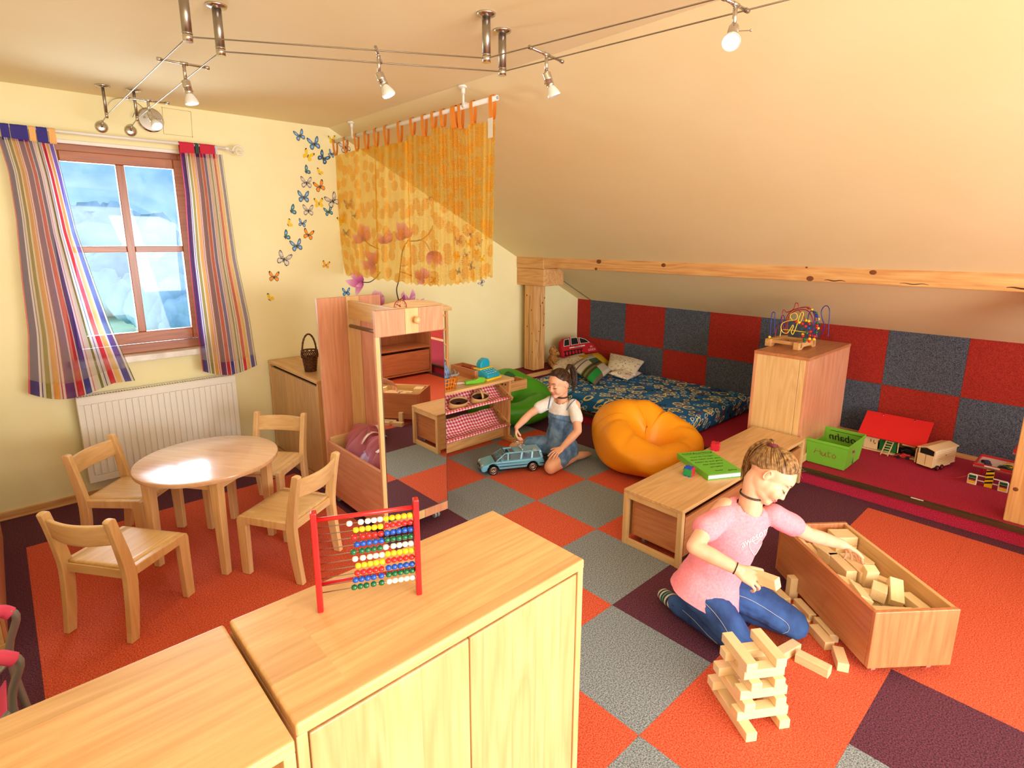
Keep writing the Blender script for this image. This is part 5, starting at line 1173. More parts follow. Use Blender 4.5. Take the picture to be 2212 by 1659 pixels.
m.grid(lambda u, v: V((0.072*cos(2*pi*u)*(0.7+0.5*sin(pi*v)**0.8)*(1-0.75*v**5)+0.006*sin(9*u*6.28), 0.042*sin(2*pi*u)*(0.8+0.4*sin(pi*v))*(1-0.6*v**5), 0.215*v)), 36, 18, closed=True); m.build('bag', BLC, tt)
m = MB(); m.box((0.03, 0, 0.212), (0.05, 0.02, 0.03), Matrix.Rotation(0.7, 3, 'Y')); m.build('patch', plain('blue_patch', rgb(44, 84, 170), 0.8), tt, bevel=0.006)
# two chip baskets lying in the upper sling
CHIP = plain('chip_wood', rgb(206, 164, 108), 0.6); CHIPD = plain('dark_basket_lining', rgb(70, 36, 28), 0.7)
for lab, px, rzv, hand in (('oval brown chip basket in the upper sling, next to the mirror', (988, 884), 0.05, False), ('oval brown chip basket with an upright handle in the upper sling', (1034, 868), 0.12, True)):
    p = at(*px, y=1.0); tt = thing('chip_basket', lab, 'basket', (p.x, 1.0, 0.395), rzv, 'chip baskets in the sling'); m = MB()
    tilt = Matrix.Rotation(radians(22), 3, 'X')
    m.grid(lambda u, v: tilt @ V((0.088*cos(2*pi*u), 0.05*sin(2*pi*u), 0.006+0.05*v)), 32, 3, closed=True); m.build('rim', CHIP, tt, solid=0.003)
    m = MB(); m.lathe([(0.05, 0.006), (0.05, 0.008), (0.001, 0.009)], Matrix.Diagonal((1.7, 0.96, 1)), 28); o = m.build('lining', CHIPD, tt); o.data.transform(tilt.to_4x4()); 
    m = MB(); m.grid(lambda u, v: tilt @ V((0.083*cos(2*pi*u)*(0.99-0.7*v), 0.046*sin(2*pi*u)*(0.99-0.7*v), 0.042-0.01*v)), 28, 4, closed=True); m.build('dark_filling', CHIPD, tt)
    if hand:
        m = MB(); m.grid(lambda u, v: V((-0.012+0.024*u, -0.05*cos(pi*v), 0.03+0.075*sin(pi*v))), 2, 18); m.build('handle', CHIP, tt, solid=0.003)
# wicker basket on the corner cupboard
WICK = noisy('dark_wicker', rgb(60, 32, 18), rgb(122, 76, 46), 90, rough=0.6)
tt = thing('wicker_basket', 'small dark wicker basket with a tall handle on the corner cupboard', 'basket', (-0.86, 1.41, 0.762)); m = MB()
for q in range(13):
    z = 0.004+0.008*q; r = 0.036+0.012*(q/12)
    m.tube([((r+0.0025*(1 if (k+q) % 2 else -1))*cos(2*pi*k/24) and V(((r+0.0025*(1 if (k+q) % 2 else -1))*cos(2*pi*k/24), (r+0.0025*(1 if (k+q) % 2 else -1))*sin(2*pi*k/24), z))) for k in range(24)], 0.0042, 5, closed=True)
m.lathe([(0.034, 0), (0.034, 0.004), (0.001, 0.005)], None, 18); m.build('body', WICK, tt)
m = MB()
for zz, s_ in ((0.112, 1), (0.132, -1)):
    m.tube([V(((0.055)*cos(2*pi*k/48), 0.055*sin(2*pi*k/48), zz+0.010*s_*sin(12*2*pi*k/48))) for k in range(48)], 0.0042, 5, closed=True)
m.tube([V((0.053*cos(2*pi*k/30), 0.053*sin(2*pi*k/30), 0.148)) for k in range(30)], 0.006, 6, closed=True); m.build('open_border', WICK, tt)
m = MB(); m.tube([V((0.05*cos(pi*q/16), 0.004*sin(q*2.0), 0.14+0.125*sin(pi*q/16))) for q in range(17)], 0.006, 6); m.tube([V((0.05*cos(pi*q/16), -0.004*sin(q*2.0), 0.14+0.125*sin(pi*q/16))) for q in range(17)], 0.006, 6); m.build('handle', WICK, tt)

# ------------------------------------------------------------------ tulle dresses in the trolley box
PINKS = plain('pink_satin', rgb(232, 110, 170), 0.4); LILAC = plain('lilac_cloth', rgb(196, 176, 226), 0.7); WRIB = plain('white_satin_ribbon', rgb(246, 240, 238), 0.4)
def crumple(name, label, c, rad, mat, seed, grp):
    tt = thing(name, label, 'costume', c, 0, grp); rr = random.Random(seed); ph = [rr.uniform(0, 6.28) for _ in range(8)]; m = MB()
    for lay in range(3):
        def fn(u, v, lay=lay):
            a = 2*pi*u; th = pi*v*0.98+0.01; k = 1+0.16*sin(3*a+ph[lay]+2*th)+0.10*sin(7*a+ph[lay+3])*sin(2*th)+0.06*sin(13*a+ph[5]); k *= 1-0.10*lay
            return V((rad[0]*k*sin(th)*cos(a), rad[1]*k*sin(th)*sin(a), rad[2]*k*cos(th)))
        m.grid(fn, 48, 22, closed=True)
    m.build('tulle', mat, tt); return tt
p1, p2, p3 = V((-0.80, 0.72, 0.37)), V((-0.78, 0.50, 0.36)), V((-0.79, 0.35, 0.32))
tt = crumple('tulle_dress', 'crumpled pink tulle dress with a white ribbon, at the back of the trolley box', p1, (0.15, 0.15, 0.13), TULLE, 1, 'costumes in the trolley box')
m = MB(); m.grid(lambda u, v: V((-0.1+0.2*u, -0.10+0.025*v, 0.075+0.05*sin(pi*u)+0.012*sin(6*u))), 16, 2); m.grid(lambda u, v: V((0.02+0.03*v+0.03*u, -0.12+0.17*u, 0.10+0.045*sin(pi*u))), 14, 2); m.build('ribbon', WRIB, tt, solid=0.002)
m = MB(); m.grid(lambda u, v: V((0.0+0.05*cos(6.28*u)*sin(3.1*v)*(1+.3*sin(19*u)), -0.09+0.05*sin(6.28*u)*sin(3.1*v), 0.05+0.045*cos(3.1*v)*(1+.2*sin(12*u)))), 24, 12, closed=True); m.build('satin_rosette', PINKS, tt)
tt = crumple('tulle_dress', 'crumpled lilac pink tulle dress at the front of the trolley box', p2, (0.16, 0.16, 0.13), TULLE, 2, 'costumes in the trolley box')
m = MB(); m.grid(lambda u, v: V((-0.13+0.24*u, -0.09+0.03*v-0.05*u, 0.09+0.045*sin(pi*u))), 16, 2); m.build('ribbon', WRIB, tt, solid=0.002)
tt = crumple('costume_cloth', 'smooth lilac cloth lying between the tulle dresses', V((-0.86, 0.58, 0.33)), (0.08, 0.10, 0.08), LILAC, 3, 'costumes in the trolley box')
tt = crumple('costume_cloth', 'pale pink costume bundle low behind the mirror board', p3, (0.13, 0.09, 0.09), add_nodes_sheer('rose_tulle', 0.5, rgb(255, 230, 230), tulle_color(rgb(244, 206, 212), 0.75)), 4, 'costumes in the trolley box')

# ------------------------------------------------------------------ things on the bench
a, b_, c, d = at(1478, 1001, z=0.36), at(1516, 1034, z=0.33), at(1597, 1034, z=0.36), at(1566, 972, z=0.36)
GB = plain('green_binder_card', rgb(116, 200, 62), 0.45); PAPER = plain('paper', rgb(236, 240, 244), 0.8)
o_, ex, ey = at(1530, 1035, z=0.329), None, None
q0, q1, q2 = at(1477, 978, z=0.36), at(1530, 1027, z=0.36), at(1597, 1020, z=0.36)
ex = (q2-q1); ex.z = 0; ex.normalize(); ey = V((-ex.y, ex.x, 0)); ln = (q0-q1).dot(ey); wd = max(0.22, (q2-q1).dot(ex)+0.03)
M = Matrix(((ex.x, ey.x, 0, q1.x), (ex.y, ey.y, 0, q1.y), (0, 0, 1, 0.327), (0, 0, 0, 1)))
t = thing('ring_binder', 'bright green ring binder with handwriting lying on the bench', 'binder', (q1.x, q1.y, 0.327), atan2(ex.y, ex.x))
m = MB(); m.bx(0, wd, 0, ln, 0, 0.0025); m.bx(0, wd, 0, ln, 0.033, 0.0355); m.bx(0, 0.0025, 0, ln, 0.0025, 0.033); m.build('cover', GB, t, bevel=0.001)
m = MB(); m.bx(0.006, wd-0.012, 0.008, ln-0.008, 0.004, 0.026); m.build('paper_stack', PAPER, t)
m = MB(); m.tube([V((0.0, ln*0.62+0.009*cos(x), 0.018+0.009*sin(x))) for x in [k*0.4 for k in range(16)]], 0.0012, 5, closed=True); m.build('finger_hole', STEEL, t)
INK = plain('black_ink', rgb(20, 22, 20), 0.7)
M3 = xf(t)
lines = ['CLICS-Bauanleitung', 'Wenn ihr Vorlagen', 'davon haben wollt, dann', 'kopiert sie euch gerne.', 'Aber bitte keine', 'zerrupfen!']
for k, s_ in enumerate(lines):
    sz = 0.026 if k == 0 else 0.0205
    text('handwriting', s_, sz, M3 @ Matrix.Translation((wd*0.5, ln*(0.91-(0.05 if k else 0)-0.115*k), 0.0359)), INK, t, shear=0.35, extrude=0.0002)
text('handwriting', 'Danke', 0.019, M3 @ Matrix.Translation((wd*0.42, ln*0.13, 0.0359)), INK, t, shear=0.35, extrude=0.0002)
text('signature', 'Salina', 0.026, M3 @ Matrix.Translation((wd*0.76, ln*0.10, 0.0359)), INK, t, shear=0.5, extrude=0.0002)
m = MB(); m.bx(wd*0.12, wd*0.40, ln*0.862, ln*0.866, 0.0355, 0.0361); m.bx(wd*0.42, wd*0.9, ln*0.85, ln*0.855, 0.0355, 0.0361); m.build('underline', INK, t)
def click_cube(label, p, rzv, mats):
    t = thing('click_cube', label, 'toy block', p, rzv, 'plastic click cubes on the bench'); h = 0.024
    for k, (ax_, sg) in enumerate((('x', 1), ('x', -1), ('y', 1), ('y', -1), ('z', 1), ('z', -1))):
        m = MB(); i = 'xyz'.index(ax_); s_ = [0.044]*3; s_[i] = 0.006; c_ = [0, 0, h]; c_[i] += sg*0.0225; m.box(c_, s_)
        for q in (-0.012, 0.012):
            for e in (-1, 1):
                c2 = list(c_); j = (i+1) % 3; l2 = (i+2) % 3; c2[j] += e*0.0235; c2[l2] += q; s2 = [0.008]*3; s2[i] = 0.0075; m.box(c2, s2)
        m.build('face_plate', mats[k % len(mats)], t, bevel=0.0012)
    return t
RP = plain('click_red', rgb(206, 36, 60), 0.35); BP_ = plain('click_blue', rgb(30, 80, 210), 0.35); GP_ = plain('click_green', rgb(30, 150, 80), 0.35)
p = at(1545, 971, z=0.329); click_cube('red plastic click cube behind the green binder', (p.x, p.y, 0.3285), 0.3, [RP])
p = at(1488, 1026, z=0.329); click_cube('red, blue and green click cube in front of the binder', (p.x, p.y, 0.3285), 0.15, [RP, GP_, BP_, RP, BP_, BP_])

# ------------------------------------------------------------------ bead maze on the tall cabinet
P0, P1, P2, P3 = at(1654, 746, z=0.887), at(1728, 757, z=0.887), at(1763, 750, z=0.887), at(1798, 739, z=0.887)
ex = (P1-P0); Lx = 0.36; ang = atan2(ex.y, ex.x)
t = thing('bead_maze', 'wooden bead maze with coloured wire loops on the tall cabinet', 'toy', P0, ang); ex.normalize(); ey = V((-ex.y, ex.x, 0))
def LM(u, v, z=0.887):
    p = at(u, v, z=z)-P0; return V((p.dot(ex), p.dot(ey), z-0.887))
Lx = LM(1728, 757).x; Wy = max(0.16, LM(1798, 739).y-0.0); OAK = PINE['x']
Wy = 0.235
for ya in (0, Wy-0.03):
    m = MB()
    m.prism([(0, 0), (0.03, 0), (0.05, 0.022), (Lx-0.05, 0.022), (Lx-0.03, 0), (Lx, 0), (Lx, 0.05), (0, 0.05)], ya, ya+0.03, 'y') if False else m.prism([(0, 0.012), (0.02, 0.012), (0.05, 0.028), (Lx-0.05, 0.028), (Lx-0.02, 0.012), (Lx, 0.012), (Lx, 0.052), (0, 0.052)], ya, ya+0.03, 'y')
    m.build('long_rail', OAK, t, bevel=0.003)
for xa in (0, Lx-0.045):
    m = MB(); m.prism([(-0.02, 0), (0.03, 0), (0.06, 0.018), (Wy-0.06, 0.018), (Wy-0.03, 0), (Wy+0.02, 0), (Wy+0.02, 0.056), (-0.02, 0.056)], xa, xa+0.045, 'x'); m.build('end_block', PINE['y'], t, bevel=0.004)
WR, WB_, WY_ = plain('red_wire', rgb(176, 26, 36), 0.3), plain('blue_wire', rgb(40, 44, 160), 0.3), plain('yellow_wire', rgb(246, 216, 60), 0.3)
def zz(u, v, y):
    """point above the base seen at pixel (u, v), at depth y of the maze"""
    n = ey; o = P0+ey*y; d = ray(u, v); k = (o-CAM).dot(n)/d.dot(n); p = CAM+d*k-P0; return V((p.dot(ex), p.dot(ey), p.z))
def mz(u, v): return (1640+u/6.8, 640+v/6.8)
def wire(name, pts, y, mat, r=0.0032):
    m = MB(); m.tube(smooth_path([zz(*mz(a, b_), y if len(q) < 1 else q[0]) for a, b_, *q in pts], 7), r, 6); return m.build(name, mat, t)
wire('blue_wire', [(160, 590), (165, 520), (180, 300), (195, 240), (215, 232), (232, 260), (225, 400), (222, 540)], 0.015, WB_)
wire('blue_wire', [(312, 580), (318, 400), (325, 310), (345, 280), (368, 300), (370, 380), (340, 560)], 0.10, WB_)
wire('blue_wire', [(1012, 600), (1020, 420), (1035, 240), (1020, 165), (985, 138), (940, 165), (912, 230), (925, 330), (955, 430), (930, 520), (890, 570)], 0.22, WB_)
wire('blue_wire', [(790, 560), (800, 400), (830, 280), (855, 270), (862, 330), (850, 420), (830, 600)], 0.06, WB_)
wire('blue_wire', [(700, 480), (712, 340), (740, 240), (790, 215), (815, 250), (815, 330), (790, 480)], 0.12, WB_)
wire('red_wire', [(385, 560), (400, 330), (470, 220), (570, 180), (690, 160), (770, 200), (815, 290), (840, 420), (845, 620)], 0.20, WR, 0.0038)
wire('red_wire', [(410, 570), (420, 350), (490, 240), (590, 200), (700, 205), (770, 290), (790, 400), (780, 600)], 0.16, WR, 0.0038)
wire('red_wire', [(400, 560), (340, 400), (345, 230), (370, 200), (405, 235), (500, 190), (530, 110), (550, 98), (575, 120), (580, 200), (640, 270), (670, 350), (640, 430)], 0.07, WR)
wire('red_wire', [(235, 605), (245, 500), (270, 450), (300, 432)], 0.05, WR)
wire('yellow_wire', [(305, 590), (320, 500), (320, 440), (350, 390), (430, 360), (520, 350), (560, 310), (550, 260), (510, 245), (465, 270), (455, 310), (490, 350)], 0.03, WY_)
wire('yellow_wire', [(320, 470), (350, 530), (410, 540), (450, 490), (490, 425), (500, 450), (470, 520), (490, 560), (520, 510), (560, 400), (590, 300), (620, 240), (645, 240), (640, 300), (600, 400)], 0.03, WY_)
wire('yellow_wire', [(350, 488), (480, 500), (620, 520), (720, 530)], 0.05, WY_)
rr = random.Random(2); BCOL = [RED, YEL, BLU, GRN, RED, YEL]
BEADS = [(152, 598, .015, YEL), (545, 375, .03, RED), (585, 385, .03, YEL), (632, 405, .03, RED), (680, 440, .03, RED), (640, 560, .04, YEL), (640, 585, .03, RED), (663, 630, .02, GRN), (665, 662, .02, GRN), (735, 660, .02, RED), (740, 625, .02, YEL), (745, 575, .03, RED), (752, 520, .03, RED), (700, 545, .03, GRN), (730, 470, .05, BLU), (735, 405, .06, RED), (728, 365, .06, YEL), (690, 355, .06, YEL), (812, 590, .03, RED), (805, 632, .03, YEL), (840, 530, .05, GRN), (845, 460, .05, RED), (865, 470, .06, YEL), (848, 430, .06, RED), (852, 390, .06, GRN), (870, 335, .08, YEL), (850, 295, .1, BLU), (835, 250, .14, GRN), (812, 238, .15, GRN), (775, 198, .18, YEL), (725, 172, .2, RED)]
for a, b_, y, mt in BEADS:
    m = MB(); c = zz(*mz(a, b_), y); m.ball(c, 0.0105, 12, 8); m.build('bead', mt, t)

# ------------------------------------------------------------------ toys on the platform
ZP = 0.1
BL, BN, BRt = at(1743, 997, z=ZP), at(1821, 1018, z=ZP), at(1857, 990, z=ZP)
e1 = (BL-BN); e2 = (BRt-BN); ang = atan2((BN-BL).y, (BN-BL).x); wl = e1.length; dl = e2.length
t = thing('green_toy_bin', 'translucent lime green plastic bin marked Auto beside the tall cabinet', 'bin', (BL+BN)/2, ang)
LIME, nt, b = newmat('lime_translucent_plastic'); b.inputs['Base Color'].default_value = rgb(150, 226, 84); b.inputs['Roughness'].default_value = 0.35; b.inputs['Transmission Weight'].default_value = 0.45; b.inputs['IOR'].default_value = 1.15
W2, D2 = wl/2*1.03, min(dl, 0.33); Hb = 0.19
def bin_ring(s, z, inset=0): return [V((sx*(W2*s-inset), (D2/2)+sy*(D2/2*s-inset), z)) for sx, sy in ((-1, -1), (1, -1), (1, 1), (-1, 1))]
m = MB(); R = [[m.bm.verts.new(p) for p in ring_] for ring_ in (bin_ring(1.0, 0.004), bin_ring(1.13, Hb-0.02), bin_ring(1.17, Hb-0.02), bin_ring(1.17, Hb), bin_ring(1.13, Hb), bin_ring(1.12, Hb-0.02), bin_ring(0.98, 0.01))]
m.skin(R); m.build('tub', LIME, t, bevel=0.006, seg=2, smooth=30)
MAR = plain('brown_red_marker', rgb(150, 44, 30), 0.6)
def stroke(name, pts, z0, y0, sc, mat, parent, r=0.0022, n=6, lean=0.085, x0=0.0):
    m = MB()
    for st in pts: m.tube(smooth_path([(x0+x*sc, y0-lean*(z0+z*sc)-0.003, z0+z*sc) for x, z in st], n), r, 5)
    return m.build(name, mat, parent)
AUTO = [[(0, .15), (.25, .9), (.5, 1.1), (.62, .7), (.7, .1)], [(.1, .42), (.4, .5), (.7, .45)], [(.85, .5), (.85, .15), (1.0, .05), (1.15, .3), (1.2, .5), (1.2, .1), (1.35, .05)], [(1.55, .9), (1.5, .4), (1.55, .08), (1.75, .12)], [(1.35, .55), (1.8, .6)], [(2.05, .5), (1.9, .3), (2.0, .08), (2.2, .1), (2.28, .35), (2.1, .52), (1.98, .42)]]
stroke('marker_lettering', AUTO, 0.075, 0.0, 0.062, MAR, t, x0=-W2*0.62)
m = MB(); m.box((W2*1.075, D2*0.42, 0.115), (0.002, 0.07, 0.06), Matrix.Rotation(0.08, 3, 'Y') @ Matrix.Rotation(0.12, 3, 'X')); o = m.build('picture_sticker', WHITEPL, t)
m = MB()
for y, z, mt in ((0.36, 0.12, 0), (0.42, 0.13, 1), (0.46, 0.11, 2), (0.40, 0.10, 1)):
    m.mi = mt; m.box((W2*1.08+0.001, D2*y, z), (0.002, 0.016, 0.024), Matrix.Rotation(0.4, 3, 'X'))
m.build('sticker_picture', [BLACK, plain('sticker_orange', rgb(226, 130, 70), 0.5), plain('sticker_violet', rgb(110, 90, 160), 0.5)], o)
text('reversed_lettering', 'nobahn'[::1], 0.075, xf(t) @ (Matrix.Translation((0.02, D2*1.05-0.012, 0.125)) @ Matrix.Rotation(pi/2, 4, 'X') @ Matrix.Scale(-1, 4, (1, 0, 0))), INK, t, shear=0.2)
m = MB(); m.bx(-0.09, 0.13, D2*1.06-0.012, D2*1.06-0.010, 0.168, 0.171); m.build('ink_line', INK, t)
rr = random.Random(9)
for k, (cx, cy, cz, col, sh, lab) in enumerate(((0.03, 0.06, 0.03, rgb(226, 120, 40), (0.07, 0.04, 0.035), 'orange plastic toy piece inside the green bin'), (-0.01, 0.04, 0.02, rgb(246, 220, 40), (0.045, 0.03, 0.02), 'yellow plastic toy piece inside the green bin'), (-0.08, 0.12, 0.025, rgb(40, 110, 60), (0.12, 0.08, 0.04), 'dark green toy track piece inside the green bin'), (0.06, 0.16, 0.03, rgb(60, 70, 74), (0.1, 0.1, 0.05), 'dark grey toy piece inside the green bin'))):
    p = xf(t) @ V((cx, cy, 0.012)); o = thing('toy_piece', lab, 'toy part', p, ang+0.3*k, 'toy pieces in the green bin'); m = MB(); m.box((0, 0, sh[2]/2), sh); m.box((sh[0]*0.2, 0, sh[2]*1.1), (sh[0]*0.4, sh[1]*0.7, sh[2]*0.4)); m.build('body', plain('piece_%d' % k, col, 0.4), o, bevel=0.004)
    m = MB(); m.cyl((-sh[0]*0.25, 0, sh[2]), (-sh[0]*0.25, 0, sh[2]+0.006), 0.006, 10); m.build('peg', plain('peg_%d' % k, col, 0.4), o)

# red-roofed wooden barn
A, B_ = at(1862, 968, z=ZP), at(1982, 996, z=ZP); ex = B_-A; wB = ex.length; ang = atan2(ex.y, ex.x)
t = thing('toy_barn', 'wooden toy barn with a red roof and a ladder in front', 'toy barn', A, ang); RB = plain('barn_red', rgb(224, 34, 38), 0.4); GBn = plain('barn_green', rgb(16, 120, 56), 0.5)
dB_, hE, hR = 0.21, 0.125, 0.245
m = MB(); m.bx(-0.02, wB+0.02, 0.0, dB_, 0.0, 0.01); m.build('base_plate', PALE['x'], t, bevel=0.001)
for xa in (0, wB-0.01): m = MB(); m.prism([(0.02, 0.01), (dB_, 0.01), (dB_, hR-0.01), (dB_-0.05, hR), (0.02, hE)], xa, xa+0.01, 'x'); m.build('gable_wall', PALE['z'], t, bevel=0.001)
m = MB(); m.bx(0.01, wB-0.01, dB_-0.01, dB_, 0.01, hR-0.01); m.build('back_wall', PALE['x'], t)
m = MB(); m.bx(0.01, wB-0.01, 0.018, 0.026, hE-0.018, hE); m.build('lintel', PALE['x'], t, bevel=0.001)
m = MB(); d = V((0, dB_-0.05+0.03, hR-hE+0.016)); sl_ = d.length; rot = Matrix.Rotation(atan2(d.z, d.y), 3, 'X'); m.box((wB/2, (dB_-0.05-0.03)/2, (hR+hE)/2+0.004), (wB+0.07, sl_+0.012, 0.008), rot); o = m.build('roof', RB, t, bevel=0.001)
m = MB(); m.cyl((-0.035, dB_-0.045, hR+0.012), (0.07, dB_-0.045, hR+0.012), 0.007, 10); m.cyl((wB-0.07, dB_-0.045, hR+0.012), (wB+0.035, dB_-0.045, hR+0.012), 0.007, 10); m.build('ridge_rod', RED, t)
m = MB(); m.tube([(0.075, dB_-0.05, hR+0.016), (0.082, dB_-0.07, hR+0.008), (0.075, dB_-0.075, hR+0.006)], 0.0025, 5); m.tube([(wB-0.08, dB_-0.05, hR+0.016), (wB-0.075, dB_-0.07, hR+0.008), (wB-0.08, dB_-0.075, hR+0.006)], 0.0025, 5)
m.ball((wB*0.36, dB_-0.06, hR+0.004), (0.004, 0.004, 0.002), 8, 6); m.ball((wB*0.66, dB_-0.06, hR+0.004), (0.004, 0.004, 0.002), 8, 6); m.build('roof_hook', CHROME, t)
m = MB(); m.bx(wB*0.29, wB*0.60, 0.03, 0.036, 0.01, hE-0.018); m.build('green_panel', GBn, t)
m = MB(); m.bx(0.004, wB*0.27, 0.008, 0.016, 0.012, hE-0.034); o = m.build('door', PALE['z'], t, bevel=0.001)
m = MB(); m.ball((wB*0.22, 0.006, 0.06), 0.006, 10, 8); m.build('knob', RED, o)
m = MB(); m.bx(0.0, wB*0.29, 0.006, 0.014, hE-0.036, hE-0.024)
for k in range(6): m.bx(0.008+0.05*k*wB, 0.008+0.05*k*wB+0.006, 0.006, 0.012, hE-0.024, hE-0.012)
m.build('hay_rack', PALE['x'], t)
m = MB(); m.bx(wB*0.19, wB*0.2, 0.006, 0.0085, hE-0.06, hE-0.04); m.bx(wB*0.135, wB*0.145, 0.006, 0.0085, hE-0.06, hE-0.04); m.build('door_slot', BLACK, o)
m = MB(); m.bx(wB*0.62, wB*0.64, 0.016, 0.028, 0.01, hE-0.018); m.bx(wB*0.69, wB*0.92, 0.016, 0.024, hE-0.036, hE-0.026); m.build('door_post', PALE['z'], t, bevel=0.001)
m = MB(); m.box((wB-0.004, -0.035, 0.062), (0.008, 0.085, 0.10)); o = m.build('open_door', PALE['z'], t, bevel=0.001)
m = MB(); m.cyl((wB+0.004, -0.06, 0.06), (wB+0.018, -0.06, 0.06), 0.004, 8); m.ball((wB+0.02, -0.06, 0.06), 0.006, 10, 8); m.build('knob', RED, o)
m = MB(); m.bx(0.012, wB-0.012, 0.05, dB_-0.012, 0.01, 0.012); m.build('dark_floor', plain('barn_floor_shade', rgb(60, 50, 44), 0.9), t)  # dark sheet paints the shade inside the barn
lad = thing('toy_ladder', 'small wooden toy ladder leaning on the red-roofed barn', 'ladder', xf(t) @ V((wB*0.44, -0.05, 0.0)), ang)
top = V((0.05*wB, 0.062, 0.115))
for s_ in (-1, 1): m = MB(); m.tube([V((s_*0.0225, 0, 0)), V((s_*0.0225, 0, 0))+top], 0.0048, 4); m.build('rail', PALE['z'], lad)
for k in range(6): m = MB(); q = top*(0.1+0.15*k); m.cyl(q+V((-0.022, 0, 0)), q+V((0.022, 0, 0)), 0.003, 6); m.build('rung', PALE['x'], lad)
def toy_car(name, label, p, rzv, col, ln=0.065, wd=0.03, tp=(0, 0), grp=None, kind='car'):
    t = thing(name, label, 'toy car', p, rzv, grp); t.rotation_euler = (tp[0], tp[1], rzv); h = wd*0.75; wr = wd*0.22
    m = MB()
    if kind == 'car': m.prism([(-ln/2, wr*0.7), (ln/2, wr*0.7), (ln/2, h*0.55), (ln*0.28, h*0.62), (ln*0.12, h), (-ln*0.2, h), (-ln*0.38, h*0.66), (-ln/2, h*0.6)], -wd/2, wd/2, 'y')
    else: m.prism([(-ln/2, wr), (-ln*0.1, wr*0.8), (ln/2, wr*0.8), (ln*0.45, h*0.5), (ln*0.1, h*0.62), (-ln*0.05, h*0.95), (-ln*0.3, h*0.8), (-ln/2, h*0.85)], -wd*0.28, wd*0.28, 'y')
    m.build('body', col, t, bevel=wd*0.07)
    if kind == 'car':
        m = MB(); m.prism([(ln*0.26, h*0.64), (ln*0.12, h*0.95), (-ln*0.18, h*0.95), (-ln*0.35, h*0.68)], -wd*0.505, wd*0.505, 'y'); m.build('windows', BLACK, t)
    for sx in (-0.3, 0.3):
        for sy in (-1, 1):
            m = MB(); m.cyl((ln*sx, sy*wd*0.42-wd*0.08, wr), (ln*sx, sy*wd*0.42+wd*0.08, wr), wr, 12); m.build('wheel', BLACK, t)
    return t
p = xf(t) @ V((wB*0.74, -0.01, 0.0)); toy_car('toy_quad', 'red and black toy quad bike at the barn opening', p, ang+radians(200), RED, 0.095, 0.055, kind='quad')
p = xf(t) @ V((wB*0.78, 0.09, 0.012)); toy_car('toy_tractor', 'dark blue toy vehicle inside the barn', p, ang+0.3, plain('navy_toy', rgb(30, 40, 70), 0.4), 0.10, 0.055)
# horse trailer
A, B_ = at(2000, 1000, z=ZP+0.02), at(2064, 997, z=ZP+0.02); c = at(2028, 1009, z=ZP); ex = V((at(2060, 1004, z=ZP)-at(2017, 1015, z=ZP)))
t = thing('toy_horse_trailer', 'pale wooden toy horse trailer with black wheels on the platform', 'toy trailer', (0, 0, ZP)); 
q0 = at(2016, 1009, z=ZP+0.03); q1 = at(2062, 996, z=ZP+0.03); q2 = at(1993, 994, z=ZP+0.03); ex = (q1-q0).normalized(); ey = V((-ex.y, ex.x, 0)); Lt = (q1-q0).length; Wt = min(0.15, max(0.10, (q2-q0).dot(ey)))
t.location = (q0.x, q0.y, ZP); t.rotation_euler = (0, 0, atan2(ex.y, ex.x)); Ht = 0.155
for k in range(8):
    z0 = 0.03+(Ht-0.042)*k/8; z1 = 0.03+(Ht-0.042)*(k+1)/8-0.0012
    m = MB(); m.bx(0, Lt, 0, 0.008, z0, z1); m.build('wall_slat', PALE['x'], t, bevel=0.0006)
m = MB(); m.bx(0, Lt, Wt-0.008, Wt, 0.03, Ht-0.012); m.build('far_wall', PALE['x'], t); m = MB(); m.bx(Lt-0.008, Lt, 0.008, Wt-0.008, 0.03, Ht-0.012); m.build('front_wall', PALE['z'], t); m = MB(); m.bx(-0.012, Lt+0.012, 0.004, Wt-0.004, 0.022, 0.03); m.build('floor_board', PALE['x'], t)
m = MB(); m.prism([(-0.006, Ht-0.014), (Wt*0.5, Ht+0.002), (Wt+0.006, Ht-0.014), (Wt+0.006, Ht-0.006), (Wt*0.5, Ht+0.01), (-0.006, Ht-0.006)], -0.012, Lt+0.012, 'x'); m.build('roof', PALE['x'], t, bevel=0.001)
for k in range(2):
    m = MB(); m.bx(-0.01, -0.002, 0.002+k*Wt/2, Wt/2-0.002+k*Wt/2, 0.028, Ht-0.05); m.build('door', PALE['z'], t, bevel=0.001)
m = MB(); m.bx(0.002, 0.004, 0.01, Wt-0.01, Ht-0.05, Ht-0.016); m.build('opening_shade_sheet', DARK, t)  # near-black sheet paints the shade inside the open trailer
m = MB(); m.bx(0.03, Lt*0.75, -0.006, 0.0, 0.02, 0.04); m.build('mudguard', PALE['x'], t, bevel=0.001)
for xa in (0.035, 0.085):
    for ya in (-0.012, Wt+0.002):
        m = MB(); m.cyl((xa, ya, 0.019), (xa, ya+0.01, 0.019), 0.019, 18); o = m.build('wheel', BLACK, t, smooth=40); m = MB(); m.cyl((xa, ya-0.001, 0.019), (xa, ya+0.011, 0.019), 0.009, 12); m.build('hub', RED, o)
m = MB(); m.ball((Lt*0.52, -0.001, Ht*0.62), (0.008, 0.002, 0.003), 10, 6); m.build('slot', BLACK, t)
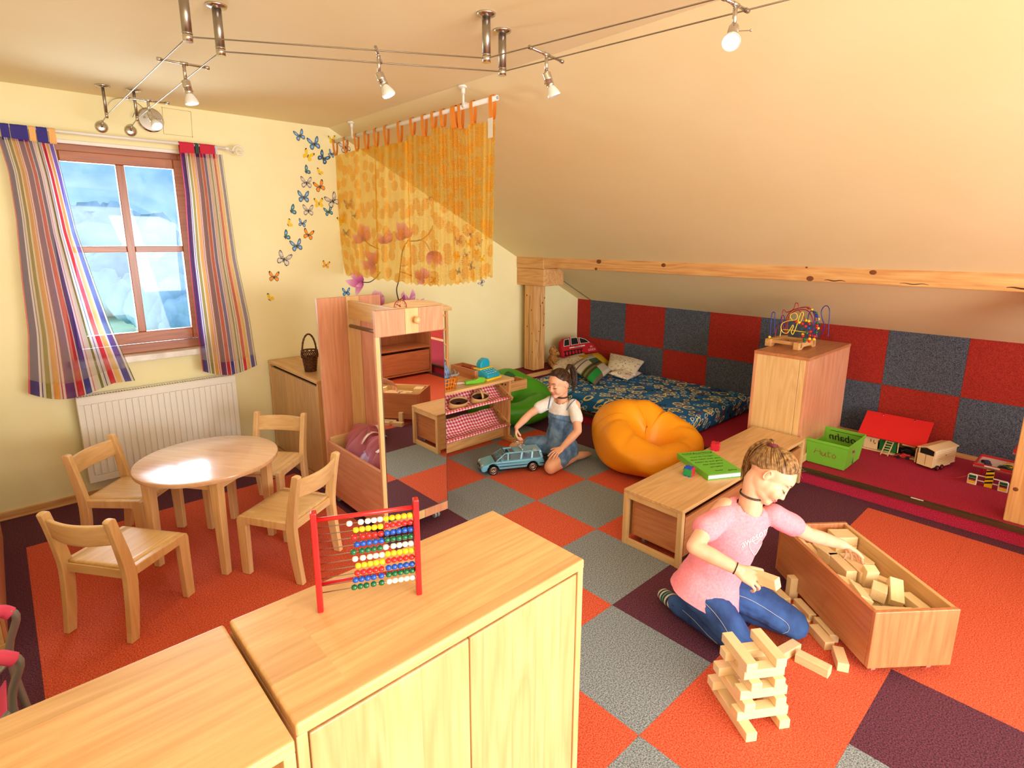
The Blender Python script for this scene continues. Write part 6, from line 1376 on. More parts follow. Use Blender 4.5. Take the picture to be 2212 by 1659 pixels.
# toy car park
def gz(u, v): return (2080+u/6.8, 920+v/6.8)
q0, q1 = at(*gz(155, 560), z=ZP+0.125), at(*gz(605, 665), z=ZP+0.125); ex = (q1-q0).normalized(); ey = V((-ex.y, ex.x, 0)); Lg = 0.40; Wg = 0.24
t = thing('toy_car_park', 'red and white two-storey toy car park with petrol pumps, behind the right post', 'toy garage', (q0.x, q0.y, ZP), atan2(ex.y, ex.x))
DECK = plain('white_deck', rgb(226, 222, 218), 0.4)
def deck(x0, x1, y0, y1, z):
    m = MB(); m.bx(x0, x1, y0, y1, z-0.012, z); m.build('deck', DECK, t)
    for a in ((x0, x1, y0, y0+0.012), (x0, x1, y1-0.012, y1), (x0, x0+0.012, y0+0.012, y1-0.012), (x1-0.012, x1, y0+0.012, y1-0.012)):
        m = MB(); m.bx(*a, z-0.014, z+0.014); m.build('red_edge', RED, t, bevel=0.002)
deck(0, Lg, 0, Wg, 0.122); deck(0.17, Lg+0.1, 0.10, 0.26, 0.232)
for x, y in ((0.02, 0.2), (Lg-0.03, 0.2), (Lg-0.03, 0.03)): m = MB(); m.bx(x, x+0.012, y, y+0.012, 0, 0.108); m.build('red_leg', RED, t)
m = MB(); m.bx(0.20, 0.235, 0.08, 0.09, 0.122, 0.22); m.build('yellow_pillar', YEL, t); m = MB(); m.bx(0.055, 0.135, -0.003, -0.001, 0.125, 0.134); m.build('white_vehicle_print', WHT, t)
m = MB(); m.bx(0.075, 0.115, -0.03, -0.02, 0, 0.115); o = m.build('striped_pillar', YEL, t)
m = MB()
for k in range(4): z = 0.02+0.026*k; m.quad([(0.0755, -0.0306, z), (0.1145, -0.0306, z+0.014), (0.1145, -0.0306, z+0.026), (0.0755, -0.0306, z+0.012)])
m.build('black_stripe', BLACK, o)
m = MB(); m.cyl((0.02, -0.025, 0.03), (0.17, -0.025, 0.03), 0.004, 8); m.cyl((0.02, -0.025, 0.065), (0.17, -0.025, 0.065), 0.004, 8); m.build('white_rail', WHT, t)
for xa in (-0.012, 0.145):
    m = MB(); m.prism([(xa, 0), (xa+0.05, 0), (xa+0.05, 0.062), (xa+0.042, 0.072), (xa+0.008, 0.072), (xa, 0.062)], -0.045, -0.032, 'y'); o = m.build('petrol_pump', WHT, t, bevel=0.002)
    for (z0, z1, mt) in ((0.046, 0.064, GRN), (0.034, 0.044, BLACK), (0.026, 0.033, RED), (0.008, 0.024, YEL)):
        m = MB(); m.bx(xa+0.006, xa+0.044, -0.0458, -0.045, z0, z1); m.build('pump_print', mt, o)
    m = MB(); m.tube(smooth_path([(xa+0.05 if xa > 0 else xa, -0.04, 0.05), (xa+(0.10 if xa > 0 else -0.06), -0.06, 0.02), (xa+(0.15 if xa > 0 else -0.12), -0.05, 0.006)], 6), 0.002, 5); m.build('pump_hose', RED, t)
M = xf(t)
def on(x, y, z): return M @ V((x, y, z))
ga = t.rotation_euler.z
toy_car('toy_car', 'dark blue toy car on the lower deck of the car park', on(0.055, 0.07, 0.122), ga+radians(-60), plain('dark_blue_toy', rgb(30, 30, 80), 0.3, coat=0.5), 0.075, 0.034)
toy_car('toy_car', 'yellow toy car on the lower deck of the car park', on(0.165, 0.10, 0.122), ga+radians(10), YEL, 0.075, 0.034)
toy_car('toy_car', 'green and silver toy car on the lower deck of the car park', on(0.155, 0.045, 0.122), ga+radians(-12), plain('green_silver_toy', rgb(60, 110, 90), 0.3, 0.5), 0.075, 0.034)
toy_car('toy_car', 'small black toy car at the right on the lower deck', on(0.255, 0.08, 0.122), ga+radians(20), BLACK, 0.07, 0.032)
toy_car('toy_car', 'red toy car on the upper deck of the car park', on(0.215, 0.16, 0.232), ga+radians(5), RED, 0.07, 0.032)
toy_car('toy_car', 'silver toy car parked slanting on the ramp edge', on(0.235, -0.005, 0.134), ga+radians(-40), plain('silver_toy', rgb(190, 192, 196), 0.25, 0.7), 0.075, 0.034)
toy_car('toy_car', 'cream toy car on the upper deck beside the red one', on(0.31, 0.17, 0.232), ga+radians(80), WHT, 0.07, 0.032)
text('deck_lettering', '16', 0.03, M @ Matrix.Translation((0.15, 0.2, 0.1228)), BLACK, t, extrude=0.0002)

# ------------------------------------------------------------------ doll's pram at the left picture edge
p = at(12, 1418, z=0.56)
t = thing('doll_pram', 'grey tubed doll pram with a pink foam grip at the left edge', 'doll pram', (p.x-0.16, p.y-0.10, 0)); PK = plain('pink_foam', rgb(240, 84, 130), 0.8); GT = plain('grey_tube', rgb(150, 158, 160), 0.35, 0.3)
Mi = xf(t).inverted(); hp = Mi @ p; wq = Mi @ at(28, 1530, z=0.36)
for dy in (0.0, 0.26):
    o_ = V((0, dy, 0)); m = MB(); m.tube(smooth_path([hp+V((-0.02, 0, 0.0))+o_, hp+V((0.025, 0, -0.03))+o_, wq+o_, V((wq.x+0.03, wq.y-0.02, 0.05))+o_], 6), 0.011, 12); m.build('frame_tube', GT, t)
    m = MB(); m.cyl(V((wq.x+0.03, wq.y-0.035, 0.05))+o_, V((wq.x+0.03, wq.y-0.005, 0.05))+o_, 0.05, 18); m.build('wheel', GREYPL, t)
    m = MB(); m.cyl(V((wq.x-0.36, wq.y-0.035, 0.05))+o_, V((wq.x-0.36, wq.y-0.005, 0.05))+o_, 0.05, 18); m.build('wheel', GREYPL, t)
    m = MB(); m.tube([wq+o_, V((wq.x-0.36, wq.y-0.02, 0.05))+o_], 0.009, 8); m.build('frame_tube', GT, t)
m = MB(); m.tube(smooth_path([hp+V((0.015, 0, -0.018)), hp+V((-0.005, 0.0, 0.0)), hp+V((-0.03, 0.03, 0.008)), hp+V((-0.03, 0.23, 0.008)), hp+V((-0.005, 0.26, 0.0)), hp+V((0.015, 0.26, -0.018))], 6), 0.019, 12); m.build('grip', PK, t)
m = MB(); m.grid(lambda u, v: V((wq.x-0.30+0.28*u, wq.y-0.01+0.26*v, 0.30-0.12*sin(pi*u))), 12, 6); m.build('seat_cloth', PK, t, solid=0.004)

# ------------------------------------------------------------------ open shelf seen only in the mirror
x0, x1, y0, y1 = 0.60, 1.555, -3.45, -3.05
t = thing('low_shelf', 'rosy wooden shelf with a box drawer, seen only in the mirror', 'shelf', ((x0+x1)/2, (y0+y1)/2, 0))
for a in (x0, x1-0.02): m = MB(); m.bx(a, a+0.02, y0, y1, 0, 0.78); m.build('side_panel', ROSE['z'], t, world=True, bevel=0.002)
for z in (0.03, 0.345, 0.76): m = MB(); m.bx(x0+0.02, x1-0.02, y0+0.02, y1, z, z+0.02); m.build('shelf_board', ROSE['x'], t, world=True, bevel=0.002)
m = MB(); m.bx(x0+0.02, x1-0.02, y0, y0+0.02, 0.0, 0.78); m.build('back_panel', ROSE['z'], t, world=True)
m = MB(); m.bx(x0+0.03, x1-0.03, y1-0.02, y1-0.002, 0.055, 0.315); m.build('drawer_front', ROSE['x'], t, world=True, bevel=0.003)
# ================================================================== wall stickers
def sticker_mat(name, c): return plain(name, rgb(*c), 0.6)
KB = sticker_mat('sticker_black', (26, 24, 26))
SC = {'blue': (96, 150, 208), 'deep': (20, 96, 158), 'bright': (30, 140, 222), 'teal': (44, 132, 152), 'yellow': (244, 204, 30), 'orange': (248, 150, 36), 'white': (226, 216, 208), 'amber': (240, 176, 40)}
SM = {k: sticker_mat('sticker_'+k, c) for k, c in SC.items()}
PALEB = sticker_mat('sticker_pale_blue', (170, 204, 236))
def wing(up, s=1.0):
    if up: pts = [(0.02, 0.02), (0.10, 0.22), (0.24, 0.44), (0.40, 0.56), (0.47, 0.50), (0.46, 0.34), (0.38, 0.16), (0.22, 0.04)]
    else: pts = [(0.02, 0.0), (0.20, 0.03), (0.34, 0.02), (0.42, -0.10), (0.40, -0.26), (0.30, -0.36), (0.17, -0.32), (0.07, -0.16)]
    c = V((sum(p[0] for p in pts)/len(pts), sum(p[1] for p in pts)/len(pts))); return [(c.x+(x-c.x)*s, c.y+(y-c.y)*s) for x, y in pts]
def butterfly(label, u, v, wpx, rot, col, side=False):
    p = at(u, v, y=YB-0.001); dep = (CAM-p).dot(RM @ V((0, 0, 1))); w = wpx/1208.0*dep*1.08
    t = thing('butterfly_sticker', label, 'wall sticker', p, 0, 'butterfly stickers on the back wall'); t.rotation_euler = (0, -rot, 0)
    def sheet(poly, off, sx): return [(sx*x*w, y*w) for x, y in poly], off
    def flat(m, poly, off): 
        n = len(poly); a = [m.bm.verts.new(V((x, -off, y))) for x, y in poly]; b_ = [m.bm.verts.new(V((x, -off+0.0006, y))) for x, y in poly]
        f = m.bm.faces.new(a); f.material_index = m.mi
        for k in range(n): f = m.bm.faces.new([a[k], b_[k], b_[(k+1) % n], a[(k+1) % n]]); f.material_index = m.mi
    edge = {'yellow': SM['yellow'], 'amber': SM['amber']}.get(col, KB)
    def half(name_, sx, k):
        m = MB()
        for up in (1, 0):
            dark = col not in ('yellow', 'amber')
            m.mi = 0; flat(m, [(sx*x*w*k, y*w) for x, y in wing(up)], 0.0006)
            m.mi = 1; flat(m, [(sx*x*w*k, y*w) for x, y in wing(up, 0.80 if dark else 0.86)], 0.0012)
            if col in ('blue', 'deep', 'bright', 'teal'): m.mi = 2; flat(m, [(sx*x*w*k, y*w) for x, y in wing(up, 0.34)], 0.0017)
            if col == 'white':
                m.mi = 3; rr = random.Random(up+7)
                for q in range(9 if up else 3):
                    c_ = wing(up)[rr.randrange(8)]; g = wing(up, 0.1)[0]; kk = rr.uniform(0.3, 0.75); x, y = g[0]+(c_[0]-g[0])*kk, g[1]+(c_[1]-g[1])*kk
                    flat(m, [(sx*(x+0.028*cos(a))*w*k, (y+0.028*sin(a))*w) for a in (0, 1.26, 2.51, 3.77, 5.03)], 0.0016)
            if col in ('orange', 'yellow', 'amber') and up: m.mi = 3; flat(m, [(sx*x*w*k, y*w) for x, y in ((0.30, 0.50), (0.40, 0.56), (0.47, 0.50), (0.46, 0.34), (0.41, 0.36), (0.38, 0.46))], 0.0018)
        bmesh.ops.recalc_face_normals(m.bm, faces=m.bm.faces); m.build(name_, [edge, SM[col], PALEB, KB], t)
    if side: half('wings', 1, 1.15)
    else: half('wing', 1, 1.0); half('wing', -1, 1.0)
    m = MB(); m.tube([(0, -0.002, 0.16*w), (0, -0.0025, 0.0), (0, -0.002, -0.2*w)], [0.018*w, 0.035*w, 0.012*w], 6); m.build('body', KB, t)
R_ = radians
for a in [
    ('blue butterfly sticker at the very top of the trail', 648, 294, 22, R_(20), 'blue'), ('blue butterfly sticker with long pointed wings, second from the top', 679, 312, 26, R_(15), 'blue'), ('yellow butterfly sticker third from the top, tilted', 665, 337, 22, R_(-28), 'yellow'),
    ('deep blue butterfly sticker beside the top end of the voile', 698, 342, 24, R_(-35), 'deep'), ('small blue butterfly sticker touching the left edge of the voile', 716, 333, 15, R_(-20), 'blue'), ('small yellow butterfly sticker behind the left end of the white rod', 718, 303, 16, R_(10), 'yellow'),
    ('black and white butterfly sticker behind the second orange tab', 746, 319, 24, R_(20), 'white'), ('teal side-on butterfly sticker in the upper part of the trail', 660, 372, 20, R_(35), 'teal', True), ('yellow and black side-on butterfly sticker in the upper part', 690, 376, 17, R_(60), 'yellow', True),
    ('grey and white butterfly sticker above the middle blue one', 662, 396, 24, R_(0), 'white'), ('orange butterfly sticker in the upper middle of the trail', 691, 404, 23, R_(20), 'orange'), ('big blue butterfly sticker in the middle of the trail', 656, 427, 25, R_(0), 'blue'),
    ('yellow butterfly sticker in the middle of the trail', 689, 440, 20, R_(5), 'yellow'), ('large black and white butterfly sticker half hidden by the voile', 719, 435, 28, R_(28), 'white'), ('teal side-on butterfly sticker left of the middle', 628, 457, 22, R_(20), 'teal', True),
    ('grey and white butterfly sticker below the middle blue one', 666, 456, 23, R_(0), 'white'), ('teal blue butterfly sticker just left of the voile', 710, 458, 19, R_(15), 'teal'), ('yellow and black side-on butterfly sticker lower left of the middle', 622, 486, 18, R_(28), 'yellow', True),
    ('small blue butterfly sticker in the lower middle of the trail', 653, 483, 17, R_(-12), 'blue'), ('teal side-on butterfly sticker at the left of the lower trail', 615, 513, 22, R_(30), 'teal', True), ('orange butterfly sticker in the lower middle of the trail', 666, 508, 22, R_(-15), 'orange'),
    ('blue butterfly sticker with pointed wings low on the trail', 641, 532, 25, R_(12), 'blue'), ('large black and white butterfly sticker low on the trail', 613, 561, 29, R_(-22), 'white'), ('small amber butterfly sticker alone between trail and magnolia', 704, 573, 16, R_(-12), 'amber'),
    ('orange butterfly sticker near the bottom of the trail', 592, 599, 22, R_(-5), 'orange'), ('yellow and black side-on butterfly sticker at the bottom of the trail', 582, 648, 19, R_(55), 'yellow', True), ('bright blue butterfly sticker just above the plank panel of the trolley', 748, 632, 18, R_(0), 'bright'),
    ('blue grey butterfly sticker showing through the left of the voile', 754, 443, 20, R_(10), 'blue'), ('white butterfly sticker showing through the voile above the pink blossom', 766, 467, 18, R_(0), 'white'), ('yellow butterfly sticker showing through the left edge of the voile', 740, 478, 20, R_(20), 'yellow'), ('small blue butterfly sticker showing through the voile left of the blossoms', 748, 504, 15, R_(0), 'blue'),
    ('blue butterfly sticker behind the voile, left in the right-hand swarm', 991, 521, 18, R_(10), 'blue'), ('blue butterfly sticker at the top of the right-hand swarm', 1015, 506, 16, R_(-10), 'blue'), ('yellow striped butterfly sticker under the top of the right-hand swarm', 1012, 527, 14, R_(10), 'yellow'), ('white butterfly sticker at the right of the swarm behind the voile', 1035, 525, 17, R_(-15), 'white'),
    ('yellow butterfly sticker at the left of the swarm behind the voile', 988, 554, 15, R_(30), 'yellow'), ('black and white butterfly sticker in the middle of the right-hand swarm', 1007, 551, 18, R_(-20), 'white'), ('small yellow butterfly sticker high right in the swarm', 1029, 545, 11, R_(0), 'yellow'), ('yellow butterfly sticker at the right edge of the swarm', 1042, 560, 14, R_(10), 'yellow'), ('blue butterfly sticker low in the right-hand swarm', 1017, 575, 17, R_(-70), 'blue'),
    ('teal butterfly sticker lowest left in the right-hand swarm', 990, 587, 13, R_(20), 'teal'), ('orange butterfly sticker at the lower hem of the voile', 937, 605, 13, R_(80), 'orange'), ('black and white butterfly sticker below the right corner of the voile', 1041, 610, 16, R_(60), 'white'), ('dark butterfly sticker high behind the middle of the voile', 928, 427, 14, R_(80), 'white')]:
    butterfly(*a)
# magnolia twig
MAG, nt, b = newmat('magnolia_print'); uv = N(nt, 'ShaderNodeUVMap'); sp = N(nt, 'ShaderNodeSeparateXYZ'); L(nt, uv.outputs[0], sp.inputs[0])
r = ramp(nt, [(0, rgb(128, 40, 110)), (0.3, rgb(196, 84, 150)), (0.7, rgb(226, 150, 190)), (1, rgb(240, 206, 222))]); L(nt, sp.outputs['Y'], r.inputs[0]); L(nt, r.outputs[0], b.inputs['Base Color']); b.inputs['Roughness'].default_value = 0.6
def wpt(u, v, off): p = at(*z3(u, v), y=YB-0.001-off); return p
p = at(*z3(1000, 1300), y=YB); t = thing('magnolia_sticker', 'magnolia twig wall sticker with pink blossoms behind the voile', 'wall sticker', (p.x, YB-0.001, p.z))
BRK = sticker_mat('sticker_twig', (66, 48, 40))
for pts, r0, r1 in (([(1000, 1560), (985, 1480), (1002, 1400), (1022, 1230), (1040, 1170), (1072, 1118)], 5, 3), ([(1072, 1130), (1150, 1125), (1215, 1080), (1245, 1020)], 3, 2), ([(740, 1100), (790, 1155), (860, 1188)], 3, 2), ([(735, 1425), (790, 1425), (835, 1395), (870, 1350)], 4, 2), ([(1012, 1350), (1050, 1362), (1095, 1380)], 3, 3), ([(995, 1555), (1025, 1540), (1040, 1520), (1035, 1560)], 3, 2), ([(1140, 1120), (1190, 1140), (1225, 1200), (1250, 1230)], 2, 2), ([(1020, 1310), (1060, 1300), (1062, 1280)], 2, 1)):
    m = MB(); P_ = smooth_path([wpt(a, b_, 0.0012) for a, b_ in pts], 6); m.tube(P_, [(r0+(r1-r0)*k/(len(P_)-1))*0.00115 for k in range(len(P_))], 6, flat=None); m.build('twig', BRK, t, world=True)
def flower(cu, cv, petals):
    """petals: (angle, length, width) in picture-zoom units round the flower base"""
    m = MB()
    for k, (ang, ln, wd) in enumerate(petals):
        a = radians(ang); dx, dy = cos(a), -sin(a); nxx, nyy = -dy, dx; off = 0.0008+0.0005*k; n = 12; L_, R__ = [], []
        for q in range(n+1):
            s_ = q/n; w = wd*0.5*(sin(pi*s_**0.75))**0.8 if 0 < s_ < 1 else 0; bend = 0.10*ln*sin(pi*s_)*(1 if k % 2 else -1)
            cx, cy = cu+dx*ln*s_+nxx*bend, cv+dy*ln*s_+nyy*bend; L_.append((cx+nxx*w, cy+nyy*w)); R__.append((cx-nxx*w, cy-nyy*w))
        for q in range(n): m.quad([wpt(*L_[q], off), wpt(*L_[q+1], off), wpt(*R__[q+1], off), wpt(*R__[q], off)], [(0, q/n), (0, (q+1)/n), (1, (q+1)/n), (1, q/n)])
    bmesh.ops.recalc_face_normals(m.bm, faces=m.bm.faces); m.build('blossom', MAG, t, world=True)
flower(745, 1130, [(150, 90, 60), (100, 130, 90), (70, 120, 80), (190, 80, 40), (40, 80, 50)])
flower(900, 1150, [(120, 90, 50), (75, 110, 70), (45, 80, 40)]); flower(1050, 1110, [(150, 90, 60), (120, 130, 80), (95, 120, 70), (60, 90, 40)])
flower(830, 1300, [(165, 110, 50), (130, 130, 60), (80, 110, 50), (200, 100, 60), (240, 90, 40)])
flower(745, 1425, [(175, 130, 60), (150, 110, 70), (125, 110, 60), (245, 110, 45), (210, 60, 30)]); flower(845, 1590, [(125, 90, 70), (100, 110, 100), (75, 105, 80), (50, 80, 50)])
flower(1245, 1200, [(280, 120, 60), (255, 110, 50), (300, 130, 50)]); flower(1180, 1400, [(140, 90, 50), (100, 90, 60), (220, 60, 40), (60, 70, 40)])
flower(1080, 1580, [(115, 80, 36), (80, 110, 40), (55, 70, 30), (30, 70, 26)]); flower(1042, 1560, [(95, 75, 26), (120, 60, 20)]); flower(1150, 1600, [(60, 70, 30), (110, 60, 30)])
# ================================================================== people
from mathutils import noise as mn
SKIN, nt, b = newmat('skin')
tc = N(nt, 'ShaderNodeTexCoord'); ns = N(nt, 'ShaderNodeTexNoise'); ns.inputs['Scale'].default_value = 14; ns.inputs['Detail'].default_value = 3; L(nt, tc.outputs['Object'], ns.inputs['Vector'])
r = ramp(nt, [(0.3, rgb(232, 172, 142)), (0.7, rgb(244, 192, 164))]); L(nt, ns.outputs['Fac'], r.inputs[0]); L(nt, r.outputs[0], b.inputs['Base Color'])
b.inputs['Roughness'].default_value = 0.5; b.inputs['Subsurface Weight'].default_value = 0.25; b.inputs['Subsurface Radius'].default_value = (0.012, 0.004, 0.002)
LIP = plain('lips', rgb(206, 104, 98), 0.45); LASH = plain('lashes', rgb(52, 34, 26), 0.8); BROW = plain('brow_hair', rgb(128, 92, 62), 0.9); BLUSH = plain('nail', rgb(246, 200, 186), 0.35)
def hairmat(name, c1, c2):
    m, nt, b = newmat(name); tc = N(nt, 'ShaderNodeTexCoord'); uv = N(nt, 'ShaderNodeUVMap')
    w = N(nt, 'ShaderNodeTexNoise'); w.inputs['Scale'].default_value = 60; w.inputs['Detail'].default_value = 4; L(nt, tc.outputs['Object'], w.inputs['Vector'])
    r = ramp(nt, [(0.32, c1), (0.68, c2)]); L(nt, w.outputs['Fac'], r.inputs[0]); L(nt, r.outputs[0], b.inputs['Base Color']); b.inputs['Roughness'].default_value = 0.42; b.inputs['Specular IOR Level'].default_value = 0.4; return m
HAIR1 = hairmat('dark_blonde_hair', rgb(92, 62, 34), rgb(186, 142, 92)); HAIR2 = hairmat('dark_brown_hair', rgb(36, 22, 14), rgb(92, 62, 42))
PINKT = noisy('pink_jersey', rgb(246, 140, 160), rgb(250, 158, 176), 120, rough=0.9, bump=0.15, bscale=30, dist=0.002)
JEAN = noisy('blue_jeans', rgb(22, 48, 108), rgb(52, 92, 160), 7, rough=0.85, bump=0.5, bscale=380, detail=5, dist=0.0008)
DENIM = noisy('washed_denim', rgb(70, 108, 158), rgb(122, 158, 200), 16, rough=0.85, bump=0.6, bscale=380, detail=5, dist=0.0008)
TEEW = noisy('white_jersey', rgb(236, 234, 236), rgb(246, 245, 246), 60, rough=0.9, bump=0.15, bscale=30)

def capsule(m, a, b_, r0, r1, flat=None, n=14):
    a, b_ = V(a), V(b_); m.tube([a, a*0.66+b_*0.34, a*0.34+b_*0.66, b_], [r0, r0*0.66+r1*0.34, r0*0.34+r1*0.66, r1], n)
    m.ball(a, r0, n, 10); m.ball(b_, r1, n, 10)
def limb(m, pts, rad, n=16): 
    P = smooth_path(pts, 6); R = []
    for k in range(len(P)):
        s = k/(len(P)-1)*(len(rad)-1); i = min(int(s), len(rad)-2); R.append(rad[i]*(1-(s-i))+rad[i+1]*(s-i))
    m.tube(P, R, n); m.ball(P[0], R[0], n, 10); m.ball(P[-1], R[-1], n, 10)
def basis(f, up):
    f = V(f).normalized(); up = V(up); up = (up-f*up.dot(f)).normalized(); r_ = f.cross(up); return r_, f, up
def fold(me, amp, sc, seed=0, axis=None):
    """soft cloth folds: push vertices along their normals with stretched noise"""
    nr = [v.normal.copy() for v in me.vertices]; out = []
    for v, n_ in zip(me.vertices, nr):
        p = V(v.co)*sc+V((seed, seed*1.7, 0)); d = mn.noise(p)+0.5*mn.noise(p*2.3); out.extend(v.co+n_*d*amp)
    me.vertices.foreach_set('co', out); me.update()
def finger(m, base, d, n, lens, bend, r, spread=V((0, 0, 0))):
    """three-jointed finger from its knuckle: d direction, n back of the hand"""
    side = d.cross(n).normalized(); p = base-d*0.012; pts = [p, base]; dd = (d+spread).normalized(); nn = n; a = 0
    for k, ln in enumerate(lens):
        R_ = Matrix.Rotation(-bend[k], 3, side); dd = R_ @ dd; pts.append(pts[-1]+dd*ln)
    P = smooth_path(pts, 4); R = [r*(1.06-0.28*k/(len(P)-1)) for k in range(len(P))]
    m.tube(P, R, 10); m.ball(P[-1], R[-1], 10, 8)
    return pts[-1], dd
def hand(mf, mt, wrist, d, n, thumb, s=1.0, bends=(0.5, 0.6, 0.4), tb=(0.3, 0.4), tdir=None, tl=1.0, nails=None, var=(0, 0, 0, 0), sp=0.10):
    """palm into the fused body mf, fingers into the mesh mt joined to it; thumb = unit vector to the thumb side"""
    d, n, th = V(d).normalized(), V(n), V(thumb); n = (n-d*n.dot(d)).normalized(); th = (th-d*th.dot(d)-n*th.dot(n)).normalized(); w = V(wrist)
    for q, rr_ in ((-0.026, 0.0105), (-0.009, 0.012), (0.009, 0.012), (0.026, 0.011)):
        mf.tube([w+th*q*s*0.55, w+d*0.03*s+th*q*s*0.9, w+d*0.068*s+th*q*s], [0.0125*s, rr_*1.12*s, rr_*0.92*s], 10); mf.ball(w+d*0.068*s+th*q*s, rr_*0.92*s, 10, 8)
    mf.ball(w, (0.021*s,)*3, 12, 8); mf.ball(w+d*0.03*s+th*0.022*s-n*0.006*s, 0.015*s, 10, 8)
    L_ = ((0.034, 0.022, 0.017), (0.038, 0.025, 0.018), (0.035, 0.023, 0.018), (0.027, 0.018, 0.016))
    for k, q in enumerate((0.026, 0.009, -0.009, -0.025)):
        bb = tuple(x+var[k] for x in bends); base = w+d*(0.068-0.004*abs(k-1))*s+th*q*s
        e, dd = finger(mt, base, d, n, [x*s for x in L_[k]], bb, (0.0078 if k < 3 else 0.0068)*s, th*(1.5-k)*sp)
        if nails is not None:
            sd = dd.cross(th).normalized(); nn = th.cross(dd).normalized()
            if nn.dot(n) < 0 and sum(bb) < 1.4: nn = -nn
            nails.append((e+nn*0.0055*s, dd, nn))
    b0 = w+d*0.022*s+th*0.026*s-n*0.004*s; td = (V(tdir) if tdir is not None else (d*0.75+th*0.8-n*0.25)).normalized(); pts = [w+d*0.008*s+th*0.01*s, b0, b0+td*0.034*s*tl]
    sd = td.cross(n).normalized(); t2 = Matrix.Rotation(-tb[0], 3, sd) @ (td+d*0.2).normalized(); pts.append(pts[-1]+t2*0.027*s*tl)
    P = smooth_path(pts, 4); R = [0.0115*s*(1.0-0.30*k/(len(P)-1)) for k in range(len(P))]; mt.tube(P, R, 10); mt.ball(P[-1], R[-1], 10, 8)
def nailmesh(nails, parent):
    m = MB()
    for p, d, n in nails:
        s_ = d.cross(n).normalized(); Q = Matrix((s_, d, n)).transposed(); m.ball(p, (0.0042, 0.0055, 0.0012), 8, 6, Q)
    return m.build('fingernails', BLUSH, parent, world=True, kind='stuff')
def head_shape(m, c, f, up, s=1.0):
    r_, f, u = basis(f, up); c = V(c); P = lambda x, y, z: c+(r_*x+f*y+u*z)*s; Q = Matrix((r_, f, u)).transposed()
    B_ = lambda x, y, z, a, b_, d: m.ball(P(x, y, z), (a*s, b_*s, d*s), 22, 16, Q)
    B_(0, -0.006, 0.020, 0.071, 0.088, 0.083)                # skull
    B_(0, 0.026, -0.034, 0.058, 0.062, 0.066)                # face
    B_(0, -0.004, -0.040, 0.058, 0.056, 0.060)               # under the ears, to the neck
    B_(0, 0.040, 0.022, 0.058, 0.046, 0.048)                 # forehead
    B_(0, 0.060, -0.090, 0.023, 0.023, 0.019); B_(0, 0.024, -0.078, 0.044, 0.044, 0.028)   # chin and jaw
    for sx in (-1, 1):
        B_(sx*0.034, 0.056, -0.045, 0.024, 0.026, 0.028)     # cheek
        B_(sx*0.031, 0.0665, -0.010, 0.0155, 0.0155, 0.0125)  # lowered eyelid
        B_(sx*0.030, 0.070, 0.010, 0.024, 0.012, 0.006)      # brow ridge
        B_(sx*0.069, -0.010, -0.020, 0.006, 0.013, 0.023)    # ear
        B_(sx*0.0080, 0.087, -0.043, 0.0065, 0.008, 0.0055)  # nostril wing
    m.tube([P(0, 0.080, 0.004), P(0, 0.085, -0.014), P(0, 0.091, -0.030), P(0, 0.095, -0.038)], [0.0075*s, 0.0075*s, 0.0082*s, 0.0085*s], 12); m.ball(P(0, 0.0945, -0.038), 0.0090*s, 12, 8)
    B_(0, 0.076, -0.063, 0.019, 0.012, 0.011); B_(0, 0.074, -0.073, 0.016, 0.011, 0.009)
    return P, Q
def face_parts(P, Q, s, parent, body, browmat):
    bv = BVHTree.FromPolygons([xf(parent) @ v.co for v in body.data.vertices], [tuple(p.vertices) for p in body.data.polygons])
    def put(x, z, off=0.0008):
        o = P(x, 0.16, z); d = (P(x, 0, z)-o).normalized(); h = bv.ray_cast(o, d); q = h[0] if h[0] is not None else P(x, 0.085, z); return q-d*off
    m = MB()
    for dz_, sg in ((0.0, 1), (-0.0075, -1)):
        pts = [put(-0.0205+0.041*q/12, -0.0645+dz_+0.0022*sg*(1-((q-6)/6)**2)*(-1 if sg < 0 else 0.6)+(0.001*cos(pi*(q-6)/3) if sg > 0 else 0), -0.0006) for q in range(13)]
        m.tube(pts, [0.0042*s*max(0.15, 1-((q-6)/6.3)**2)**0.6 for q in range(13)], 8)
    m.build('lips', LIP, parent, world=True)
    m = MB(); m.tube([put(-0.019+0.038*q/12, -0.0680+0.0010*sin(pi*q/12), 0.0) for q in range(13)], [0.0010*s*max(0.3, 1-((q-6)/6.3)**2) for q in range(13)], 6); m.build('mouth_line', plain('mouth_shadow', rgb(120, 52, 50), 0.7) if 'mouth_shadow' not in MATS else MATS['mouth_shadow'], parent, world=True)
    for sx in (-1, 1):
        m = MB(); m.tube([put(sx*(0.0165+0.029*q/10), -0.0165-0.0035*sin(pi*q/10)+0.001*q/10, 0.0005) for q in range(11)], [0.0017*s*(0.35+0.65*sin(pi*min(1, (q+1.5)/11))) for q in range(11)], 6)
        for q in range(3, 11): a = put(sx*(0.0165+0.029*q/10), -0.0165-0.0035*sin(pi*q/10), 0.0005); m.tube([a, a+(P(sx*0.004, 0.007, -0.0045)-P(0, 0, 0))], [0.0006*s, 0.0002*s], 4)
        m.build('eyelashes', LASH, parent, world=True)
        m = MB(); m.tube([put(sx*(0.013+0.036*q/10), 0.0135+0.006*sin(pi*(q/10)**0.8), 0.0003) for q in range(11)], [0.0024*s*(0.3+0.7*sin(pi*min(1, (q+2)/12))) for q in range(11)], 6); m.build('eyebrow', browmat, parent, world=True)
        m = MB(); m.tube([P(sx*0.0735, -0.014+0.010*cos(a), -0.018+0.019*sin(a)) for a in [0.5+0.42*k for k in range(11)]], 0.0030*s, 6); m.build('ear_rim', SKIN, parent, world=True)
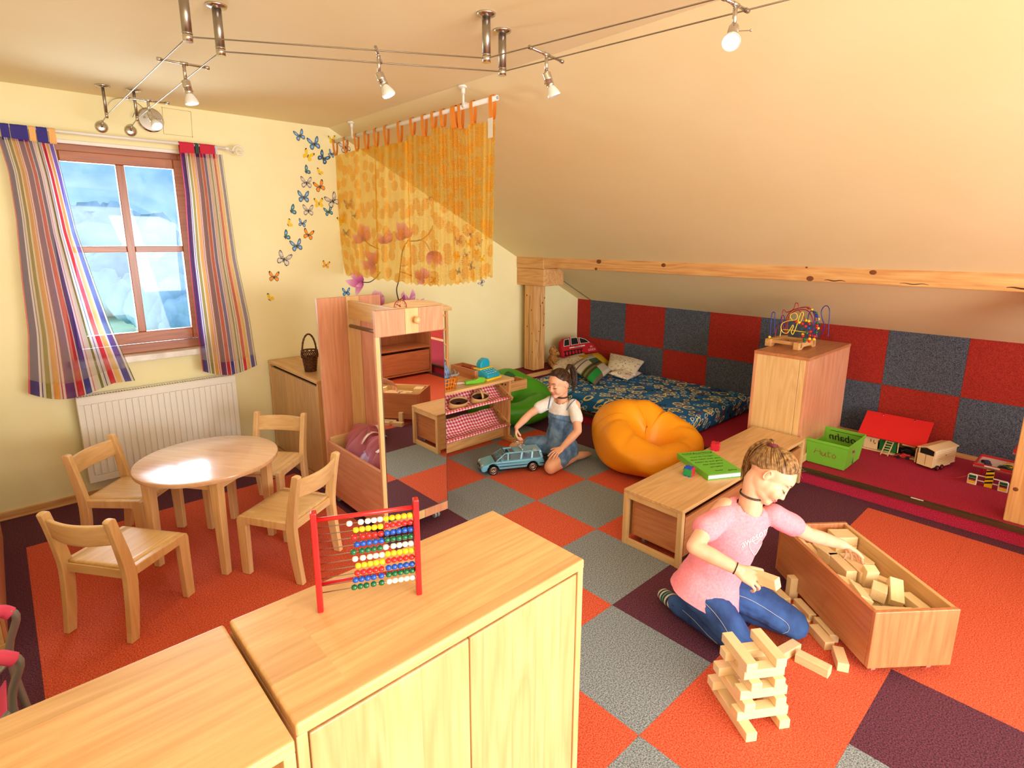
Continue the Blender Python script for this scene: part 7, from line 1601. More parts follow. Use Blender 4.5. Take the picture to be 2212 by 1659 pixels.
def hair(P, Q, s, parent, T, tail, mat, seed, n=430, front=36, width=0.0016, tail_n=170, spread=0.03, tlen=1.0):
    """cap of hair combed back to the tie T (head-local), then a hanging tail through the given world points"""
    rr = random.Random(seed); C0 = V((0, -0.006, 0.020)); RAD = V((0.0745, 0.0915, 0.0870))
    def el_min(az):
        a = abs(math.degrees(az))
        if a < 35: return front-3*(a/35)**2
        if a < 75: return front-3-(a-35)/40*(front-8)
        if a < 90: return 5-(a-75)/15*5
        if a < 118: return 0-(a-90)/28*26
        return -26-(a-118)/62*12
    def surf(az, el, k=1.0): 
        d = V((sin(az)*cos(el), cos(az)*cos(el), sin(el))); return C0+V((d.x*RAD.x, d.y*RAD.y, d.z*RAD.z))*k
    m = MB()
    def cap(u, v):
        az = -pi+2*pi*u; e0 = radians(el_min(az)); el = e0+(pi/2-e0)*v; return P(*surf(az, el, 0.955+0.05*min(1, v*5)))
    m.grid(cap, 72, 18, closed=True)
    Td = (V(T)-C0); Tn = V((Td.x/RAD.x, Td.y/RAD.y, Td.z/RAD.z)).normalized()
    for k in range(n):
        az = rr.uniform(-pi, pi); e0 = radians(el_min(az)); el = e0+(radians(80)-e0)*(rr.random()**2.2 if k % 3 else 0.0)
        d0 = V((sin(az)*cos(el), cos(az)*cos(el), sin(el))); pts = []; lift = rr.uniform(1.005, 1.045); wob = rr.uniform(-0.06, 0.06)
        ang = d0.angle(Tn); ax_ = d0.cross(Tn); ax_ = ax_.normalized() if ax_.length > 1e-5 else V((1, 0, 0))
        for q in range(9):
            t_ = q/8; d = Matrix.Rotation(ang*t_, 3, ax_) @ d0; d = (d+ax_*wob*sin(pi*t_)*0.6).normalized(); kk = lift+0.02*sin(pi*t_) if q else 0.965
            pts.append(P(*(C0+V((d.x*RAD.x, d.y*RAD.y, d.z*RAD.z))*kk)))
        w = width*rr.uniform(0.7, 1.7)*s; m.tube(pts, [w*0.5]+[w]*7+[w*0.8], 4, cap=False)
    o = m.build('hair', mat, parent, world=True)
    m = MB(); root = P(*T); TP = [V(p) for p in tail]
    base = smooth_path([root]+TP, 5)
    for k in range(tail_n):
        a = rr.uniform(0, 6.28); rad = math.sqrt(rr.random())*spread; ov = V((cos(a), sin(a), rr.uniform(-0.6, 0.6)))*rad; ph = rr.uniform(0, 6); L2 = rr.uniform(0.72, 1.0); pts = []
        nn_ = max(4, int(len(base)*L2))
        for q in range(nn_):
            t_ = q/(len(base)-1); f_ = min(1, 0.30+1.5*t_)*(1-0.35*max(0, t_-0.6)/0.4); pts.append(base[q]+ov*f_+V((sin(ph+7*t_), cos(ph+6*t_), 0))*0.004*t_)
        w = width*1.15*rr.uniform(0.7, 1.6)*s; m.tube(pts, [w]*(len(pts)-2)+[w*0.7, w*0.25], 4, cap=False)
    m.build('ponytail', mat, parent, world=True)
    # loose wisps round the hairline
    m = MB()
    for k in range(46):
        az = rr.uniform(-1.9, 1.9); e0 = radians(el_min(az)+rr.uniform(0, 30)); p0 = surf(az, e0, 1.01); d = (p0-C0).normalized(); q0 = V((rr.uniform(-1, 1), rr.uniform(-0.6, 0.6), rr.uniform(-1, 0.6)))
        m.tube([P(*p0), P(*(p0+d*0.012+q0*0.004)), P(*(p0+d*0.02+q0*0.018))], [0.0005, 0.0004, 0.0002], 3)
    m.build('loose_wisps', mat, parent, world=True, kind='stuff')
def bvh_of(o, root): 
    M = xf(root); return BVHTree.FromPolygons([M @ v.co for v in o.data.vertices], [tuple(p.vertices) for p in o.data.polygons])
def on_surface(bv, u, v, off=0.0015):
    d = ray(u, v).normalized(); h = bv.ray_cast(CAM, d); return (h[0]+h[1]*off*(1 if h[1].dot(d) < 0 else -1)) if h[0] is not None else None
def seam_line(name, bv, px, r, mat, parent, n=8):
    m = MB(); pts = [on_surface(bv, p.x, p.y) for p in smooth_path([(a, b_, 0) for a, b_ in px], n)]; pts = [p for p in pts if p is not None]
    if len(pts) > 2: m.tube(pts, r, 5)
    return m.build(name, mat, parent, world=True)
IMR, IMU = RM @ V((1, 0, 0)), RM @ V((0, 1, 0))

# ------------------------------------------------------------------ child in the pink shirt, kneeling at the crate
pel, hR, hL = V((-0.315, -1.352, 0.205)), V((-0.372, -1.355, 0.195)), V((-0.258, -1.405, 0.195))
che, nec = V((-0.275, -1.455, 0.455)), V((-0.247, -1.483, 0.612))
sR, sL = V((-0.325, -1.40, 0.585)), V((-0.148, -1.560, 0.545))
eR, wR, hdR = V((-0.536, -1.405, 0.492)), V((-0.478, -1.562, 0.440)), V((-0.458, -1.632, 0.432))
eL, wL, hdL = V((0.016, -1.634, 0.432)), V((0.197, -1.722, 0.350)), V((0.282, -1.762, 0.287))
kR, kL, aR = V((-0.392, -1.560, 0.068)), V((-0.112, -1.660, 0.072)), V((-0.335, -1.235, 0.050))
tR, aL, tL = V((-0.290, -1.135, 0.035)), V((-0.205, -1.330, 0.055)), V((-0.185, -1.225, 0.038))
hc = V((-0.204, -1.540, 0.745)); vw = (hc-CAM).normalized()
ff = (IMR*0.66-IMU*0.66-vw*0.30); up_ = (IMR*0.66+IMU*0.72-vw*0.12)
G1 = thing('person', 'person in a pink shirt and blue jeans kneeling, reaching into the crate of blocks', 'person', (pel.x, pel.y, 0))
m = MB(); P, Q = head_shape(m, hc, ff, up_, 1.0)
nb = P(0, -0.022, -0.060)
limb(m, [nec-V((0, 0, 0.03)), (nec+nb)/2, nb, P(0, -0.01, -0.02)], [0.050, 0.042, 0.043, 0.05])
limb(m, [sR+V((0.02, -0.01, 0)), (sR+eR)/2, eR], [0.040, 0.036, 0.031]); limb(m, [eR, eR*0.6+wR*0.4, wR], [0.031, 0.032, 0.021])
limb(m, [sL, (sL+eL)/2, eL], [0.038, 0.036, 0.031]); limb(m, [eL, eL*0.6+wL*0.4, wL], [0.031, 0.031, 0.021])
limb(m, [pel, che, nec-V((0, 0, 0.035))], [0.055, 0.055, 0.045]); m.tube([sR, sL], 0.028, 12)
for a, b_, c_ in ((hR, kR, aR), (hL, kL, aL)): limb(m, [a, b_], [0.05, 0.035]); limb(m, [b_, c_], [0.035, 0.025])
mt = MB(); nails = []
dR = (V((-0.452, -1.655, 0.428))-wR).normalized()
nR = (-vw*0.75+V((0, 0, 0.55))); thR = (IMU*0.9+IMR*0.3)
hand(m, mt, wR, IMR*0.80-IMU*0.42-vw*0.36, nR, thR, 0.92, bends=(0.55, 0.75, 0.5), tdir=IMR*0.95-IMU*0.10-vw*0.10, tb=(0.1, 0), tl=1.05, nails=nails)
hand(m, mt, wL, (hdL-wL).normalized(), V((0.15, 0.2, 0.95)), (V((hdL-wL)).normalized().cross(V((0, 0, 1)))), 0.92, bends=(0.3, 0.4, 0.3), tb=(0.3, 0), nails=nails, var=(0.0, 0.05, 0.1, 0.18))
me = fuse(m, 0.0042, 5)
tmp = bmesh.new(); tmp.from_mesh(me); mt.bm.faces.ensure_lookup_table(); m2 = bpy.data.meshes.new('t'); mt.bm.to_mesh(m2); mt.bm.free(); tmp.from_mesh(m2); tmp.to_mesh(me); tmp.free()
for p_ in me.polygons: p_.use_smooth = True
body = mesh_obj('body', me, SKIN, G1); face_parts(P, Q, 1.0, G1, body, BROW); nailmesh(nails, G1)
# pink shirt
m = MB(); ax_ = (nec-pel).normalized(); side = (sL-sR).normalized(); fr = side.cross(ax_).normalized()
if fr.dot(CAM-che) < 0: fr = -fr
side = ax_.cross(fr).normalized()
def ringsh(c, a, b_): return [m.bm.verts.new(V(c)+side*a*cos(2*pi*k/28)+fr*b_*sin(2*pi*k/28)) for k in range(28)]
rows = [(pel-ax_*0.11+fr*0.045, 0.178, 0.155), (pel-ax_*0.03+fr*0.035, 0.158, 0.134), (pel+ax_*0.08+fr*0.012, 0.124, 0.095), (pel+ax_*0.17+fr*0.008, 0.120, 0.090), (pel+ax_*0.26+fr*0.004, 0.126, 0.088), (pel+ax_*0.33, 0.128, 0.080), (pel+ax_*0.385-fr*0.004, 0.115, 0.066), (pel+ax_*0.42-fr*0.006, 0.075, 0.052)]
m.skin([ringsh(*r_) for r_ in rows])
limb(m, [sR+side*0.03, sR*0.45+eR*0.55], [0.047, 0.052]); limb(m, [sL-side*0.02, sL*0.50+eL*0.50], [0.047, 0.050])
me = fuse(m, 0.006, 6); fold(me, 0.008, 8, 3); fold(me, 0.0016, 20, 8)
bm_ = bmesh.new(); bm_.from_mesh(me); ncut = nec+ax_*0.012+fr*0.012
bmesh.ops.bisect_plane(bm_, geom=bm_.verts[:]+bm_.edges[:]+bm_.faces[:], plane_co=pel-ax_*0.03, plane_no=ax_, clear_inner=True)
bmesh.ops.delete(bm_, geom=[v for v in bm_.verts if (v.co-ncut).length < 0.056], context='VERTS'); bm_.to_mesh(me); bm_.free()
shirt = mesh_obj('shirt', me, PINKT, G1, label='pink short-sleeved shirt with white lettering'); bv = bvh_of(shirt, G1)
for p_ in me.polygons: p_.use_smooth = True
def print_text(txt, size_px, c, ang, mat, parent, name, shear=0.3):
    bpy.context.view_layer.update(); me = text_mesh(txt, 1.0, shear=shear, extrude=0.0); bm_ = bmesh.new(); bm_.from_mesh(me); bmesh.ops.subdivide_edges(bm_, edges=[e for e in bm_.edges if e.calc_length() > 0.15], cuts=1)
    dead = []
    for v in bm_.verts:
        x, y = v.co.x*size_px, v.co.y*size_px; q = on_surface(bv, c[0]+x*cos(ang)+y*sin(ang)*1.0, c[1]-x*sin(ang)*-1.0*-1.0-y*cos(ang), 0.0018) if False else on_surface(bv, c[0]+x*cos(ang)-y*sin(ang), c[1]-x*sin(ang)-y*cos(ang), 0.0018)
        if q is None: dead.append(v)
        else: v.co = q
    bmesh.ops.delete(bm_, geom=dead, context='VERTS'); bm_.to_mesh(me); bm_.free(); return mesh_obj(name, me, mat, parent)
LET = plain('white_shirt_print', rgb(250, 226, 228), 0.8)
print_text('awesome', 21, (1634, 1158), radians(30), LET, G1, 'shirt_lettering')
seam_line('heart_print', bv, [(1629, 1200), (1618, 1180), (1622, 1168), (1632, 1174), (1641, 1164), (1645, 1172), (1636, 1190), (1630, 1199)], 0.0016, LET, G1)
# jeans and socks
m = MB(); m.ball(pel+V((0.0, 0.02, -0.01)), (0.118, 0.105, 0.10), 22, 16)
for a, b_, c_, kf in ((hR, kR, aR, 0.0), (hL, kL, aL, 0.0)):
    mid = (a+b_)/2+V((0, 0, 0.012)); limb(m, [a, mid, b_], [0.086, 0.074, 0.060]); limb(m, [b_, (b_*0.55+c_*0.45)+V((0, 0, 0.006)), c_], [0.056, 0.055, 0.041])
me = fuse(m, 0.0065, 4); fold(me, 0.0035, 20, 5); fold(me, 0.002, 48, 2)
for v in me.vertices:
    if v.co.z < 0.004: v.co.z = 0.004
jeans = mesh_obj('jeans', me, JEAN, G1); bv2 = bvh_of(jeans, G1); ST = plain('pale_stitching', rgb(176, 178, 182), 0.8)
for px in ([(1488, 1264), (1512, 1292), (1540, 1320), (1564, 1352), (1580, 1382)], [(1576, 1282), (1608, 1290), (1640, 1306), (1672, 1326), (1700, 1346), (1703, 1362), (1690, 1368)], [(1474, 1262), (1480, 1284), (1494, 1306)], [(1578, 1258), (1580, 1275), (1574, 1288)], [(1475, 1318), (1500, 1340), (1530, 1372), (1550, 1390)]):
    seam_line('stitching', bv2, px, 0.0011, ST, G1)
SOCK = uvbands('striped_sock', [(0, (38, 38, 48)), (.12, (60, 170, 150)), (.16, (38, 38, 48)), (.24, (220, 220, 216)), (.29, (38, 38, 48)), (.36, (206, 206, 200)), (.42, (44, 44, 50)), (.48, (60, 168, 150)), (.52, (44, 44, 50)), (.58, (206, 206, 200)), (.64, (44, 44, 50)), (.70, (206, 206, 200)), (.76, (44, 44, 50)), (.82, (206, 206, 200)), (.88, (60, 58, 56))], 'Y')
for a_, t_ in ((aR, tR), (aL, tL)):
    m = MB(); d = (t_-a_); pts = [a_-d*0.25+V((0, 0, 0.004)), a_, a_+d*0.35+V((0, 0, -0.002)), a_+d*0.7+V((0, 0, -0.004)), t_+V((0, 0, -0.002)), t_+d*0.12]; RR = [0.036, 0.038, 0.039, 0.036, 0.030, 0.012]; P_ = smooth_path(pts, 5)
    def sk(u, v, P_=P_, d=d):
        k = v*(len(P_)-1); i = min(int(k), len(P_)-2); c = P_[i]*(1-(k-i))+P_[i+1]*(k-i); s_ = v*5; j = min(int(s_), 4); rad = RR[j]*(1-(s_-j))+RR[j+1]*(s_-j)
        dn = d.normalized(); sd = dn.cross(V((0, 0, 1))).normalized(); uu = sd.cross(dn); q = c+sd*rad*1.0*cos(2*pi*u)+uu*rad*0.8*sin(2*pi*u); q.z = max(q.z, 0.003); return q
    m.grid(sk, 22, 26, closed=True); m.build('sock', SOCK, G1, world=True)
# hair, tie, choker, wrist band
T1 = (0.0, -0.072, 0.078)
hair(P, Q, 1.0, G1, T1, [atd(1664, 955, 2.30), atd(1634, 974, 2.34), atd(1617, 1008, 2.37), atd(1610, 1052, 2.37)], HAIR1, 4, spread=0.026)
m = MB(); tp = P(*T1); tn = (P(0, -0.09, 0.10)-tp).normalized(); a1 = tn.orthogonal().normalized(); a2 = tn.cross(a1)
for q in range(3): m.tube([tp+tn*(0.001+0.005*q)+(a1*cos(2*pi*k/20)+a2*sin(2*pi*k/20))*(0.017+0.002*(q % 2)) for k in range(20)], 0.004, 6, closed=True)
m.build('hair_tie', plain('burgundy_band', rgb(110, 20, 50), 0.7), G1, world=True)
def choker(parent, nec, nb, rad, mat, rows=2, frac=0.45):
    ax_ = (nb-nec).normalized(); c = nec*(1-frac)+nb*frac; a1 = ax_.orthogonal().normalized(); a2 = ax_.cross(a1); m = MB(); n = 96
    for q in range(rows):
        for ph in (0, pi): m.tube([c+ax_*(0.005*(q-0.5*(rows-1))+0.0028*sin(30*2*pi*k/n+ph))+(a1*cos(2*pi*k/n)+a2*sin(2*pi*k/n))*rad for k in range(n)], 0.0010, 4, closed=True)
    return m.build('choker', mat, parent, world=True)
choker(G1, nec, nb, 0.0475, BLACK, frac=0.35)
m = MB(); d = (wR-eR).normalized(); a1 = d.orthogonal().normalized(); a2 = d.cross(a1); m.tube([wR-d*0.012+(a1*cos(2*pi*k/24)+a2*sin(2*pi*k/24))*0.0235 for k in range(24)], 0.0022, 6, closed=True); m.build('wrist_band', BLACK, G1, world=True)
# the block in the right hand
c0, c1 = atd(1640, 1247, 2.125), atd(1681, 1262, 2.06); d = (c1-c0).normalized(); cc = c1-d*0.068
r_, f_, u_ = basis(d, IMU*0.8-vw*0.35+V((0, 0, 0.4))); Rb = Matrix((f_, -r_, u_)).transposed()
block('pale wooden block held in the right hand of the pink shirt child', cc, (0.135, 0.034, 0.042), Rb, 'blocks in hand')

# ------------------------------------------------------------------ child in the denim dress, kneeling beside the toy car
pel, che, nec = V((0.605, 0.350, 0.135)), V((0.600, 0.338, 0.345)), V((0.610, 0.345, 0.492))
sR, sL = V((0.580, 0.445, 0.472)), V((0.628, 0.228, 0.476))
eR, wR = V((0.435, 0.52, 0.375)), V((0.285, 0.50, 0.312))
eL, wL = V((0.545, 0.128, 0.318)), V((0.452, 0.195, 0.193))
hR, hL = V((0.575, 0.415, 0.125)), V((0.610, 0.285, 0.125))
kL, aL, tL = V((0.365, 0.222, 0.062)), V((0.690, 0.262, 0.045)), V((0.830, 0.255, 0.028))
kR, aR, tR = at(1112, 968, z=0.065), V((0.74, 0.52, 0.045)), V((0.86, 0.50, 0.028))
hc = V((0.572, 0.344, 0.634)); vw = (hc-CAM).normalized(); ff = -IMR*0.74-IMU*0.30-vw*0.55; up_ = -IMR*0.22+IMU*0.95-vw*0.30
G2 = thing('person', 'person in a denim dress and white shirt kneeling beside the blue toy car', 'person', (pel.x, pel.y, 0))
s = 0.96; m = MB(); P, Q = head_shape(m, hc, ff, up_, s); nb = P(0, -0.020, -0.060)
limb(m, [nec-V((0, 0, 0.03)), (nec+nb)/2, nb, P(0, -0.01, -0.02)], [0.046, 0.039, 0.040, 0.046])
limb(m, [sR, (sR+eR)/2, eR], [0.036, 0.033, 0.028]); limb(m, [eR, eR*0.6+wR*0.4, wR], [0.028, 0.029, 0.019])
limb(m, [sL, (sL+eL)/2, eL], [0.036, 0.034, 0.029]); limb(m, [eL, eL*0.6+wL*0.4, wL], [0.029, 0.030, 0.019])
limb(m, [pel, che, nec-V((0, 0, 0.03))], [0.05, 0.05, 0.042]); m.tube([sR, sL], 0.026, 12)
for a, b_, c_, d in ((hL, kL, aL, tL), (hR, kR, aR, tR)):
    limb(m, [a, (a+b_)/2+V((0, 0, 0.012)), b_], [0.064, 0.058, 0.048]); limb(m, [b_+V((0, 0, -0.006)), b_*0.6+c_*0.4, c_], [0.046, 0.045, 0.029]); limb(m, [c_, (c_+d)/2, d], [0.030, 0.030, 0.019])
    sd = (d-c_).normalized().cross(V((0, 0, 1))).normalized()
    for q in range(5): o = sd*(-0.020+0.010*q); capsule(m, d*0.8+c_*0.2+o, d+o+(d-c_).normalized()*(0.012+0.004*(q % 4)), 0.010, 0.0068)
mt = MB(); nails = []
hand(m, mt, wR, V((-0.30, -0.20, -0.90)), -IMR*0.5+V((0, 0.2, 0.3)), IMR*0.9-vw*0.4, 0.82, bends=(0.5, 0.7, 0.5), tdir=V((-0.1, -0.1, -1))+IMR*0.55, tb=(0.2, 0), nails=nails)
hand(m, mt, wL, V((-0.92, 0.10, -0.36)), V((-0.30, -0.25, 0.9)), IMU*0.6+V((0, 0.7, 0)), 0.84, bends=(0.25, 0.30, 0.25), tb=(0.15, 0), nails=nails, sp=0.16)
me = fuse(m, 0.0046, 5); tmp = bmesh.new(); tmp.from_mesh(me); m2 = bpy.data.meshes.new('t'); mt.bm.to_mesh(m2); mt.bm.free(); tmp.from_mesh(m2); tmp.to_mesh(me); tmp.free()
for p_ in me.polygons: p_.use_smooth = True
for v in me.vertices:
    if v.co.z < 0.003: v.co.z = 0.003
body = mesh_obj('body', me, SKIN, G2); face_parts(P, Q, s, G2, body, plain('dark_brow', rgb(70, 46, 32), 0.9)); nailmesh(nails, G2)
ax_ = (nec-pel).normalized(); side = (sL-sR).normalized(); fr = side.cross(ax_).normalized(); fr = fr if fr.dot(CAM-che) > 0 else -fr; side = ax_.cross(fr).normalized()
m = MB(); rows = [(pel+ax_*0.17, 0.098, 0.074), (pel+ax_*0.24, 0.106, 0.078), (pel+ax_*0.295, 0.110, 0.072), (pel+ax_*0.335, 0.098, 0.060), (pel+ax_*0.362, 0.062, 0.046)]
m.skin([ringsh(*r_) for r_ in rows]); limb(m, [sR+side*0.02, sR*0.5+eR*0.5], [0.043, 0.046]); limb(m, [sL-side*0.02, sL*0.48+eL*0.52], [0.043, 0.047])
me = fuse(m, 0.006, 5); fold(me, 0.0035, 16, 3); bm_ = bmesh.new(); bm_.from_mesh(me); ncut = nec+ax_*0.010+fr*0.012
bmesh.ops.delete(bm_, geom=[v for v in bm_.verts if (v.co-ncut).length < 0.053], context='VERTS'); bm_.to_mesh(me); bm_.free(); tee = mesh_obj('shirt', me, TEEW, G2, label='white short-sleeved shirt')
# denim dress: bib, skirt spread over the thighs, straps
m = MB(); rows = [(pel-ax_*0.055, 0.150, 0.128), (pel+ax_*0.0, 0.140, 0.120), (pel+ax_*0.06, 0.118, 0.098), (pel+ax_*0.12, 0.106, 0.086), (pel+ax_*0.18, 0.106, 0.084), (pel+ax_*0.235+fr*0.006, 0.108, 0.082), (pel+ax_*0.262+fr*0.010, 0.098, 0.076)]
m.skin([ringsh(*r_) for r_ in rows])
for a, b_ in ((hL, kL), (hR, kR)): limb(m, [a, a*0.45+b_*0.55], [0.082, 0.080])
me = fuse(m, 0.0062, 5); fold(me, 0.006, 15, 6); fold(me, 0.003, 34, 2)
for v in me.vertices:
    if v.co.z < 0.004: v.co.z = 0.004
dress = mesh_obj('dress', me, DENIM, G2, label='washed blue denim pinafore dress'); bv = bvh_of(dress, G2); bvt = bvh_of(tee, G2); DST = plain('dark_denim_stitch', rgb(48, 74, 116), 0.8)
for px in ([(1184, 880), (1204, 885), (1228, 889)], [(1189, 900), (1210, 906), (1236, 912)], [(1219, 910), (1217, 935), (1214, 956)], [(1188, 902), (1209, 908), (1236, 914)]): seam_line('stitching', bv, px, 0.0010, DST, G2)
seam_line('embroidery', bv, [(1213, 889), (1216, 888), (1218, 891), (1221, 889), (1223, 891)], 0.0022, plain('navy_thread', rgb(24, 34, 66), 0.7), G2)
for px in ([(1184, 882), (1187, 868), (1191, 853)], [(1224, 886), (1234, 872), (1244, 862)]):
    pts = [on_surface(bvt, p.x, p.y, 0.004) or on_surface(bv, p.x, p.y, 0.003) for p in smooth_path([(a, b_, 0) for a, b_ in px], 6)]; pts = [p for p in pts if p is not None]
    if len(pts) > 2: m = MB(); m.tube(pts, 0.0052, 6, flat=0.6); m.build('strap', DENIM, G2, world=True)
T2 = (0.0, -0.078, 0.062)
hair(P, Q, s, G2, T2, [atd(1231, 789, 4.24), atd(1238, 802, 4.27), atd(1240, 822, 4.28), atd(1236, 846, 4.27)], HAIR2, 9, n=360, tail_n=130, spread=0.024, front=40)
m = MB(); tp = P(*T2); tn = (P(0, -0.1, 0.085)-tp).normalized(); a1 = tn.orthogonal().normalized(); a2 = tn.cross(a1); m.tube([tp+tn*0.004+(a1*cos(2*pi*k/20)+a2*sin(2*pi*k/20))*0.018 for k in range(20)], 0.0045, 6, closed=True); m.build('hair_tie', BLACK, G2, world=True)
choker(G2, nec, nb, 0.0445, plain('brown_choker', rgb(70, 54, 46), 0.7), rows=3, frac=0.4)
# bunch of keys on a woven band in the right hand
p = wR+V((-0.025, -0.02, -0.075)); t = thing('key_bunch', 'bunch of metal rings on a woven black and white band held over the toy car', 'keys', p)
for k, (dx, dz_) in enumerate(((0.0, -0.02), (0.03, -0.045), (0.055, -0.05))):
    m = MB(); q = V((0, 0, 0))+IMR*dx+IMU*dz_; e = V((0.3*k-0.3, 0.3, 1)).normalized(); a1 = e.orthogonal().normalized(); a2 = e.cross(a1); m.tube([q+(a1*cos(2*pi*j/20)+a2*sin(2*pi*j/20))*0.020 for j in range(20)], 0.003, 6, closed=True); m.build('ring', CHROME, t)
m = MB(); m.box(IMR*0.0+IMU*0.012, (0.03, 0.012, 0.03)); m.build('green_tag', plain('olive_tag', rgb(120, 160, 60), 0.6), t, bevel=0.003)
BAND = noisy('woven_black_white', rgb(16, 16, 16), rgb(230, 228, 220), 260, rough=0.9, lo=0.48, hi=0.52)
m = MB(); m.tube(smooth_path([IMR*0.01+IMU*-0.02, IMR*0.04+IMU*-0.075, IMR*0.085+IMU*-0.105, IMR*0.125+IMU*-0.082, IMR*0.15+IMU*-0.085], 6), 0.011, 8, flat=0.4); m.build('woven_band', BAND, t)

# ------------------------------------------------------------------ light blue toy estate car
fw, rw = V((0.051, 0.494, 0)), V((0.315, 0.355, 0)); hd = (fw-rw).normalized(); lf = V((-hd.y, hd.x, 0))
if lf.y < 0: lf = -lf
WB, CW = (fw-rw).length, 0.165; org = (fw+rw)/2+lf*CW/2
t = thing('toy_estate_car', 'big light blue toy estate car standing on the carpet before the denim dress child', 'toy car', org, atan2(hd.y, hd.x))
LB = plain('light_blue_plastic', rgb(112, 190, 232), 0.22, coat=0.4); WG = plain('toy_window', rgb(60, 150, 196), 0.1); fx, rx = WB/2, -WB/2; wr = 0.036
TG_, nt, b = newmat('toy_clear_window'); b.inputs['Base Color'].default_value = rgb(214, 232, 240); b.inputs['Roughness'].default_value = 0.05; b.inputs['Transmission Weight'].default_value = 0.9; b.inputs['IOR'].default_value = 1.05
def arch(cx, n=9): return [(cx+0.043*cos(pi-pi*k/n), wr+0.043*sin(pi-pi*k/n)*0.96) for k in range(n+1)]
low = [(rx-0.082, 0.03)]+[(x, z) for x, z in arch(rx)]+[(x, z) for x, z in arch(fx)]+[(fx+0.066, 0.024), (fx+0.088, 0.034), (fx+0.092, 0.056), (fx+0.076, 0.076), (fx-0.03, 0.098), (rx-0.076, 0.104), (rx-0.09, 0.07), (rx-0.092, 0.045)]
low = [(x, max(z, 0.022)) for x, z in low]
m = MB(); m.prism(low, -CW/2, CW/2, 'y'); m.build('body', LB, t, bevel=0.012, seg=4, smooth=50)
m = MB(); m.prism([(rx-0.07, 0.02), (fx+0.06, 0.02), (fx+0.05, 0.034), (rx-0.06, 0.034)], -CW/2+0.03, CW/2-0.03, 'y'); m.build('chassis', BLACK, t)
def slab(y): return y
zr0, zr1 = 0.100, 0.148
for sy in (-1, 1):
    yb0, yb1 = sy*(CW/2-0.008), sy*(CW/2-0.024)
    for (x0, x1, x2, x3) in ((fx-0.028, fx-0.020, fx-0.088, fx-0.096), (fx-0.116, fx-0.106, fx-0.112, fx-0.122), (rx+0.082, rx+0.096, rx+0.084, rx+0.070), (rx+0.0, rx+0.014, rx+0.004, rx-0.010), (rx-0.082, rx-0.062, rx-0.054, rx-0.070)):
        m = MB(); A_ = [V((x0, yb0, zr0)), V((x1, yb0, zr0)), V((x2, yb1, zr1)), V((x3, yb1, zr1))]; off = V((0, -sy*0.006, 0)); a = [m.bm.verts.new(p) for p in A_]; c_ = [m.bm.verts.new(p+off) for p in A_]; m.skin([a, c_]); bmesh.ops.recalc_face_normals(m.bm, faces=m.bm.faces); m.build('pillar', LB, t, bevel=0.0015)
    for (x0, x1, x2, x3) in ((fx-0.106, fx-0.028, fx-0.096, fx-0.112), (rx+0.096, fx-0.116, fx-0.122, rx+0.084), (rx+0.014, rx+0.082, rx+0.070, rx+0.004), (rx-0.062, rx+0.0, rx-0.010, rx-0.054)):
        m = MB(); off = V((0, -sy*0.003, 0)); y_ = sy*0.002; m.quad([V((x0, yb0-y_, zr0)), V((x1, yb0-y_, zr0)), V((x2, yb1-y_, zr1)), V((x3, yb1-y_, zr1))]); m.build('side_window', TG_, t, solid=0.0015)
    m = MB(); m.bx(rx+0.045, fx-0.045, sy*CW/2-0.0015, sy*CW/2+0.0025, 0.058, 0.063); m.bx(rx-0.086, rx-0.05, sy*CW/2-0.0015, sy*CW/2+0.0025, 0.058, 0.063); m.build('rub_strip', BLACK, t)
    m = MB(); m.box((fx-0.062, sy*(CW/2+0.008), 0.108), (0.016, 0.022, 0.014)); m.build('wing_mirror', LB, t, bevel=0.004, seg=3)
    for sx in (fx, rx):
        m = MB(); y_ = sy*(CW/2-0.010); m.lathe([(wr*0.72, -0.012), (wr*0.97, -0.012), (wr, -0.008), (wr, 0.008), (wr*0.97, 0.012), (wr*0.72, 0.012)], Matrix.Translation((sx, y_, wr)) @ Matrix.Rotation(pi/2, 4, 'X'), 28); o = m.build('wheel', BLACK, t, smooth=40)
        m = MB(); yo = y_+sy*0.0115; m.tube([V((sx+wr*0.70*cos(2*pi*k/28), yo, wr+wr*0.70*sin(2*pi*k/28))) for k in range(28)], 0.0026, 6, closed=True); m.ball((sx, yo, wr), (0.007, 0.003, 0.007), 12, 6)
        for k in range(10): a = 2*pi*k/10; m.tube([V((sx+0.005*cos(a), yo, wr+0.005*sin(a))), V((sx+wr*0.68*cos(a+0.05), yo-sy*0.001, wr+wr*0.68*sin(a+0.05)))], 0.0026, 5)
        m.build('alloy_rim', CHROME, o)
    m = MB(); m.ball((fx+0.070, sy*(CW/2-0.028), 0.068), (0.016, 0.020, 0.010), 14, 8); m.build('headlight', plain('headlight_clear', rgb(226, 232, 236), 0.1) if sy < 0 else MATS['headlight_clear'], t)
    m = MB(); m.prism([(rx-0.092, 0.085), (rx-0.086, 0.105), (rx-0.066, 0.14), (rx-0.062, 0.13), (rx-0.08, 0.085)], sy*(CW/2-0.022)-0.004, sy*(CW/2-0.022)+0.004, 'y'); m.build('tail_light', BLACK, t)
m = MB(); y1_ = CW/2-0.022
m.bx(fx-0.10, fx-0.088, -y1_, y1_, 0.144, 0.152); m.bx(rx-0.068, fx-0.165, -y1_, y1_, 0.146, 0.154); m.bx(fx-0.165, fx-0.10, -y1_, -y1_+0.02, 0.145, 0.153); m.bx(fx-0.165, fx-0.10, y1_-0.02, y1_, 0.145, 0.153); m.bx(fx-0.135, fx-0.128, -y1_+0.02, y1_-0.02, 0.145, 0.152)
m.build('roof', LB, t, bevel=0.003)
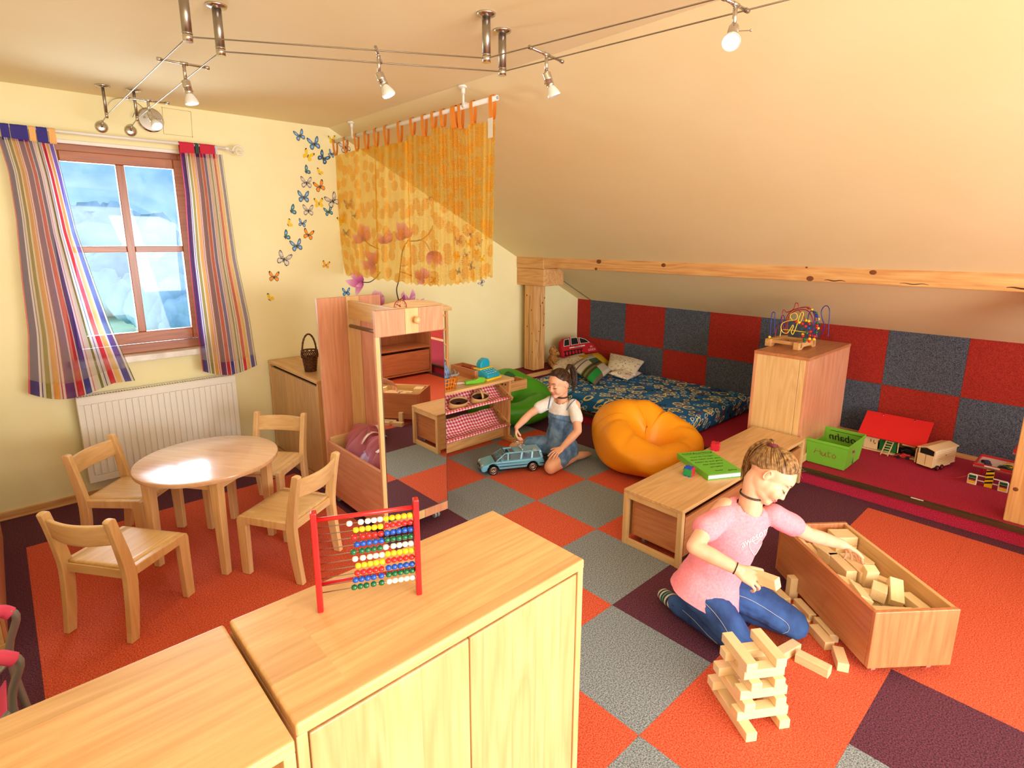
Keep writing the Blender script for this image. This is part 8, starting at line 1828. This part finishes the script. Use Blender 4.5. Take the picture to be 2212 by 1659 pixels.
m = MB(); m.quad([(fx-0.022, -CW/2+0.012, zr0), (fx-0.022, CW/2-0.012, zr0), (fx-0.092, CW/2-0.026, zr1), (fx-0.092, -CW/2+0.026, zr1)]); m.build('windscreen', TG_, t, solid=0.0015)
m = MB(); m.prism([(fx-0.014, 0.094), (fx-0.03, 0.104), (fx-0.036, 0.102), (fx-0.022, 0.092)], -CW/2+0.012, CW/2-0.012, 'y'); m.bx(fx-0.096, fx-0.090, -CW/2+0.026, CW/2-0.026, 0.147, 0.153); m.build('black_screen_trim', BLACK, t)
m = MB(); m.tube([(fx-0.026, -0.03, 0.106), (fx-0.05, 0.01, 0.126)], 0.0016, 5); m.tube([(fx-0.026, 0.03, 0.106), (fx-0.05, 0.06, 0.126)], 0.0016, 5); m.build('wiper', BLACK, t)
m = MB(); m.quad([(rx-0.078, -CW/2+0.02, zr0), (rx-0.078, CW/2-0.02, zr0), (rx-0.062, CW/2-0.03, zr1), (rx-0.062, -CW/2+0.03, zr1)]); m.build('rear_window', TG_, t, solid=0.0015)
CI = plain('interior_blue', rgb(20, 120, 190), 0.4)
for x in (fx-0.115, rx+0.05):
    for y in (-0.034, 0.034): m = MB(); m.bx(x-0.022, x-0.01, y-0.022, y+0.022, 0.098, 0.135); m.bx(x-0.01, x+0.025, y-0.022, y+0.022, 0.098, 0.106); m.build('seat', BLACK if x > 0 else CI, t, bevel=0.003)
m = MB(); m.tube([V((fx-0.07, 0.034+0.016*cos(a), 0.115+0.016*sin(a))) for a in [k*pi/8 for k in range(16)]], 0.0025, 5, closed=True); m.build('steering_wheel', plain('pale_wheel', rgb(210, 190, 196), 0.5), t)
m = MB(); m.bx(fx+0.086, fx+0.094, -0.028, 0.028, 0.05, 0.066); m.build('grille', BLACK, t, bevel=0.002)
m = MB(); m.bx(fx+0.078, fx+0.0925, -CW/2+0.02, CW/2-0.02, 0.034, 0.041); m.build('bumper_strip', BLACK, t, bevel=0.002)
m = MB(); m.bx(fx+0.0905, fx+0.0935, -0.026, 0.026, 0.043, 0.049); m.build('number_plate', WHITEPL, t)
